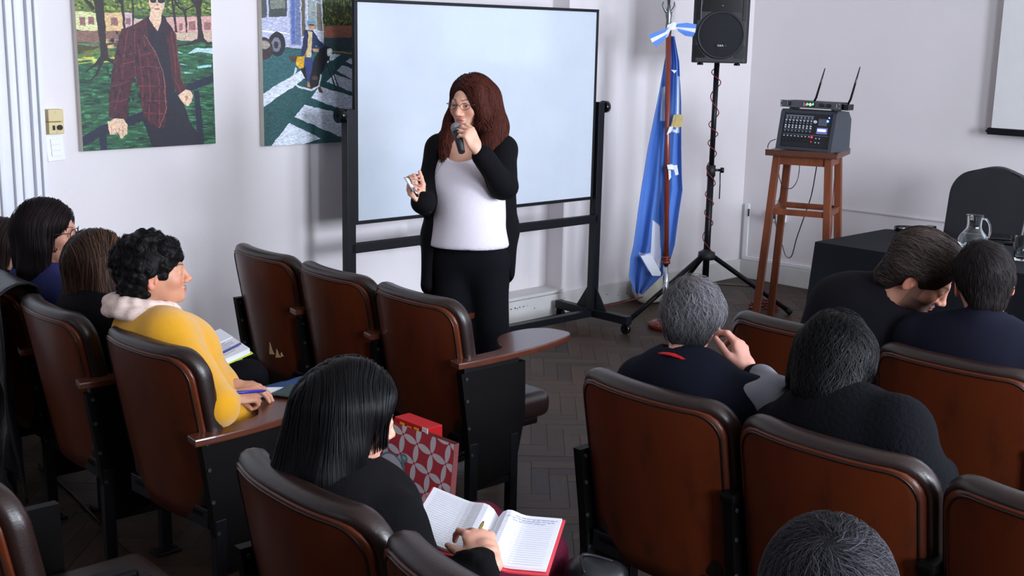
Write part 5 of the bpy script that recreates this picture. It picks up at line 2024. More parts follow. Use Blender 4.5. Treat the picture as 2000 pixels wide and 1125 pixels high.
class Person:
    def __init__(s, label, base, hip, neck, left, sw, head, skin, female=True, hs=1.0, lip=None, blush=None, group=None, bulk=1.0,
                 beard=None, brow=(40, 26, 20), mouth=0.0, res=.0032, ears=True, jaw=1.0, brow_w=1.0, gaze=None, iris=(60, 38, 24)):
        s.root = thing('person', label, 'person', tuple(base), 0, group)
        s.base = np.array(base, float)
        s.hip, s.neck, s.left, s.sw, s.female, s.bulk = np.array(hip, float), np.array(neck, float), nv(left), sw, female, bulk
        s.f, s.l, s.up = basis(s.hip, s.neck, s.left)
        s.Hc, s.RH, s.hs = np.array(head[0], float), frame(head[1], head[2]), hs
        s.skin = SKIN(skin)
        s.lip = SKIN(lip or (150, 74, 66))
        s.blush = SKIN(blush or (206, 120, 96))
        s.acc = Acc()
        s.tor = torso_sdf(s.hip, s.neck, s.left, sw, female, bulk)
        s.shL = s.neck + s.l * (sw - .035) - s.up * .075
        s.shR = s.neck - s.l * (sw - .035) - s.up * .075
        # head with its neck, finely meshed
        hd = head_sdf(female, ears, mouth, jaw).xform(s.RH, s.Hc, hs)
        nk0 = s.Hc + s.RH @ (np.array([-.03, 0, -.06]) * hs)
        nb = s.neck - s.up * .02
        nr = (.049 if female else .056) * hs
        pos = [i for i, q in enumerate(hd.p)][-1]
        nkp = SDF().cap(nk0, nb, nr, nr * 1.08, k=.03)
        hd.p.insert(1, nkp.p[0])
        hd.ell(s.neck - s.up * .05, (.06, .10, .04), np.stack([s.f, s.l, s.up], 1), k=.04)
        V, Q = hd.mesh(res)
        loc = ((V - s.Hc) @ s.RH) / hs
        C = paint_head(loc, s.skin, s.lip, s.blush, None if beard is None else SKIN(beard), None if brow is None else SKIN(brow), brow_w)
        s.acc.add(V, Q, C)
        s.hd = hd
        s.eyes = []
        g = s.RH @ np.array([1, 0, 0]) if gaze is None else nv(gaze)
        for y in (-1, 1):
            c = s.Hc + s.RH @ (np.array([.0765, .031 * y, -.008]) * hs)
            s.eyes.append((c, g, iris))
        s.arms = {}
        s.legs = []

    def arm(s, side, el, wr, hand=None, ra=.050, rb=.041, rc=.028):
        """side +1 = the person's left. hand: dict(dir, back, curl, thumb, nails, sc)"""
        sh = s.shL if side > 0 else s.shR
        s.arms[side] = (sh, np.array(el, float), np.array(wr, float), ra, rb, rc)
        if hand:
            sd, tips = hand_sdf(hand.get('curl', RELAX), hand.get('thumb', ((.45, .75, -.35), (.75, .45, -.45))), hand.get('spread', 5), -side, 1)
            # thumb side must come out on +y*side of the own frame
            d, b = nv(hand['dir']), nv(hand['back'])
            b = nv(b - d * (b @ d))
            R = np.stack([d, np.cross(b, d), b], 1)
            sc = hand.get('sc', .92 if s.female else 1.0)
            h2 = sd.xform(R, np.array(wr, float), sc)
            V, Q = h2.mesh(hand.get('res', .0024))
            C = np.tile(s.skin * hand.get('tone', 1.0), (len(V), 1))
            L = ((V - wr) @ R) / sc
            kn = np.exp(-((L[:, 0] - .09) / .012) ** 2) * (L[:, 2] > 0) * .25
            C = C * (1 - kn[:, None]) + s.blush * kn[:, None]
            if hand.get('nails') is not None:
                for (t, nr_) in tips:
                    m = (np.linalg.norm(L - t, axis=1) < .0068)
                    C[m] = SKIN(hand['nails'])
            s.acc.add(V, Q, C)
            s.tips = getattr(s, 'tips', {})
            s.tips[side] = [R @ (t * sc) + wr for t, _ in tips]
            s.handR = getattr(s, 'handR', {})
            s.handR[side] = (R, np.array(wr, float), sc)

    def leg(s, hj, kn, an, ra=.085, rb=.060, rc=.038, toe=None):
        s.legs.append((np.array(hj, float), np.array(kn, float), np.array(an, float), ra, rb, rc, toe))

    def body(s, res=.013):
        b = s.tor.grow(-.008)
        for sd in s.arms:
            sh, el, wr, ra, rb, rc = s.arms[sd]
            b.cap(s.neck - s.up * .07, sh, .045, .045, k=.04)
            b.join(arm_sdf(sh, el, wr, ra - .008, rb - .008, rc - .004))
        for (hj, kn, an, ra, rb, rc, toe) in s.legs:
            b.join(leg_sdf(hj, kn, an, ra - .008, rb - .008, rc - .006))
        b.cap(s.neck - s.up * .03, s.neck + s.up * .03, .048, .045, k=.03)
        V, Q = b.mesh(res)
        s.acc.add(V, Q, s.skin)
        o = s.acc.build('body', M['skin'], None)
        s.adopt(o)
        s.bodyo = o
        for c, g, iris in s.eyes:
            bm = bmesh.new()
            bmesh.ops.create_uvsphere(bm, u_segments=28, v_segments=20, radius=.0128 * s.hs)
            Ve = np.array([v.co for v in bm.verts])
            dt = (Ve / (.0128 * s.hs)) @ g
            Ce = np.tile(SKIN((222, 214, 210)), (len(Ve), 1))
            Ce[dt > .80] = SKIN(iris)
            Ce[dt > .94] = SKIN((12, 10, 10))
            mb = MB().bm(bm, Matrix.Translation(c), True)
            e = mb.build('eye', M['eye'], None, colors=Ce)
            s.adopt(e, o)
        for k, (hj, kn, an, ra, rb, rc, toe) in enumerate(s.legs):
            if toe is None:
                continue
            d = nv(toe)
            h = SDF()
            R = frame(d, (0, 0, 1))
            h.ell(an + d * .05 - np.array([0, 0, .045]), (.125, .043, .035), R, k=.02)
            h.ell(an - np.array([0, 0, .03]), (.05, .04, .05), R, k=.03)
            h.plane((0, 0, .004), (0, 0, -1), k=.004)
            V, Q = h.mesh(.007)
            s.part('shoe', V, Q, M['gloss_black'])

    def adopt(s, o, parent=None):
        o.parent = parent or s.root
        o.matrix_parent_inverse = Matrix.Translation(-Vector(s.base)) if parent is None else Matrix.Identity(4)
        return o

    def part(s, name, V, Q, m, col=None, label=None):
        o = np_mesh(name, V, Q, m, None, True, col)
        s.adopt(o)
        if label:
            o['label'] = label
        return o

    def garment(s, g_tor=.014, g_arm=.010, end=.03, k=.03, neckr=.062, neckdrop=.0, collar=0, hem=None, wide=None):
        d = s.tor.grow(g_tor)
        for sd in s.arms:
            sh, el, wr, ra, rb, rc = s.arms[sd]
            d.cap(s.neck - s.up * .062, sh, .040 + g_tor * .6, ra + g_arm, k=.04)
            e = end[sd] if isinstance(end, dict) else end
            d.join(arm_sdf(sh, el, wr, ra + g_arm, rb + g_arm, rc + g_arm * .9, e))
        if not s.arms:
            for sh in (s.shL, s.shR):
                d.cap(s.neck - s.up * .062, sh, .05 + g_tor * .6, .06, k=.05)
        if collar:
            d.cap(s.neck - s.up * .03, s.neck + s.up * collar + s.f * .008, neckr + .016, neckr + .010, k=.025)
        ax = nv(s.Hc - s.RH[:, 2] * .04 - s.neck)
        d.cap(s.neck - s.up * (.02 + neckdrop) + s.f * .01, s.neck + ax * .2 + s.f * .01, neckr, neckr + .02, k=.012, op='-')
        return d

    def trousers(s, m, g=.006, res=.010, seed=3):
        d = SDF()
        R = np.stack([s.f, s.l, s.up], 1)
        d.ell(s.hip + s.up * .01, (.118 * s.bulk + g, .168 * s.bulk + g, .125), R, k=.05)
        for (hj, kn, an, ra, rb, rc, toe) in s.legs:
            d.join(leg_sdf(hj, kn, an + np.array([0, 0, .03]), ra + g, rb + g, rc + g + .004))
        V, Q = d.mesh(res, noise=folds(.003, 30, seed))
        return s.part('trousers', V, Q, m)


def seated(label, hx, hy, head, yaw, lean=0.0, female=True, skin=(206, 160, 136), neck=None, hipz=.50, sw=None, **kw):
    """hx, hy: hip position; yaw: body facing angle in degrees from +x"""
    a = math.radians(yaw)
    left = np.array([-math.sin(a), math.cos(a), 0])
    sw = sw or (.185 if female else .215)
    p = Person(label, (hx, hy, 0), (hx, hy, hipz), neck, left, sw, head, skin, female, **kw)
    f0 = np.array([math.cos(a), math.sin(a), 0])
    for b in (1, -1):
        hj = np.array([hx, hy, hipz - .01]) + left * .085 * b + f0 * .03
        kn = hj + f0 * .36 + left * .02 * b + np.array([0, 0, .02])
        an = np.array([kn[0], kn[1], .085]) + f0 * .02
        p.leg(hj, kn, an, .078, .058, .038, f0 + left * .15 * b)
    return p


def comb_fall(Hc, RH, part=.0, radial=1.0, grav=1.0, back=.25, hs=1.0):
    """hair parted along the top, falling to both sides"""
    def f(X):
        L = (X - Hc) @ RH / hs
        top = np.clip((L[:, 2] - .02) / .08, 0, 1)[:, None]
        side = np.sign(L[:, 1] - part)[:, None] * RH[:, 1]
        down = np.array([0, 0, -1.0])
        bk = -RH[:, 0] * back
        return top * (side * radial + bk) + (1 - top) * down * grav + down * .25
    return f


def comb_whorl(Hc, RH, crown=(-.05, 0, .1), swirl=.5, grav=.4, hs=1.0):
    def f(X):
        c = Hc + RH @ (np.array(crown) * hs)
        D = X - c
        n = np.linalg.norm(D, axis=1, keepdims=True) + 1e-6
        D = D / n
        S_ = np.cross(RH[:, 2], D)
        w = np.clip(1.2 - n / .12, 0, 1)
        return D + S_ * swirl * w + np.array([0, 0, -grav]) * (1 - w)
    return f


def add_hair(p, sd, m, comb, N, n, step, width, seed, res=.006, base=.55, noise=None, label=None, cond=None, **kw):
    V, Q = sd.mesh(res, noise=noise)
    A_ = Acc()
    A_.add(V, Q, np.array([base] * 3))
    roots = surf_points(V, N, seed, cond)
    a, b, c = hair_strands(sd, roots, comb, n, step, width, seed=seed, **kw)
    A_.add(a, b, c)
    o = A_.build('hair', m, None)
    p.adopt(o)
    if label:
        o['label'] = label
    return o


def long_hair(p, falls, cap=(.113, .090, .100), face=(.128, 0, -.035, .072, .060, .088), cz=.033, cx=-.018):
    """head cap plus falls: list of (x,y,z -> x,y,z, r0, r1) in the head frame, already scaled by hs"""
    s = SDF()
    s.ell((cx, 0, cz), cap, k=.02)
    for f in falls:
        s.cap(f[0], f[1], f[2], f[3], k=.035)
    s.ell(face[:3], face[3:], k=.012, op='-')
    return s.xform(p.RH, p.Hc, p.hs)


def glasses(p, m, rx=.021, ry=.015, r=.0014, lens=True):
    R, H, hs = p.RH, p.Hc, p.hs
    T = Matrix([[*(R[0] * hs), H[0]], [*(R[1] * hs), H[1]], [*(R[2] * hs), H[2]], [0, 0, 0, 1]])
    gl_ = MB()
    for y in (-1, 1):
        pts = []
        for i in range(25):
            a = 2 * PI * i / 24
            pts.append(T @ Vector((.103 - .010 * abs(math.cos(a)) * (1 if math.cos(a) * y > 0 else 0), .032 * y + rx * math.cos(a), -.010 + ry * math.sin(a) * (1 - .15 * math.cos(2 * a)))))
        gl_.tube(pts, r, 6, cap=False)
        gl_.tube([T @ Vector(v) for v in ((.094, (.032 + rx - .001) * y, -.004), (.088, .067 * y, -.002), (.04, .080 * y, -.002), (-.005, .082 * y, -.004), (-.02, .082 * y, -.018))], r, 6)
    gl_.tube([T @ Vector(v) for v in ((.103, -.0115, -.007), (.107, 0, -.003), (.103, .0115, -.007))], r, 6)
    o = gl_.build('glasses_frame', m)
    p.adopt(o)
    for y in (-1, 1):
        pts = [T @ Vector((.102, .032 * y + (rx - .001) * math.cos(2 * PI * i / 20), -.010 + (ry - .001) * math.sin(2 * PI * i / 20))) for i in range(20)]
        le = MB().add(pts, [tuple(range(20))]).build('lens', M['lens'])
        p.adopt(le, o)
        le.matrix_parent_inverse = Matrix.Identity(4)
    return o


M['lens'] = mat('thin_lens', (240, 245, 250), .05, trans=.0, alpha=.04, var=.001)
M['spec_red'] = mat('wine_red_metal', (96, 40, 44), .35, .3, var=.04)
M['spec_dark'] = mat('dark_spectacle_frame', (48, 34, 36), .3, var=.04)
# ---------------------------------------------------------------- the presenter
def toward(a, b):
    return nv(np.subtract(b, a))


LEFTV = -CR.copy(); LEFTV[2] = 0; LEFTV = nv(LEFTV)        # towards picture left, level
NEAR = -CF.copy(); NEAR[2] = 0; NEAR = nv(NEAR)            # towards the photographer, level
UPV = np.array([0, 0, 1.0])
D0 = 4.86
hipc = P(918, 500, d=D0 + .02)
neckc = P(921, 266, d=D0 + .02)
bf = nv(NEAR * math.cos(math.radians(16)) + LEFTV * math.sin(math.radians(16)))     # body faces the camera, a little to the left
bl = np.cross(UPV, bf)
hfw = nv(NEAR * math.cos(math.radians(30)) + LEFTV * math.sin(math.radians(30)) - UPV * .03)
Hc = P(920, 200, d=D0 - .03)
pr_ = Person('woman with long auburn hair and glasses speaking into a microphone before the whiteboard', (hipc[0], hipc[1], 0), hipc, neckc, bl, .163,
             (Hc, hfw, (0, 0, 1)), (218, 166, 142), True, hs=.94, lip=(176, 84, 84), bulk=.90, mouth=.0012, gaze=nv(hfw + bl * -.1 + UPV * .05), brow=(70, 40, 30), res=.0028)
# arms: her right (picture left) holds a marker low, her left (picture right) holds the microphone
elR = P(833, 392, d=D0 - .04)
wrR = P(826, 396, d=D0 - .22)
pr_.shL = P(984, 291, d=D0 - .03)
pr_.shR = P(857, 290, d=D0 + .03)
GR = [(38, 62, 35), (45, 68, 38), (52, 70, 40), (58, 68, 40)]
hr_dir = nv(P(803, 372, d=D0 - .25) - wrR)
pr_.arm(-1, elR, wrR, dict(dir=hr_dir, back=nv(LEFTV * .5 - NEAR * .2 - UPV * .35), curl=GR, thumb=((.55, .6, -.5), (.9, .1, -.45)), nails=(120, 20, 34), tone=.95), .036, .033, .026)
elL = P(984, 364, d=D0 - .16)
wrL = P(932, 293, d=D0 - .305)
hl_dir = nv(P(903, 262, d=D0 - .33) - wrL)
pr_.arm(1, elL, wrL, dict(sc=.88, dir=nv(LEFTV * .42 + UPV * .84 + NEAR * .10), back=nv(UPV * .35 - LEFTV * .62 + NEAR * .62), curl=[(44, 38, 24), (52, 42, 26), (58, 48, 30), (62, 52, 30)],
                         thumb=((.55, .55, -.62), (.75, .0, -.65)), nails=(140, 20, 34)), .037, .035, .026)
for b, (ku, kv), (au, av) in ((-1, (893, 680), (901, 860)), (1, (962, 680), (968, 865))):
    hj = hipc + bl * .085 * b + UPV * -.03
    pr_.leg(hj, P(ku, kv, d=D0 - .03), P(au, av, d=D0 + .02), .074, .056, .040, bf + bl * .25 * b)
pr_.body()
glasses(pr_, M['spec_red'], .0215, .0125, .0012)
M['blackpants'] = cloth('black_trousers', (16, 16, 21))
pr_.trousers(M['blackpants'], .008)
# white sleeveless blouse, loose at the hem
bls = pr_.tor.grow(.012)
RB = np.stack([pr_.f, pr_.l, pr_.up], 1)
bls.ell(hipc + UPV * .16 + bf * .015, (.122, .140, .26), RB, k=.06)
bls.ell(hipc + UPV * .03 + bf * .015, (.125, .148, .12), RB, k=.05)
bls.cap(pr_.neck - pr_.up * .06, pr_.shL, .05, .045, k=.04)
bls.cap(pr_.neck - pr_.up * .06, pr_.shR, .05, .045, k=.04)
bls.cap(pr_.neck - pr_.up * .045 + bf * .03, pr_.neck + pr_.up * .2 + bf * .02, .075, .09, k=.015, op='-')
bls.ell(pr_.neck - pr_.up * .05 + bf * .085, (.05, .075, .065), RB, k=.02, op='-')
bls.plane(P(900, 478, d=D0), (0, 0, -1), k=.006)
V, Q = bls.mesh(.0075, noise=folds(.0028, 26, 4, stretch=(1, 1, .25)))
M['blouse'] = mat('white_dotted_blouse', (224, 216, 226), .75, var=.05, vscale=260, bump=.35, bscale=420)
pr_.part('blouse', V, Q, M['blouse'])
hem = SDF().join(bls.grow(.0015))
hem.p = [q for q in hem.p if q[6] == '+'][-2:]
hem.plane(P(900, 479, d=D0), (0, 0, -1), k=.003)
hem.plane(P(900, 452, d=D0), (0, 0, 1), k=.003)
V, Q = hem.mesh(.007, noise=folds(.0028, 26, 4, stretch=(1, 1, .25)))
pr_.part('sheer_hem', V, Q, mat('sheer_lilac_hem', (176, 170, 186), .8, var=.12, vscale=240, bump=.4, bscale=420))
# lace strip at the hem
# long open black cardigan
cg = pr_.garment(.022, .009, {1: .035, -1: .0}, neckr=.07)
cg.p = [q for q in cg.p if q[6] == '+']
for (u0, v0), (u1, v1), ra_, rb_ in (((850, 360), (846, 460), .030, .034), ((846, 460), (838, 556), .034, .030), ((984, 350), (988, 450), .034, .036), ((988, 450), (986, 532), .036, .034)):
    cg.cap(P(u0, v0, d=D0 + .0), P(u1, v1, d=D0 + .0), ra_, rb_, k=.03)
    cg.cap(P(u0 * .93 + 915 * .07, v0, d=D0 + .06), P(u1 * .93 + 915 * .07, v1, d=D0 + .06), ra_ + .02, rb_ + .015, k=.04)
cg.ell(hipc - bf * .05 + UPV * -.0, (.08, .13, .20), RB, k=.04)
inn = pr_.tor.grow(.016)
for q in inn.p:
    cg.p.append((*q[:5], .008, '-'))
cg.ell(hipc + bf * .03 - UPV * .02, (.128, .140, .24), RB, k=.01, op='-')
for (hj, kn, an, ra, rb, rc, toe) in pr_.legs:
    cg.cap(hj, kn, ra + .012, rb + .02, k=.006, op='-')
cg.cap(pr_.neck - pr_.up * .02, pr_.neck + pr_.up * .2, .078, .10, k=.012, op='-')
# the open front
for (u, v, lw, lh) in ((903, 330, .108, .22), (906, 420, .122, .22), (908, 540, .122, .30)):
    c0_ = P(u, v, d=D0)
    cg.ell(c0_ + bf * .17, (.20, lw, lh), RB, k=.012, op='-')
# keep the sleeve that crosses the opening
ar = arm_sdf(pr_.shL, elL, wrL, .046, .046, .040, .035)
cg.join(ar)
cg.join(arm_sdf(pr_.shR, elR, wrR, .046, .047, .047, .0))
V, Q = cg.mesh(.0075, noise=folds(.0045, 34, 9, stretch=(1, 1, .2)))
M['blackknit'] = cloth('black_knit', (13, 12, 16))
pr_.part('cardigan', V, Q, M['blackknit'])
# hair
hs_ = long_hair(pr_, [((-.04, .066, .02), (-.03, .098, -.10), .050, .052), ((-.03, .098, -.10), (.00, .125, -.19), .054, .044), ((.00, .125, -.19), (.085, .15, -.28), .044, .022), ((.02, .10, -.15), (.085, .085, -.25), .03, .016),
                      ((-.03, -.065, .02), (.0, -.084, -.09), .040, .038), ((.0, -.084, -.09), (.05, -.095, -.18), .038, .034), ((.05, -.095, -.17), (.135, -.055, -.225), .036, .014),
                      ((-.06, 0, -.02), (-.06, .02, -.16), .075, .06), ((.055, .062, .05), (.04, .080, -.03), .024, .030)],
                cap=(.110, .090, .094), face=(.130, -.006, -.020, .072, .062, .097), cz=.029)
M['auburn'] = hairmat('auburn_hair', (88, 46, 36), .4)
M['auburn'] = hairmat('auburn_hair', (84, 42, 34), .45, .3)
add_hair(pr_, hs_, M['auburn'], comb_fall(Hc, pr_.RH, -.018, 1.2, 1, .25), 3600, 28, .012, .0014, 21, wave=.35, wfreq=32, tint=(1.9, 1.5, 1.3), tintp=.10, shade=.2, tips=5, jit=.10)

# microphone and marker
mh = P(891, 250, d=D0 - .285)
mb0 = P(903, 301, d=D0 - .345)
ax = nv(mb0 - mh)
mic = thing('handheld_microphone', 'black microphone with silver mesh head held at the presenter\'s mouth', 'microphone', tuple(mh))
M['mesh'] = mat('mic_mesh', (150, 150, 156), .35, .9, var=.25, vscale=700, bump=.8, bscale=900)
MB().tube([(0, 0, 0), tuple(ax * .02), tuple(ax * .045), tuple(ax * .115)], [.0145, .0165, .0165, .0125], 16).build('grip', M['blackplastic'], mic)
MB().ball((0, 0, 0), .0215, 20).build('mesh_head', M['mesh'], mic)
MB().cyl(tuple(ax * .012), tuple(ax * .022), .0205, .018).build('collar_ring', M['steel'], mic)
t0, t1 = P(791, 345, d=D0 - .31), P(817, 384, d=D0 - .30)
ax = nv(t1 - t0)
L_ = np.linalg.norm(t1 - t0)
mk_ = thing('marker', 'silver and white marker with a dark clip in the presenter\'s lower hand', 'marker', tuple(t0))
MB().tube([(0, 0, 0), tuple(ax * L_ * .55)], [.0065, .0068], 14).build('cap', M['white_plastic'], mk_)
MB().tube([tuple(ax * L_ * .55), tuple(ax * L_)], [.0064, .0058], 14).build('barrel', M['chrome'], mk_)
sd_ = nv(np.cross(ax, NEAR))
MB().tube(smooth_path([ax * .004 + NEAR * .006 - sd_ * .003, ax * .01 - sd_ * .012 + NEAR * .006, ax * L_ * .3 - sd_ * .011 + NEAR * .006, ax * L_ * .42 - sd_ * .007 + NEAR * .006], 5), .0016, 8).build('clip', M['gloss_black'], mk_)
# ---------------------------------------------------------------- the audience
RV = nv(np.array([CR[0], CR[1], 0]))          # towards picture right
WV = nv(np.array([CF[0], CF[1], 0]))          # away from the photographer


def look(deg, down=0.0):
    """0 = straight away from the photographer, 90 = picture right"""
    a = math.radians(deg)
    return nv(WV * math.cos(a) + RV * math.sin(a) - UPV * math.tan(math.radians(down)))


def listener(label, px, x, deg, down, seat, tilt=(0, 0, 1), nd=(-.045, -.150), yaw=0, lean=None, nn=None, **kw):
    Hc_ = P(px[0], px[1], x=x) if len(px) == 2 else np.array(px, float)
    fwd = look(deg, down)
    R = frame(fwd, tilt)
    hs = kw.get('hs', 1.0)
    neck = Hc_ + R @ (np.array([nd[0], 0, nd[1] * .6]) * hs) + UPV * nd[1] * .42 * hs + np.array([-.012, 0, 0]) if nn is None else np.array(nn, float)
    return seated(label, seat[0], seat[1], (Hc_, fwd, tilt), yaw, neck=neck, **kw)


# 1. woman in the yellow sweater
for c_ in row_left[3].children:
    if c_.name.startswith(('tablet_arm', 'arm_bracket')):
        c_.location.z -= .04
ye = listener('woman in mustard-yellow sweater and pale scarf with short black curls, writing', (302, 530), 1.755, 72, -6, (1.88, 3.20), hs=.90, sw=.178,
              skin=(196, 140, 112), lip=(150, 78, 66), brow=(24, 18, 18), res=.0030, nd=(-.05, -.15))
ye.arm(-1, P(425, 792, z=.66), P(452, 778, z=.645), dict(sc=.85, dir=nv(RV * .75 + WV * .6), back=nv(UPV * .8 - WV * .5), curl=[(42, 50, 30), (48, 55, 32), (52, 58, 35), (55, 58, 35)], thumb=((.6, .5, -.6), (.9, -.2, -.3)), tone=.9), .052, .050, .030)
ye.arm(1, P(380, 700, z=.68) + WV * .10, P(440, 757, z=.655) + WV * .03, dict(dir=nv(RV * .9 + WV * .1 - UPV * .05), back=nv(UPV), curl=[(20, 25, 15)] * 4, tone=.95), .048, .043, .029)
ye.body()
M['yellow'] = cloth('mustard_wool', (222, 158, 22), .9, bump=.6, bscale=700, var=.06, sheen=.4)
g = ye.garment(.018, .012, {-1: .03, 1: .03}, neckr=.082, neckdrop=.02)
V, Q = g.mesh(.0085, noise=folds(.0035, 28, 31))
ye.part('sweater', V, Q, M['yellow'])
M['jeans'] = cloth('blue_denim', (58, 84, 128), .85, bump=.4, bscale=600)
ye.trousers(M['jeans'])
# scarf: soft rolls around the neck and two hanging ends
M['scarf'] = mat('pale_scarf', (222, 196, 186), .85, var=.12, vscale=14, stretch=(1, 1, 5), bump=.4, bscale=60)
sc = SDF()
nk = ye.neck + np.array([-.004, 0, .018])
r_ = np.random.default_rng(3)
for lay, (rr, zz, tk) in enumerate(((.090, .002, .020), (.098, .014, .020), (.082, .028, .017), (.104, -.010, .019))):
    pts = []
    for i in range(15):
        a = 2 * PI * i / 14 + lay * .4
        pts.append(nk + np.array([math.cos(a) * rr * .95 + .012, math.sin(a) * rr * 1.12, zz + .010 * math.sin(a + lay) - .026 * math.cos(a)]))
    for a, b_ in zip(pts[:-1], pts[1:]):
        sc.cap(a, b_, tk, tk, k=.010)
endp = [nk + np.array([.075, -.03, -.03]), nk + np.array([.125, -.055, -.11]), nk + np.array([.145, -.05, -.20]), nk + np.array([.16, -.03, -.30])]
for a, b_ in zip(endp[:-1], endp[1:]):
    sc.cap(a, b_, .022, .024, k=.02)
V, Q = sc.mesh(.005, noise=folds(.0030, 95, 8, stretch=(.6, .6, 1.6)))
so = ye.part('scarf', V, Q, M['scarf'])
fl_ = SDF().ell(nk + np.array([.150, -.072, -.14]), (.020, .020, .04))
V, Q = fl_.mesh(.004)
pt_ = np_mesh('printed_flower', V, Q, mat('scarf_print_blue', (96, 130, 200), .85, col2=(206, 60, 80), vscale=30), None)
ye.adopt(pt_, so)
# hair: short, black, rolled in little coils
hs1 = long_hair(ye, [((-.05, .05, .02), (-.07, .03, -.05), .05, .05), ((-.05, -.05, .02), (-.07, -.03, -.05), .05, .05), ((-.02, -.07, .03), (-.035, -.068, .0), .02, .018)],
                cap=(.113, .088, .102), face=(.125, 0, -.045, .085, .075, .082), cz=.038, cx=-.022)
for q in (1, -1):
    hs1.ell(ye.Hc + ye.RH @ (np.array([.0, .088 * q, -.035]) * ye.hs), (.035, .03, .04), ye.RH, k=.01, op='-')
coil_r = np.random.default_rng(9)
Vh, _q = hs1.mesh(.012)
for p_ in Vh[coil_r.integers(0, len(Vh), 260)]:
    hs1.ell(p_, np.array([.011, .011, .011]) * coil_r.uniform(.7, 1.25), None, k=.006)
M['blackhair'] = hairmat('black_curly_hair', (20, 16, 17), .42)
add_hair(ye, hs1, M['blackhair'], comb_whorl(ye.Hc, ye.RH, (-.02, 0, .12), .4, .5, ye.hs), 900, 9, .009, .0012, 5, res=.0045, base=.8, wave=1.2, wfreq=150, tips=1, shade=.3)
M['bluepen'] = mat('blue_plastic', (36, 40, 150), .3, var=.03)
a, b_ = P(448, 768, z=.68), P(520, 763, z=.650)
pn_ = MB().tube([tuple(a), tuple(a + (b_ - a) * .9), tuple(b_)], [.0048, .0048, .0012], 10).build('blue_pen', M['bluepen'])
tag(pn_, 'blue pen in the hand of the woman in yellow', 'pen')
a = P(470, 760, z=.65)
pp_ = MB()
c4 = [P(440, 757, z=.612), P(556, 756, z=.612), P(505, 778, z=.612), P(430, 790, z=.612)]
pp_.add([*c4, *[c + np.array([0, 0, -.001]) for c in c4]], [(0, 3, 2, 1), (4, 5, 6, 7), (0, 1, 5, 4), (1, 2, 6, 5), (2, 3, 7, 6), (3, 0, 4, 7)])
o = pp_.build('sheet_of_paper', M['paper'])
tag(o, 'loose white sheet of paper under the writing hand of the woman in yellow', 'paper')
ph = P(566, 765, z=.61)
phn = thing('smartphone', 'black smartphone lying on the tablet arm beside the woman in yellow', 'phone', (ph[0], ph[1], .607), math.radians(28))
MB().box((-.065, -.034, 0), (.065, .034, .009), .004).build('case', M['gloss_black'], phn)
MB().box((-.055, -.03, .0088), (.058, .03, .0096)).build('glass_screen', mat('phone_glass', (60, 66, 66), .08, spec=.8), phn)

# 2. brown-haired woman beside her
br = listener('woman with long streaked brown hair beside the woman in the yellow sweater', (196, 516), 1.80, 42, -2, (1.86, 3.72), hs=.92, skin=(206, 150, 124), res=.0038)
br.body()
M['darkjacket'] = cloth('dark_jacket', (16, 15, 20))
V, Q = br.garment(.024, .014, neckr=.06, collar=.03).mesh(.010, noise=folds(.004, 26, 41))
br.part('jacket', V, Q, M['darkjacket'])
br.trousers(M['darkjacket'], res=.014)
h2 = long_hair(br, [((-.05, .06, .02), (-.05, .08, -.12), .05, .045), ((-.05, -.06, .02), (-.04, -.085, -.12), .05, .045), ((-.07, 0, 0), (-.075, 0, -.15), .07, .065), ((-.05, .08, -.12), (-.03, .10, -.20), .045, .02),
                    ((-.04, -.085, -.12), (-.02, -.105, -.20), .045, .022), ((.03, -.066, .04), (.05, -.074, -.07), .022, .022)], cap=(.112, .090, .098), cz=.036, face=(.130, 0, -.035, .070, .062, .092))
M['streaked'] = hairmat('brown_streaked_hair', (62, 44, 36), .42)
add_hair(br, h2, M['streaked'], comb_fall(br.Hc, br.RH, .01, 1, 1, .3), 2300, 24, .012, .0015, 22, tint=(2.9, 2.6, 2.2), tintp=.2, wave=.12, wfreq=30, shade=.25, jit=.1, tips=4)

# 3. woman with glasses
gw = listener('woman with straight near-black hair and dark glasses in profile, top left of the audience', (97, 452), 1.83, 86, -3, (1.92, 4.26), hs=.93, skin=(204, 146, 122), res=.0032, brow=(36, 24, 22))
gw.arm(-1, (1.93, 4.02, .72), (2.02, 3.83, .70), dict(dir=(.5, -.8, -.05), back=(0, 0, 1), curl=[(15, 20, 10)] * 4), .045, .04, .028)
gw.body()
glasses(gw, M['spec_dark'], .023, .017, .0018)
M['bluetop'] = cloth('indigo_top', (48, 50, 96), .85)
V, Q = gw.garment(.012, .009, neckr=.06).mesh(.010, noise=folds(.003, 28, 44))
gw.part('top', V, Q, M['bluetop'])
gw.trousers(M['darkjacket'], res=.014)
h3 = long_hair(gw, [((-.05, .06, .02), (-.06, .07, -.16), .052, .05), ((-.05, -.06, .02), (-.05, -.08, -.14), .050, .050), ((-.08, 0, 0), (-.085, 0, -.20), .07, .06), ((-.05, -.08, -.14), (-.045, -.09, -.23), .05, .03), ((-.01, -.07, .03), (-.022, -.080, -.06), .03, .03),
                    ((-.022, -.080, -.06), (-.035, -.085, -.15), .03, .03)], cap=(.114, .092, .100), cz=.036, face=(.130, 0, -.035, .074, .066, .095))
M['nearblack'] = hairmat('near_black_straight_hair', (30, 20, 22), .4)
add_hair(gw, h3, M['nearblack'], comb_fall(gw.Hc, gw.RH, .01, 1, 1, .35), 1900, 26, .012, .0016, 23, wave=.03, shade=.22, jit=.05, tips=4)

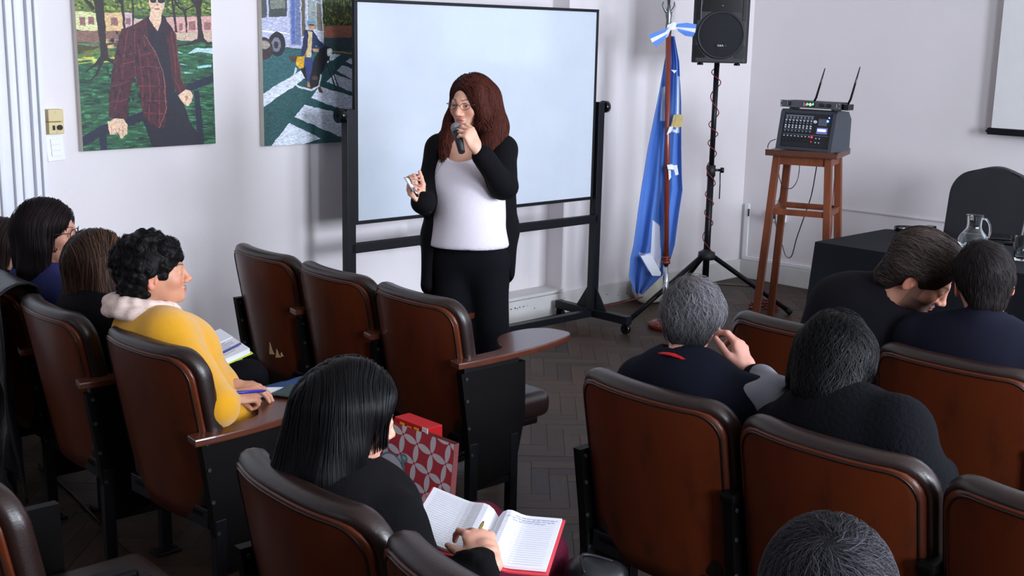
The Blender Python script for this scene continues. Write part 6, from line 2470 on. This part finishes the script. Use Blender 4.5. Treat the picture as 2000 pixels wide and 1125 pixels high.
# 4. person at the left edge
ed = listener('person with brown hair and white collar half hidden at the left edge', (12, 487), 1.86, 70, 0, (1.96, 4.74), hs=.97, res=.005)
ed.body(.016)
V, Q = ed.garment(.02, .012, neckr=.06, collar=.02).mesh(.012)
ed.part('jacket', V, Q, M['darkjacket'])
cl_ = SDF()
for i in range(10):
    a0, a1 = 2 * PI * i / 10, 2 * PI * (i + 1) / 10
    cl_.cap(ed.neck + np.array([math.cos(a0) * .06, math.sin(a0) * .07, .01]), ed.neck + np.array([math.cos(a1) * .06, math.sin(a1) * .07, .01]), .014, k=.01)
V, Q = cl_.mesh(.006)
ed.part('white_collar', V, Q, M['flagwhite'])
h4 = long_hair(ed, [((-.05, .06, .02), (-.06, .06, -.10), .05, .045), ((-.05, -.06, .02), (-.05, -.07, -.10), .05, .045), ((-.08, 0, 0), (-.08, 0, -.13), .07, .055)], cz=.034)
M['darkbrown'] = hairmat('dark_brown_hair', (52, 36, 34), .42)
add_hair(ed, h4, M['darkbrown'], comb_fall(ed.Hc, ed.RH, .01, 1, 1, .35), 700, 20, .012, .0016, 24, shade=.2, jit=.06)

# 5. the writer in the foreground
wr = listener('woman with straight black hair writing in a lined notebook in the foreground', (690, 806), 1.47, 62, 14, (1.56, 1.97), hs=.90, skin=(216, 158, 136), brow=(20, 14, 14), res=.0030, nd=(-.06, -.15), sw=.19)
wz = .63
wr.shR = wr.shR + np.array([.03, -.01, -.02])
wr.arm(-1, P(850, 1190, z=.60), P(955, 1086, z=.670), dict(dir=nv(WV * .88 - RV * .30 + UPV * .22), back=nv(UPV * .95 - WV * .1 + RV * .1), curl=[(22, 38, 25), (30, 48, 30), (38, 55, 35), (26, 40, 25)], thumb=((.62, .62, -.35), (.95, .15, -.3)),
       spread=7, sc=.90, res=.0022), .052, .046, .030)
wr.body()
M['blackwool'] = cloth('black_wool', (13, 12, 15), .95, bump=.5, bscale=300)
g = wr.garment(.022, .016, {-1: .035}, neckr=.06)
# ruffled cuff
sh, el, w_, *_r = wr.arms[-1]
ax = nv(el - w_)
for i in range(10):
    a0 = 2 * PI * i / 10
    u1 = nv(np.cross(ax, UPV))
    u2 = np.cross(ax, u1)
    g.ell(w_ + ax * .045 + (u1 * math.cos(a0) + u2 * math.sin(a0)) * .040, (.018, .018, .018), None, k=.012)
V, Q = g.mesh(.0085, noise=folds(.004, 34, 51))
wr.part('jacket', V, Q, M['blackwool'])
M['maroon'] = cloth('maroon_velvet', (86, 22, 42), .8, bump=.8, bscale=120, var=.3)
wr.trousers(M['maroon'])
bl_ = SDF()
bl_.ell(wr.neck + np.array([.12, -.02, -.13]), (.07, .12, .12), k=.03)
bl_.ell(wr.neck + np.array([.16, .02, -.20]), (.07, .13, .12), k=.03)
V, Q = bl_.mesh(.008, noise=folds(.003, 60, 13))
wr.part('blouse', V, Q, M['maroon'])
h5 = long_hair(wr, [((-.05, .05, .02), (-.075, .055, -.17), .055, .050), ((-.05, -.06, .02), (-.06, -.075, -.14), .055, .052), ((-.08, 0, 0), (-.10, 0, -.20), .075, .062), ((-.06, -.075, -.14), (-.05, -.075, -.225), .052, .030),
                    ((-.015, -.07, .03), (-.03, -.078, -.07), .034, .036), ((-.03, -.078, -.07), (-.04, -.080, -.18), .036, .036), ((-.04, -.080, -.18), (-.01, -.085, -.235), .034, .014), ((.04, -.055, .06), (.035, -.066, .02), .022, .02), ((-.10, 0, -.20), (-.10, .02, -.25), .062, .05)],
               cap=(.108, .083, .096), cz=.036, face=(.130, 0, -.04, .074, .070, .095))
M['raven'] = hairmat('raven_black_hair', (10, 9, 12), .36, .7)
add_hair(wr, h5, M['raven'], comb_fall(wr.Hc, wr.RH, .0, .9, 1.1, .3), 3800, 30, .0115, .0011, 25, wave=.02, shade=.3, jit=.035, tips=5, res=.005, base=.7)

# her notebook, pen and ring
nb = thing('open_notebook', 'open lined notebook with red cover on the lap of the writer', 'notebook', (0, 0, 0))
S_ = P(974, 1003, z=wz)
R1, R2 = P(1098, 1013, z=wz), P(1066, 1112, z=wz)
ex = R1 - S_
ey = R2 - R1
L1 = P(848, 951, z=wz) - S_
npage = 14


def page(e, sign, z0, nm, m, grow=0.0, lift=.012, parent=nb):
    V, F_ = [], []
    for j in range(2):
        for i in range(npage + 1):
            t = i / npage
            z = z0 + lift * math.exp(-((t - .18) / .16) ** 2) - lift * 1.0 * math.exp(-(t / .05) ** 2)
            p = S_ + e * t * (1 + grow) + ey * (j * (1 + 2 * grow) - grow)
            V.append((p[0], p[1], wz + z))
    for i in range(npage):
        q = (i, i + 1, npage + 2 + i, npage + 1 + i)
        F_.append(q if sign > 0 else tuple(reversed(q)))
    V2 = [(x, y, z - .006 if not grow else z - .003) for x, y, z in V]
    k = len(V)
    F2 = F_ + [tuple(k + a for a in reversed(f)) for f in F_]
    for i in range(npage):
        F2 += [(i, i + k, i + 1 + k, i + 1), (npage + 1 + i, npage + 2 + i, npage + 2 + i + k, npage + 1 + i + k)]
    F2 += [(0, npage + 1, npage + 1 + k, k), (npage, npage + k, 2 * npage + 1 + k, 2 * npage + 1)]
    mb = MB().add(V + V2, F2)
    bm = bmesh.new()
    me = bpy.data.meshes.new(nm)
    me.from_pydata(mb.v, [], mb.f)
    bm.from_mesh(me)
    bmesh.ops.recalc_face_normals(bm, faces=bm.faces[:])
    bm.to_mesh(me)
    bm.free()
    me.materials.append(m)
    return link(bpy.data.objects.new(nm, me), parent), V


def ruled(V, e_t0, e_t1, n, m, parent, j0=.07, j1=.95, w=.0009, nm='ruled_lines'):
    mb = MB()
    A0, A1 = np.array(V[:npage + 1]), np.array(V[npage + 1:])
    for k in range(n):
        f = j0 + (j1 - j0) * k / (n - 1)
        ii = range(int(e_t0 * npage), int(e_t1 * npage) + 1)
        a = [A0[i] * (1 - f) + A1[i] * f + np.array([0, 0, .0006]) for i in ii]
        d = nv(ey) * w
        vv = [p - d for p in a] + [p + d for p in a]
        n_ = len(a)
        mb.add(vv, [(i, i + 1, n_ + i + 1, n_ + i) for i in range(n_ - 1)])
    return mb.build(nm, m, parent, kind='stuff')


page(ex, 1, -.008, 'red_cover', M['red_cover'], .045)
page(L1, -1, -.008, 'red_cover', M['red_cover'], .045)
rp_, VR_ = page(ex, 1, 0, 'right_page', M['paper'])
lp_, VL_ = page(L1, -1, 0, 'left_page', M['paper'])
ruled(VR_, .08, .98, 22, M['ink'], rp_, w=.0006)
ruled(VL_, .08, .96, 22, M['ink'], lp_, w=.0006)
# handwriting on the right page: small strokes on the first lines
hwm = MB()
r5 = np.random.default_rng(17)
A0, A1 = np.array(VR_[:npage + 1]), np.array(VR_[npage + 1:])


def on_page(t, f):
    i = min(int(t * npage), npage - 1)
    u = t * npage - i
    return (A0[i] * (1 - u) + A0[i + 1] * u) * (1 - f) + (A1[i] * (1 - u) + A1[i + 1] * u) * f + np.array([0, 0, .0010])


for ln, (a, b_) in enumerate(((.30, .95), (.18, .9), (.28, .8))):
    t = a
    while t < b_:
        wd_ = r5.uniform(.03, .08)
        pts = [on_page(min(.99, t + wd_ * i / 5), .085 + ln * .042 + r5.uniform(-.012, .006)) for i in range(6)]
        hwm.tube(pts, .0006, 3)
        t += wd_ + .02
hwm.build('handwriting', mat('faded_ink', (150, 150, 190), .8), rp_, kind='stuff')
pa, pb = P(944, 1019, z=wz + .05), P(914, 1079, z=wz + .018)
pen = thing('gold_pen', 'slim gold ballpoint pen in the writer\'s hand', 'pen', tuple(pb))
dv = pa - pb
MB().tube([tuple(dv * .12), tuple(dv * .9), tuple(dv)], [.0042, .0040, .0022], 12).build('barrel', M['brass'], pen)
MB().tube([(0, 0, 0), tuple(dv * .13)], [.0012, .0042], 12).build('tip', M['gloss_black'], pen)
Rh, wh_, sch = wr.handR[-1]
rc_ = wh_ + Rh @ (np.array([.100, .011, -.004]) * sch)
rgm = MB()
cyc = [rc_ + Rh @ (np.array([0.004 * math.cos(t_), .0098 * math.cos(t_), .0098 * math.sin(t_)])) for t_ in np.linspace(0, 2 * PI, 17)]
rgm.tube(cyc, .0018, 6, cap=False)
ro_ = rgm.build('silver_ring', M['chrome'])
wr.adopt(ro_)

# patterned gift bag on the floor in front of her
TR, BR = P(888, 868, x=2.26), P(846, 985, x=2.26)
MC = P(765, 925, x=2.26)
W_, H_ = 520, int(TR[2] * 1405)
yy, xx = np.mgrid[0:H_, 0:W_].astype(float)
img = np.zeros((H_, W_, 3), np.float32)
img[:] = np.array((196, 60, 72)) / 255
per_ = 96.0
th = math.radians(12)
xr_, yr_ = xx * math.cos(th) + yy * math.sin(th), -xx * math.sin(th) + yy * math.cos(th)
u, v = (xr_ / per_) % 1, (yr_ / per_) % 1
petal = np.zeros(xx.shape, bool)
R_ = .5 ** .5 * 1.0
# lens shapes along the cell edges
for (cu, cv, ax_) in ((.5, 0, 0), (.5, 1, 0), (0, .5, 1), (1, .5, 1)):
    a = (u - cu) if ax_ == 0 else (v - cv)
    b = (v - cv) if ax_ == 0 else (u - cu)
    d = np.sqrt(R_ ** 2 - np.clip(a, -.5, .5) ** 2) - .5
    petal |= (np.abs(a) < .44) & (np.abs(b) < d * .86)
img[petal] = np.array((226, 214, 220)) / 255
cx0_, cy0_, rr = (TR[1] + .37 - MC[1]) * 1405, (TR[2] - MC[2]) * 1405, 98
rd = np.hypot(xx - cx0_, yy - cy0_)
img[rd < rr] = np.array((92, 150, 160)) / 255
img[rd < rr - 8] = np.array((222, 216, 224)) / 255
bagm = pic_material('gift_bag_print', img, .6)
TR, BR = P(888, 868, x=2.26), P(846, 985, x=2.26)
bx_ = 2.26
wdt, zt_ = .37, TR[2]
gb = thing('gift_bag', 'red and white petal-patterned gift bag with a round pale medallion, standing on the floor', 'bag', (bx_, TR[1] + wdt / 2, 0))
yR, yL = -wdt / 2, wdt / 2
tapr = .06
corners = [(0, yL, 0.004), (0, yR + tapr, 0.004), (0, yR, zt_), (0, yL, zt_)]
uv_quad('printed_front', [(-.0015, a, b_) for _, a, b_ in corners], bagm, gb)
bb_ = MB()
bb_.add([(0, yL, .002), (0, yR + tapr, .002), (0, yR, zt_), (0, yL, zt_), (.03, yL, .002), (.03, yR + tapr, .002), (.018, yR, zt_), (.018, yL, zt_)],
        [(0, 1, 2, 3), (5, 4, 7, 6), (1, 5, 6, 2), (4, 0, 3, 7), (4, 5, 1, 0)])
bb_.build('paper_body', mat('bag_side_paper', (150, 80, 80), .7, var=.05), gb)
hdl = MB()
for xx_ in (.004, .116):
    hdl.tube(smooth_path([(xx_, -.07, zt_ - .01), (xx_, -.06, zt_ + .05), (xx_, 0, zt_ + .08), (xx_, .06, zt_ + .05), (xx_, .07, zt_ - .01)], 5), .003, 6)
lt = P(790, 903, x=bx_ - .004)
text('P', .07, mat('teal_print', (92, 150, 160), .6), gb, Matrix.Translation((-.003, lt[1] - (TR[1] + wdt / 2) - .0, lt[2])) @ Matrix.Rotation(math.radians(-12), 4, 'X') @ Matrix(((0, 0, -1, 0), (-1, 0, 0, 0), (0, 1, 0, 0), (0, 0, 0, 1))), .0004)
rb_ = thing('red_box', 'red and yellow printed box standing in the gift bag', 'box', (bx_ + .045, TR[1] + .22, zt_ - .145))
MB().box((-.03, -.08, 0), (.03, .08, .155), .003).build('carton', mat('red_print', (200, 30, 36), .45), rb_)
for k in range(4):
    MB().box((-.0315, -.07 + k * .034, .118 + .006 * (k % 2)), (-.0295, -.05 + k * .034, .14 + .004 * (k % 2))).build('yellow_print', mat('yellow_print', (232, 196, 50), .5), rb_)
MB().box((-.0315, -.08, .11), (-.029, -.055, .154)).build('white_panel', M['white_plastic'], rb_)

# second notebook, in front of the woman with glasses
n2 = thing('notebook_with_lime_cover', 'open notebook with lime-yellow cover edge on the tablet arm near the wall', 'notebook', (0, 0, 0))
zc = .655
q = [P(392, 672, z=zc), P(432, 650, z=zc), P(490, 690, z=zc), P(432, 712, z=zc)]
sp1, sp2 = P(455, 665, z=zc), P(400, 690, z=zc)


def slab(pts, z0, z1, nm, m, par):
    a = [(p[0], p[1], z1 if len(p) < 4 else p[3]) for p in pts]
    b = [(p[0], p[1], z0) for p in pts]
    k = len(a)
    mb = MB().add(a + b, [tuple(range(k)), tuple(reversed(range(k, 2 * k)))] + [(i, i + k, (i + 1) % k + k, (i + 1) % k) for i in range(k)])
    bm = bmesh.new()
    me = bpy.data.meshes.new(nm)
    me.from_pydata(mb.v, [], mb.f)
    bm.from_mesh(me)
    bmesh.ops.recalc_face_normals(bm, faces=bm.faces[:])
    bm.to_mesh(me)
    bm.free()
    me.materials.append(m)
    return link(bpy.data.objects.new(nm, me), par)


M['lime'] = mat('lime_cover', (206, 222, 60), .5)
slab([P(380, 668, z=.650), P(430, 646, z=.650), P(494, 689, z=.650), P(432, 716, z=.650)], .6465, .650, 'lime_cover', M['lime'], n2)
slab([sp2, sp1, P(488, 687, z=zc), P(432, 712, z=zc)], .650, .667, 'right_pages', M['paper'], n2)
slab([P(384, 670, z=zc), P(430, 649, z=zc), sp1, sp2], .650, .669, 'left_pages', M['paper'], n2)
hw2 = MB()
for k in range(7):
    a = sp2 + (P(432, 712, z=zc) - sp2) * (.12 + .11 * k) + (sp1 - sp2) * .08
    b_ = a + (sp1 - sp2) * (.75 if k % 3 else .55)
    hw2.tube([(*(a + (b_ - a) * t_ / 7)[:2], .6675 + 0 * t_) for t_ in range(8)], .0007, 3)
hw2.build('handwriting', M['ink_dark'], n2, kind='stuff')
slab([P(410, 706, z=zc), P(470, 676, z=zc), P(472, 679, z=zc), P(412, 709, z=zc)], .667, .6685, 'ribbon_marker', M['bluepen'], n2)

# black coat over the seat back
s1 = row_left[1]
V, NSx, NSy = [], 46, 60
for j in range(NSy + 1):
    t = j / NSy
    for i in range(NSx + 1):
        y = .30 - .60 * i / NSx
        if t < .12:
            z = .84 - (.12 - t) * 2.2
            x = .085
        elif t < .2:
            a = (t - .12) / .08 * PI
            x = .03 + .055 * math.cos(a)
            z = .845 + .03 * math.sin(a)
        else:
            q = (t - .2) / .8
            z = .845 - q * .70 * (1 - .12 * math.sin(i * .35))
            x = -.03 - math.tan(math.radians(8.5)) * (z - .84) * .6 - .015 - .03 * q
        w = min(1, max(0, t - .18) * 3)
        x += -(.018 * math.sin(i * .55 + 2.2 * math.sin(t * 4)) + .01 * math.sin(i * 1.3 + t * 5)) * w - .01
        V.append((x, y * (1 + .05 * t) + .008 * math.sin(t * 9 + i), z))
g_ = np.arange(len(V)).reshape(NSy + 1, NSx + 1)
Q = np.stack([g_[:-1, :-1].ravel(), g_[:-1, 1:].ravel(), g_[1:, 1:].ravel(), g_[1:, :-1].ravel()], 1)
ct_ = np_mesh('leather_coat', np.array(V), Q, mat('soft_black_leather', (18, 18, 23), .42, bump=.3, bscale=60, var=.1))
ct_.matrix_world = Matrix.Translation(s1.location) @ Matrix.Rotation(s1.rotation_euler.z, 4, 'Z')
sm_ = ct_.modifiers.new('t', 'SOLIDIFY')
sm_.thickness = .008
tag(ct_, 'black leather coat draped over the theatre seat at the far left', 'coat')

# 6. grey-haired man with the lanyard
gm = listener('grey-haired man in dark sweater and red lanyard raising a hand to his temple', (1352, 624), 2.62, 14, 20, (2.66, 1.89), female=False, hs=.90, skin=(206, 148, 132), sw=.205, tilt=nv(UPV + RV * .04), nd=(-.055, -.15), brow=(90, 84, 80), res=.0034)
wrg = P(1464, 730, x=2.66)
elg = P(1515, 788, x=2.60)
hg = P(1434, 640, x=2.68)
gm.arm(-1, elg, wrg, dict(dir=nv(hg - wrg), back=nv(RV * .75 + NEAR * .45 + UPV * .35), curl=[(20, 40, 20), (28, 45, 25), (48, 60, 35), (58, 60, 35)], thumb=((.75, .5, -.3), (.95, .1, -.25)), spread=6, sc=1.0), .052, .046, .030)
gm.body()
M['navyknit'] = cloth('dark_navy_knit', (20, 22, 34), .95)
g = gm.garment(.020, .014, {-1: .3}, neckr=.062)
g.p = [q for q in g.p]
V, Q = g.mesh(.0085, noise=folds(.0035, 28, 61))
M['greyshirt'] = cloth('grey_shirt', (132, 132, 142), .85)
arm_g = SDF()
sh, el, w_, ra, rb, rc = gm.arms[-1]
mid = sh * .45 + el * .55
# the navy sleeve ends above the elbow: rebuild the sweater without the sleeve's lower part
g = SDF()
g.join(gm.tor.grow(.020))
g.cap(gm.neck - gm.up * .062, gm.shL, .052, .066, k=.04)
g.cap(gm.neck - gm.up * .062, gm.shR, .052, .066, k=.04)
g.cap(gm.shL, gm.shL + np.array([.06, .05, -.24]), .066, .056, k=.03)
g.cap(gm.shL + np.array([.06, .05, -.24]), gm.shL + np.array([.26, -.02, -.24]), .056, .045, k=.03)
g.cap(sh, mid, .066, .062, k=.03)
ax = nv(gm.Hc - gm.neck)
g.cap(gm.neck - gm.up * .02 + gm.f * .01, gm.neck + ax * .2, .062, .085, k=.012, op='-')
V, Q = g.mesh(.0085, noise=folds(.0035, 28, 61))
gm.part('sweater', V, Q, M['navyknit'])
a_ = SDF().cap(mid - nv(el - sh) * .03, el, .070, .066, k=.02).cap(el, w_ + nv(el - w_) * .06, .064, .050, k=.02)
V, Q = a_.mesh(.0065, noise=folds(.006, 55, 62))
gm.part('rolled_shirt_sleeve', V, Q, M['greyshirt'])
cf = SDF().cap(w_ + nv(el - w_) * .055, w_ + nv(el - w_) * .035, .045, .043)
V, Q = cf.mesh(.004, noise=folds(.002, 90, 63))
gm.part('black_cuff', V, Q, M['blackknit'])
gm.trousers(M['darkjacket'], res=.014)
ly = []
for t_ in np.linspace(-1.0, 1.0, 15):
    a = t_ * 2.0
    ly.append(gm.neck + RV * .016 + np.array([-.075 * math.cos(a), .084 * math.sin(a), .050 - .050 * (abs(t_)) ** 1.6]))
lm = MB()
for a, b_ in zip(ly[:-1], ly[1:]):
    lm.obox(a, b_, .004, .017, (-1, 0, 0))
M['redstrap'] = mat('red_strap', (214, 30, 34), .6)
lo_ = lm.build('red_lanyard', M['redstrap'])
gm.adopt(lo_)
hm = long_hair(gm, [((-.055, .035, .0), (-.072, .025, -.055), .05, .040), ((-.055, -.035, .0), (-.072, -.025, -.055), .05, .040), ((0, .07, .03), (-.015, .072, .0), .022, .018), ((0, -.07, .03), (-.015, -.072, .0), .022, .018)],
               cap=(.108, .086, .096), cz=.034, cx=-.018, face=(.125, 0, -.045, .080, .080, .090))
for q in (1, -1):
    hm.ell(gm.Hc + gm.RH @ (np.array([.0, .09 * q, -.03]) * gm.hs), (.03, .03, .04), gm.RH, k=.01, op='-')
M['greyhair'] = hairmat('grey_wavy_hair', (122, 119, 124), .5, .35)
V, Q = hm.mesh(.005)
loc = ((V - gm.Hc) @ gm.RH) / gm.hs
A_ = Acc()
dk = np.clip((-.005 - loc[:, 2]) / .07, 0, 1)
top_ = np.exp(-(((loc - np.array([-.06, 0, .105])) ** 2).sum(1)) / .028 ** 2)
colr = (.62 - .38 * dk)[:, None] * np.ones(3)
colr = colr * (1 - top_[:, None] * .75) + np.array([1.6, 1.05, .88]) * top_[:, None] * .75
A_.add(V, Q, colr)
a, b_, c = hair_strands(hm, surf_points(V, 5200, 66), comb_whorl(gm.Hc, gm.RH, (-.06, 0, .105), .9, .5, gm.hs), 8, .006, .0006, seed=66, wave=.7, wfreq=130, lift=(.0, .009), shade=.32, jit=.35, tips=1)
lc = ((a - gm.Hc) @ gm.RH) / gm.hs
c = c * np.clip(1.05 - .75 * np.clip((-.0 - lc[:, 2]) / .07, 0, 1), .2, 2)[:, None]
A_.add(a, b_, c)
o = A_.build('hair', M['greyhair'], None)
gm.adopt(o)

# 7. person in the black cardigan
cp = listener('person with shaggy black hair in a black ribbed cardigan, head bent, seen from behind', (1630, 706), 2.60, 22, 28, (2.64, 1.33), hs=.92, skin=(230, 180, 164), sw=.215, nd=(-.075, -.14), bulk=1.15, res=.0038)
cp.arm(-1, P(1800, 930, x=2.62), P(1838, 925, x=2.86), dict(dir=(.7, .5, -.1), back=(0, 0, 1), curl=GRIP), .062, .054, .033)
cp.arm(1, cp.shL + np.array([.08, .07, -.24]), cp.shL + np.array([.28, -.06, -.26]), dict(dir=(.8, -.5, 0), back=(0, 0, 1), curl=RELAX), .060, .052, .033)
cp.body()
V, Q = cp.garment(.024, .014, {-1: .02, 1: .03}, neckr=.064, collar=.012).mesh(.009, noise=folds(.0035, 30, 71))
M['ribbed'] = mat('ribbed_black_wool', (12, 12, 17), .95, spec=.12, bump=.9, bscale=90, var=.1)
cp.part('cardigan', V, Q, M['ribbed'])
cp.trousers(M['darkjacket'], res=.014)
wc = SDF()
for i in range(8):
    a0, a1 = PI * .6 + .8 * PI * i / 8, PI * .6 + .8 * PI * (i + 1) / 8
    wc.cap(cp.neck + np.array([math.cos(a0) * .058, math.sin(a0) * .066, .018]), cp.neck + np.array([math.cos(a1) * .058, math.sin(a1) * .066, .018]), .010, k=.008)
V, Q = wc.mesh(.005)
cp.part('pale_collar', V, Q, M['flagwhite'])
h7 = long_hair(cp, [((-.05, .04, .0), (-.085, .04, -.10), .052, .042), ((-.05, -.04, .0), (-.085, -.03, -.09), .052, .040), ((-.07, 0, 0), (-.10, 0, -.12), .065, .045), ((0, -.068, .04), (-.005, -.078, -.02), .026, .018), ((.035, -.062, .03), (.04, -.074, -.05), .020, .012),
                    ((0, .068, .04), (-.01, .082, -.06), .03, .028)], cap=(.108, .084, .096), cz=.034)
h7.ell(cp.Hc + cp.RH @ (np.array([.02, -.095, -.03]) * cp.hs), (.03, .028, .045), cp.RH, k=.01, op='-')
add_hair(cp, h7, M['raven'], comb_whorl(cp.Hc, cp.RH, (-.05, 0, .10), .35, 1.0, cp.hs), 4800, 16, .011, .0008, 72, wave=.75, wfreq=55, shade=.3, jit=.35, lift=(0, .012), tips=4, base=.6)
pc = P(1843, 905, x=2.98)
pz = .55
slab([np.array([2.86, 1.30, 0]), np.array([3.02, 1.18, 0]), np.array([3.10, 1.30, 0]), np.array([2.94, 1.42, 0])], pz, pz + .002, 'dummy', M['paper'], None)
o = bpy.data.objects['dummy']
o.name = 'note_sheet'
vv = [P(1833, 885, x=2.80), P(1852, 912, x=2.80), P(1838, 925, x=2.74), P(1815, 905, x=2.74)]
me = o.data
for i, p_ in enumerate(vv):
    me.vertices[i].co = p_ + np.array([0, 0, .001])
    me.vertices[i + 4].co = p_ - np.array([0, 0, .001])
tag(o, 'white sheet held beyond the elbow of the person in the black cardigan', 'paper')

# 8. bearded man leaning over
bm_ = listener('bearded man with greying brown hair and black jacket leaning sideways to whisper', (1800, 534), 3.52, 112, 32, (3.55, 2.02), female=False, hs=1.0, skin=(196, 140, 118), tilt=nv(UPV * .92 - RV * .05 - WV * .12), sw=.215, nn=P(1728, 580, x=3.50), beard=(70, 60, 58), brow=(52, 40, 36), res=.0036, brow_w=1.4, bulk=1.05, hipz=.48)
bm_.arm(-1, P(1800, 690, x=3.62), P(1850, 740, x=3.80), dict(dir=(.6, .3, -.4), back=(0, 0, 1), curl=GRIP), .062, .054, .034)
bm_.body()
M['charcoaljacket'] = cloth('charcoal_jacket', (22, 21, 27), .9)
g = bm_.garment(.030, .018, neckr=.068, collar=.018)
# broad back bending towards the picture right
g.ell((bm_.hip + bm_.neck) / 2 + np.array([-.02, .0, .04]), (.13, .20, .20), None, k=.08)
V, Q = g.mesh(.010, noise=folds(.004, 24, 81))
bm_.part('jacket', V, Q, M['charcoaljacket'])
bm_.trousers(M['darkjacket'], res=.016)
h8 = long_hair(bm_, [((-.055, .04, .0), (-.075, .03, -.06), .05, .042), ((-.055, -.04, .0), (-.075, -.03, -.06), .05, .042), ((.02, -.06, .06), (.0, -.074, .015), .028, .022), ((.02, .06, .06), (.0, .074, .015), .028, .022), ((.03, .0, .10), (.06, -.02, .085), .03, .02)],
                cap=(.116, .092, .100), cz=.040, face=(.132, 0, -.022, .080, .080, .100))
for q in (1, -1):
    h8.ell(bm_.Hc + bm_.RH @ (np.array([-.005, .095 * q, -.03]) * bm_.hs), (.028, .03, .04), bm_.RH, k=.01, op='-')
M['greybrown'] = hairmat('greying_brown_hair', (72, 60, 56), .42)


def comb_back(Hc_, RH_):
    def f(X):
        L = (X - Hc_) @ RH_
        return -RH_[:, 0] * 1.0 + RH_[:, 2] * (np.clip(.05 - L[:, 2], -1, 1) * -4)[:, None] + np.sign(L[:, 1])[:, None] * RH_[:, 1] * .35
    return f


add_hair(bm_, h8, M['greybrown'], comb_back(bm_.Hc, bm_.RH), 3200, 12, .011, .0008, 82, wave=.3, wfreq=60, shade=.35, tint=(1.9, 1.9, 1.95), tintp=.2, jit=.12, tips=1)

# 9. man in the navy jacket
nm_ = listener('man with short dark hair and navy jacket seen from behind at the right edge', (1920, 549), 3.46, 12, 4, (3.52, 1.50), female=False, hs=.94, skin=(208, 146, 122), tilt=nv(UPV - RV * .10), sw=.225, bulk=1.1, res=.004, nd=(-.04, -.15))
nm_.arm(-1, nm_.shR + np.array([.05, -.06, -.25]), nm_.shR + np.array([.27, .0, -.25]), None, .062, .054, .034)
nm_.arm(1, nm_.shL + np.array([.05, .03, -.25]), nm_.shL + np.array([.27, -.03, -.25]), None, .060, .052, .034)
nm_.body()
M['navyjacket'] = cloth('navy_jacket', (20, 21, 34), .9)
V, Q = nm_.garment(.030, .016, neckr=.066, collar=.022).mesh(.010, noise=folds(.0035, 24, 91))
nm_.part('jacket', V, Q, M['navyjacket'])
nm_.trousers(M['darkjacket'], res=.016)
h9 = long_hair(nm_, [((-.055, .03, .0), (-.072, .02, -.06), .048, .036), ((-.055, -.03, .0), (-.072, -.02, -.06), .048, .036), ((.0, .065, .03), (-.01, .068, .0), .020, .014), ((.0, -.065, .03), (-.01, -.068, .0), .020, .014)],
                cap=(.108, .084, .096), cz=.036, face=(.125, 0, -.045, .080, .080, .090))
for q in (1, -1):
    h9.ell(nm_.Hc + nm_.RH @ (np.array([-.0, .09 * q, -.03]) * nm_.hs), (.03, .03, .04), nm_.RH, k=.01, op='-')
M['shortdark'] = hairmat('short_dark_brown_hair', (44, 36, 36), .5)
add_hair(nm_, h9, M['shortdark'], comb_whorl(nm_.Hc, nm_.RH, (-.06, 0, .10), .5, .7, nm_.hs), 4200, 6, .006, .0006, 92, lift=(0, .005), shade=.35, jit=.2, tips=1, base=.55)

# 10. head at the bottom of the picture
bh = listener('person with wavy grey and black hair, only the crown showing at the bottom edge', tuple(P(1612, 1190, d=1.66)), 0, 10, 6, (1.58, .82), female=False, hs=.98, res=.005, nd=(-.04, -.15))
bh.body(.016)
V, Q = bh.garment(.022, .014, neckr=.064).mesh(.014)
bh.part('sweater', V, Q, M['darkjacket'])
h10 = long_hair(bh, [((-.055, .035, .0), (-.072, .025, -.055), .05, .040), ((-.055, -.035, .0), (-.072, -.025, -.055), .05, .040)], cap=(.112, .090, .100), cz=.036, face=(.125, 0, -.045, .080, .080, .090))
M['saltpepper'] = hairmat('salt_and_pepper_hair', (66, 64, 70), .48, .4)
add_hair(bh, h10, M['saltpepper'], comb_whorl(bh.Hc, bh.RH, (-.07, 0, .09), .5, .5, bh.hs), 11000, 12, .006, .00038, 102, wave=.5, wfreq=110, lift=(0, .007), shade=.35, tint=(2.2, 2.2, 2.3), tintp=.16, jit=.12, tips=1, base=.35)

# small black handbag beside the writer
hb_ = thing('black_handbag', 'small black leather bag on the seat beside the writer\'s notebook', 'bag', (0, 0, 0))
c_ = P(1150, 1128, z=.50)
q_ = SDF().ell(c_, (.05, .07, .045), k=.03).ell(c_ + np.array([.045, -.035, .01]), (.03, .04, .028), k=.03)
V, Q = q_.mesh(.007, noise=folds(.005, 50, 7))
np_mesh('pouch', V, Q, M['chairleather'], hb_)
MB().tube(smooth_path([c_ + np.array([-.04, -.02, .03]), c_ + np.array([0, .02, .05]), c_ + np.array([.05, -.03, .035])], 6), .004, 8).build('strap', M['chairleather'], hb_)
hb_.location = (0, 0, 0)

# pale bag by the wall behind the flagpole
sk_ = SDF()
c_ = P(1278, 560, y=4.98)
sk_.ell(np.array([c_[0], 5.0, .10]), (.17, .10, .12), k=.03).ell(np.array([c_[0] + .14, 5.0, .06]), (.14, .09, .07), k=.05)
sk_.plane((0, 0, .002), (0, 0, -1), k=.004)
V, Q = sk_.mesh(.010, noise=folds(.004, 30, 19))
o = np_mesh('cloth_bag', V, Q, M['sack'])
tag(o, 'pale cloth bag slumped against the painting wall behind the flagpole', 'bag')
fc = MB().tube(smooth_path([P(75, 905, z=.004), P(130, 955, z=.004), P(200, 1025, z=.004), P(290, 1112, z=.004), P(330, 1150, z=.004)], 6), .004, 6).build('floor_cable', M['gloss_black'])
tag(fc, 'black cable lying on the floor at the lower left', 'cable')
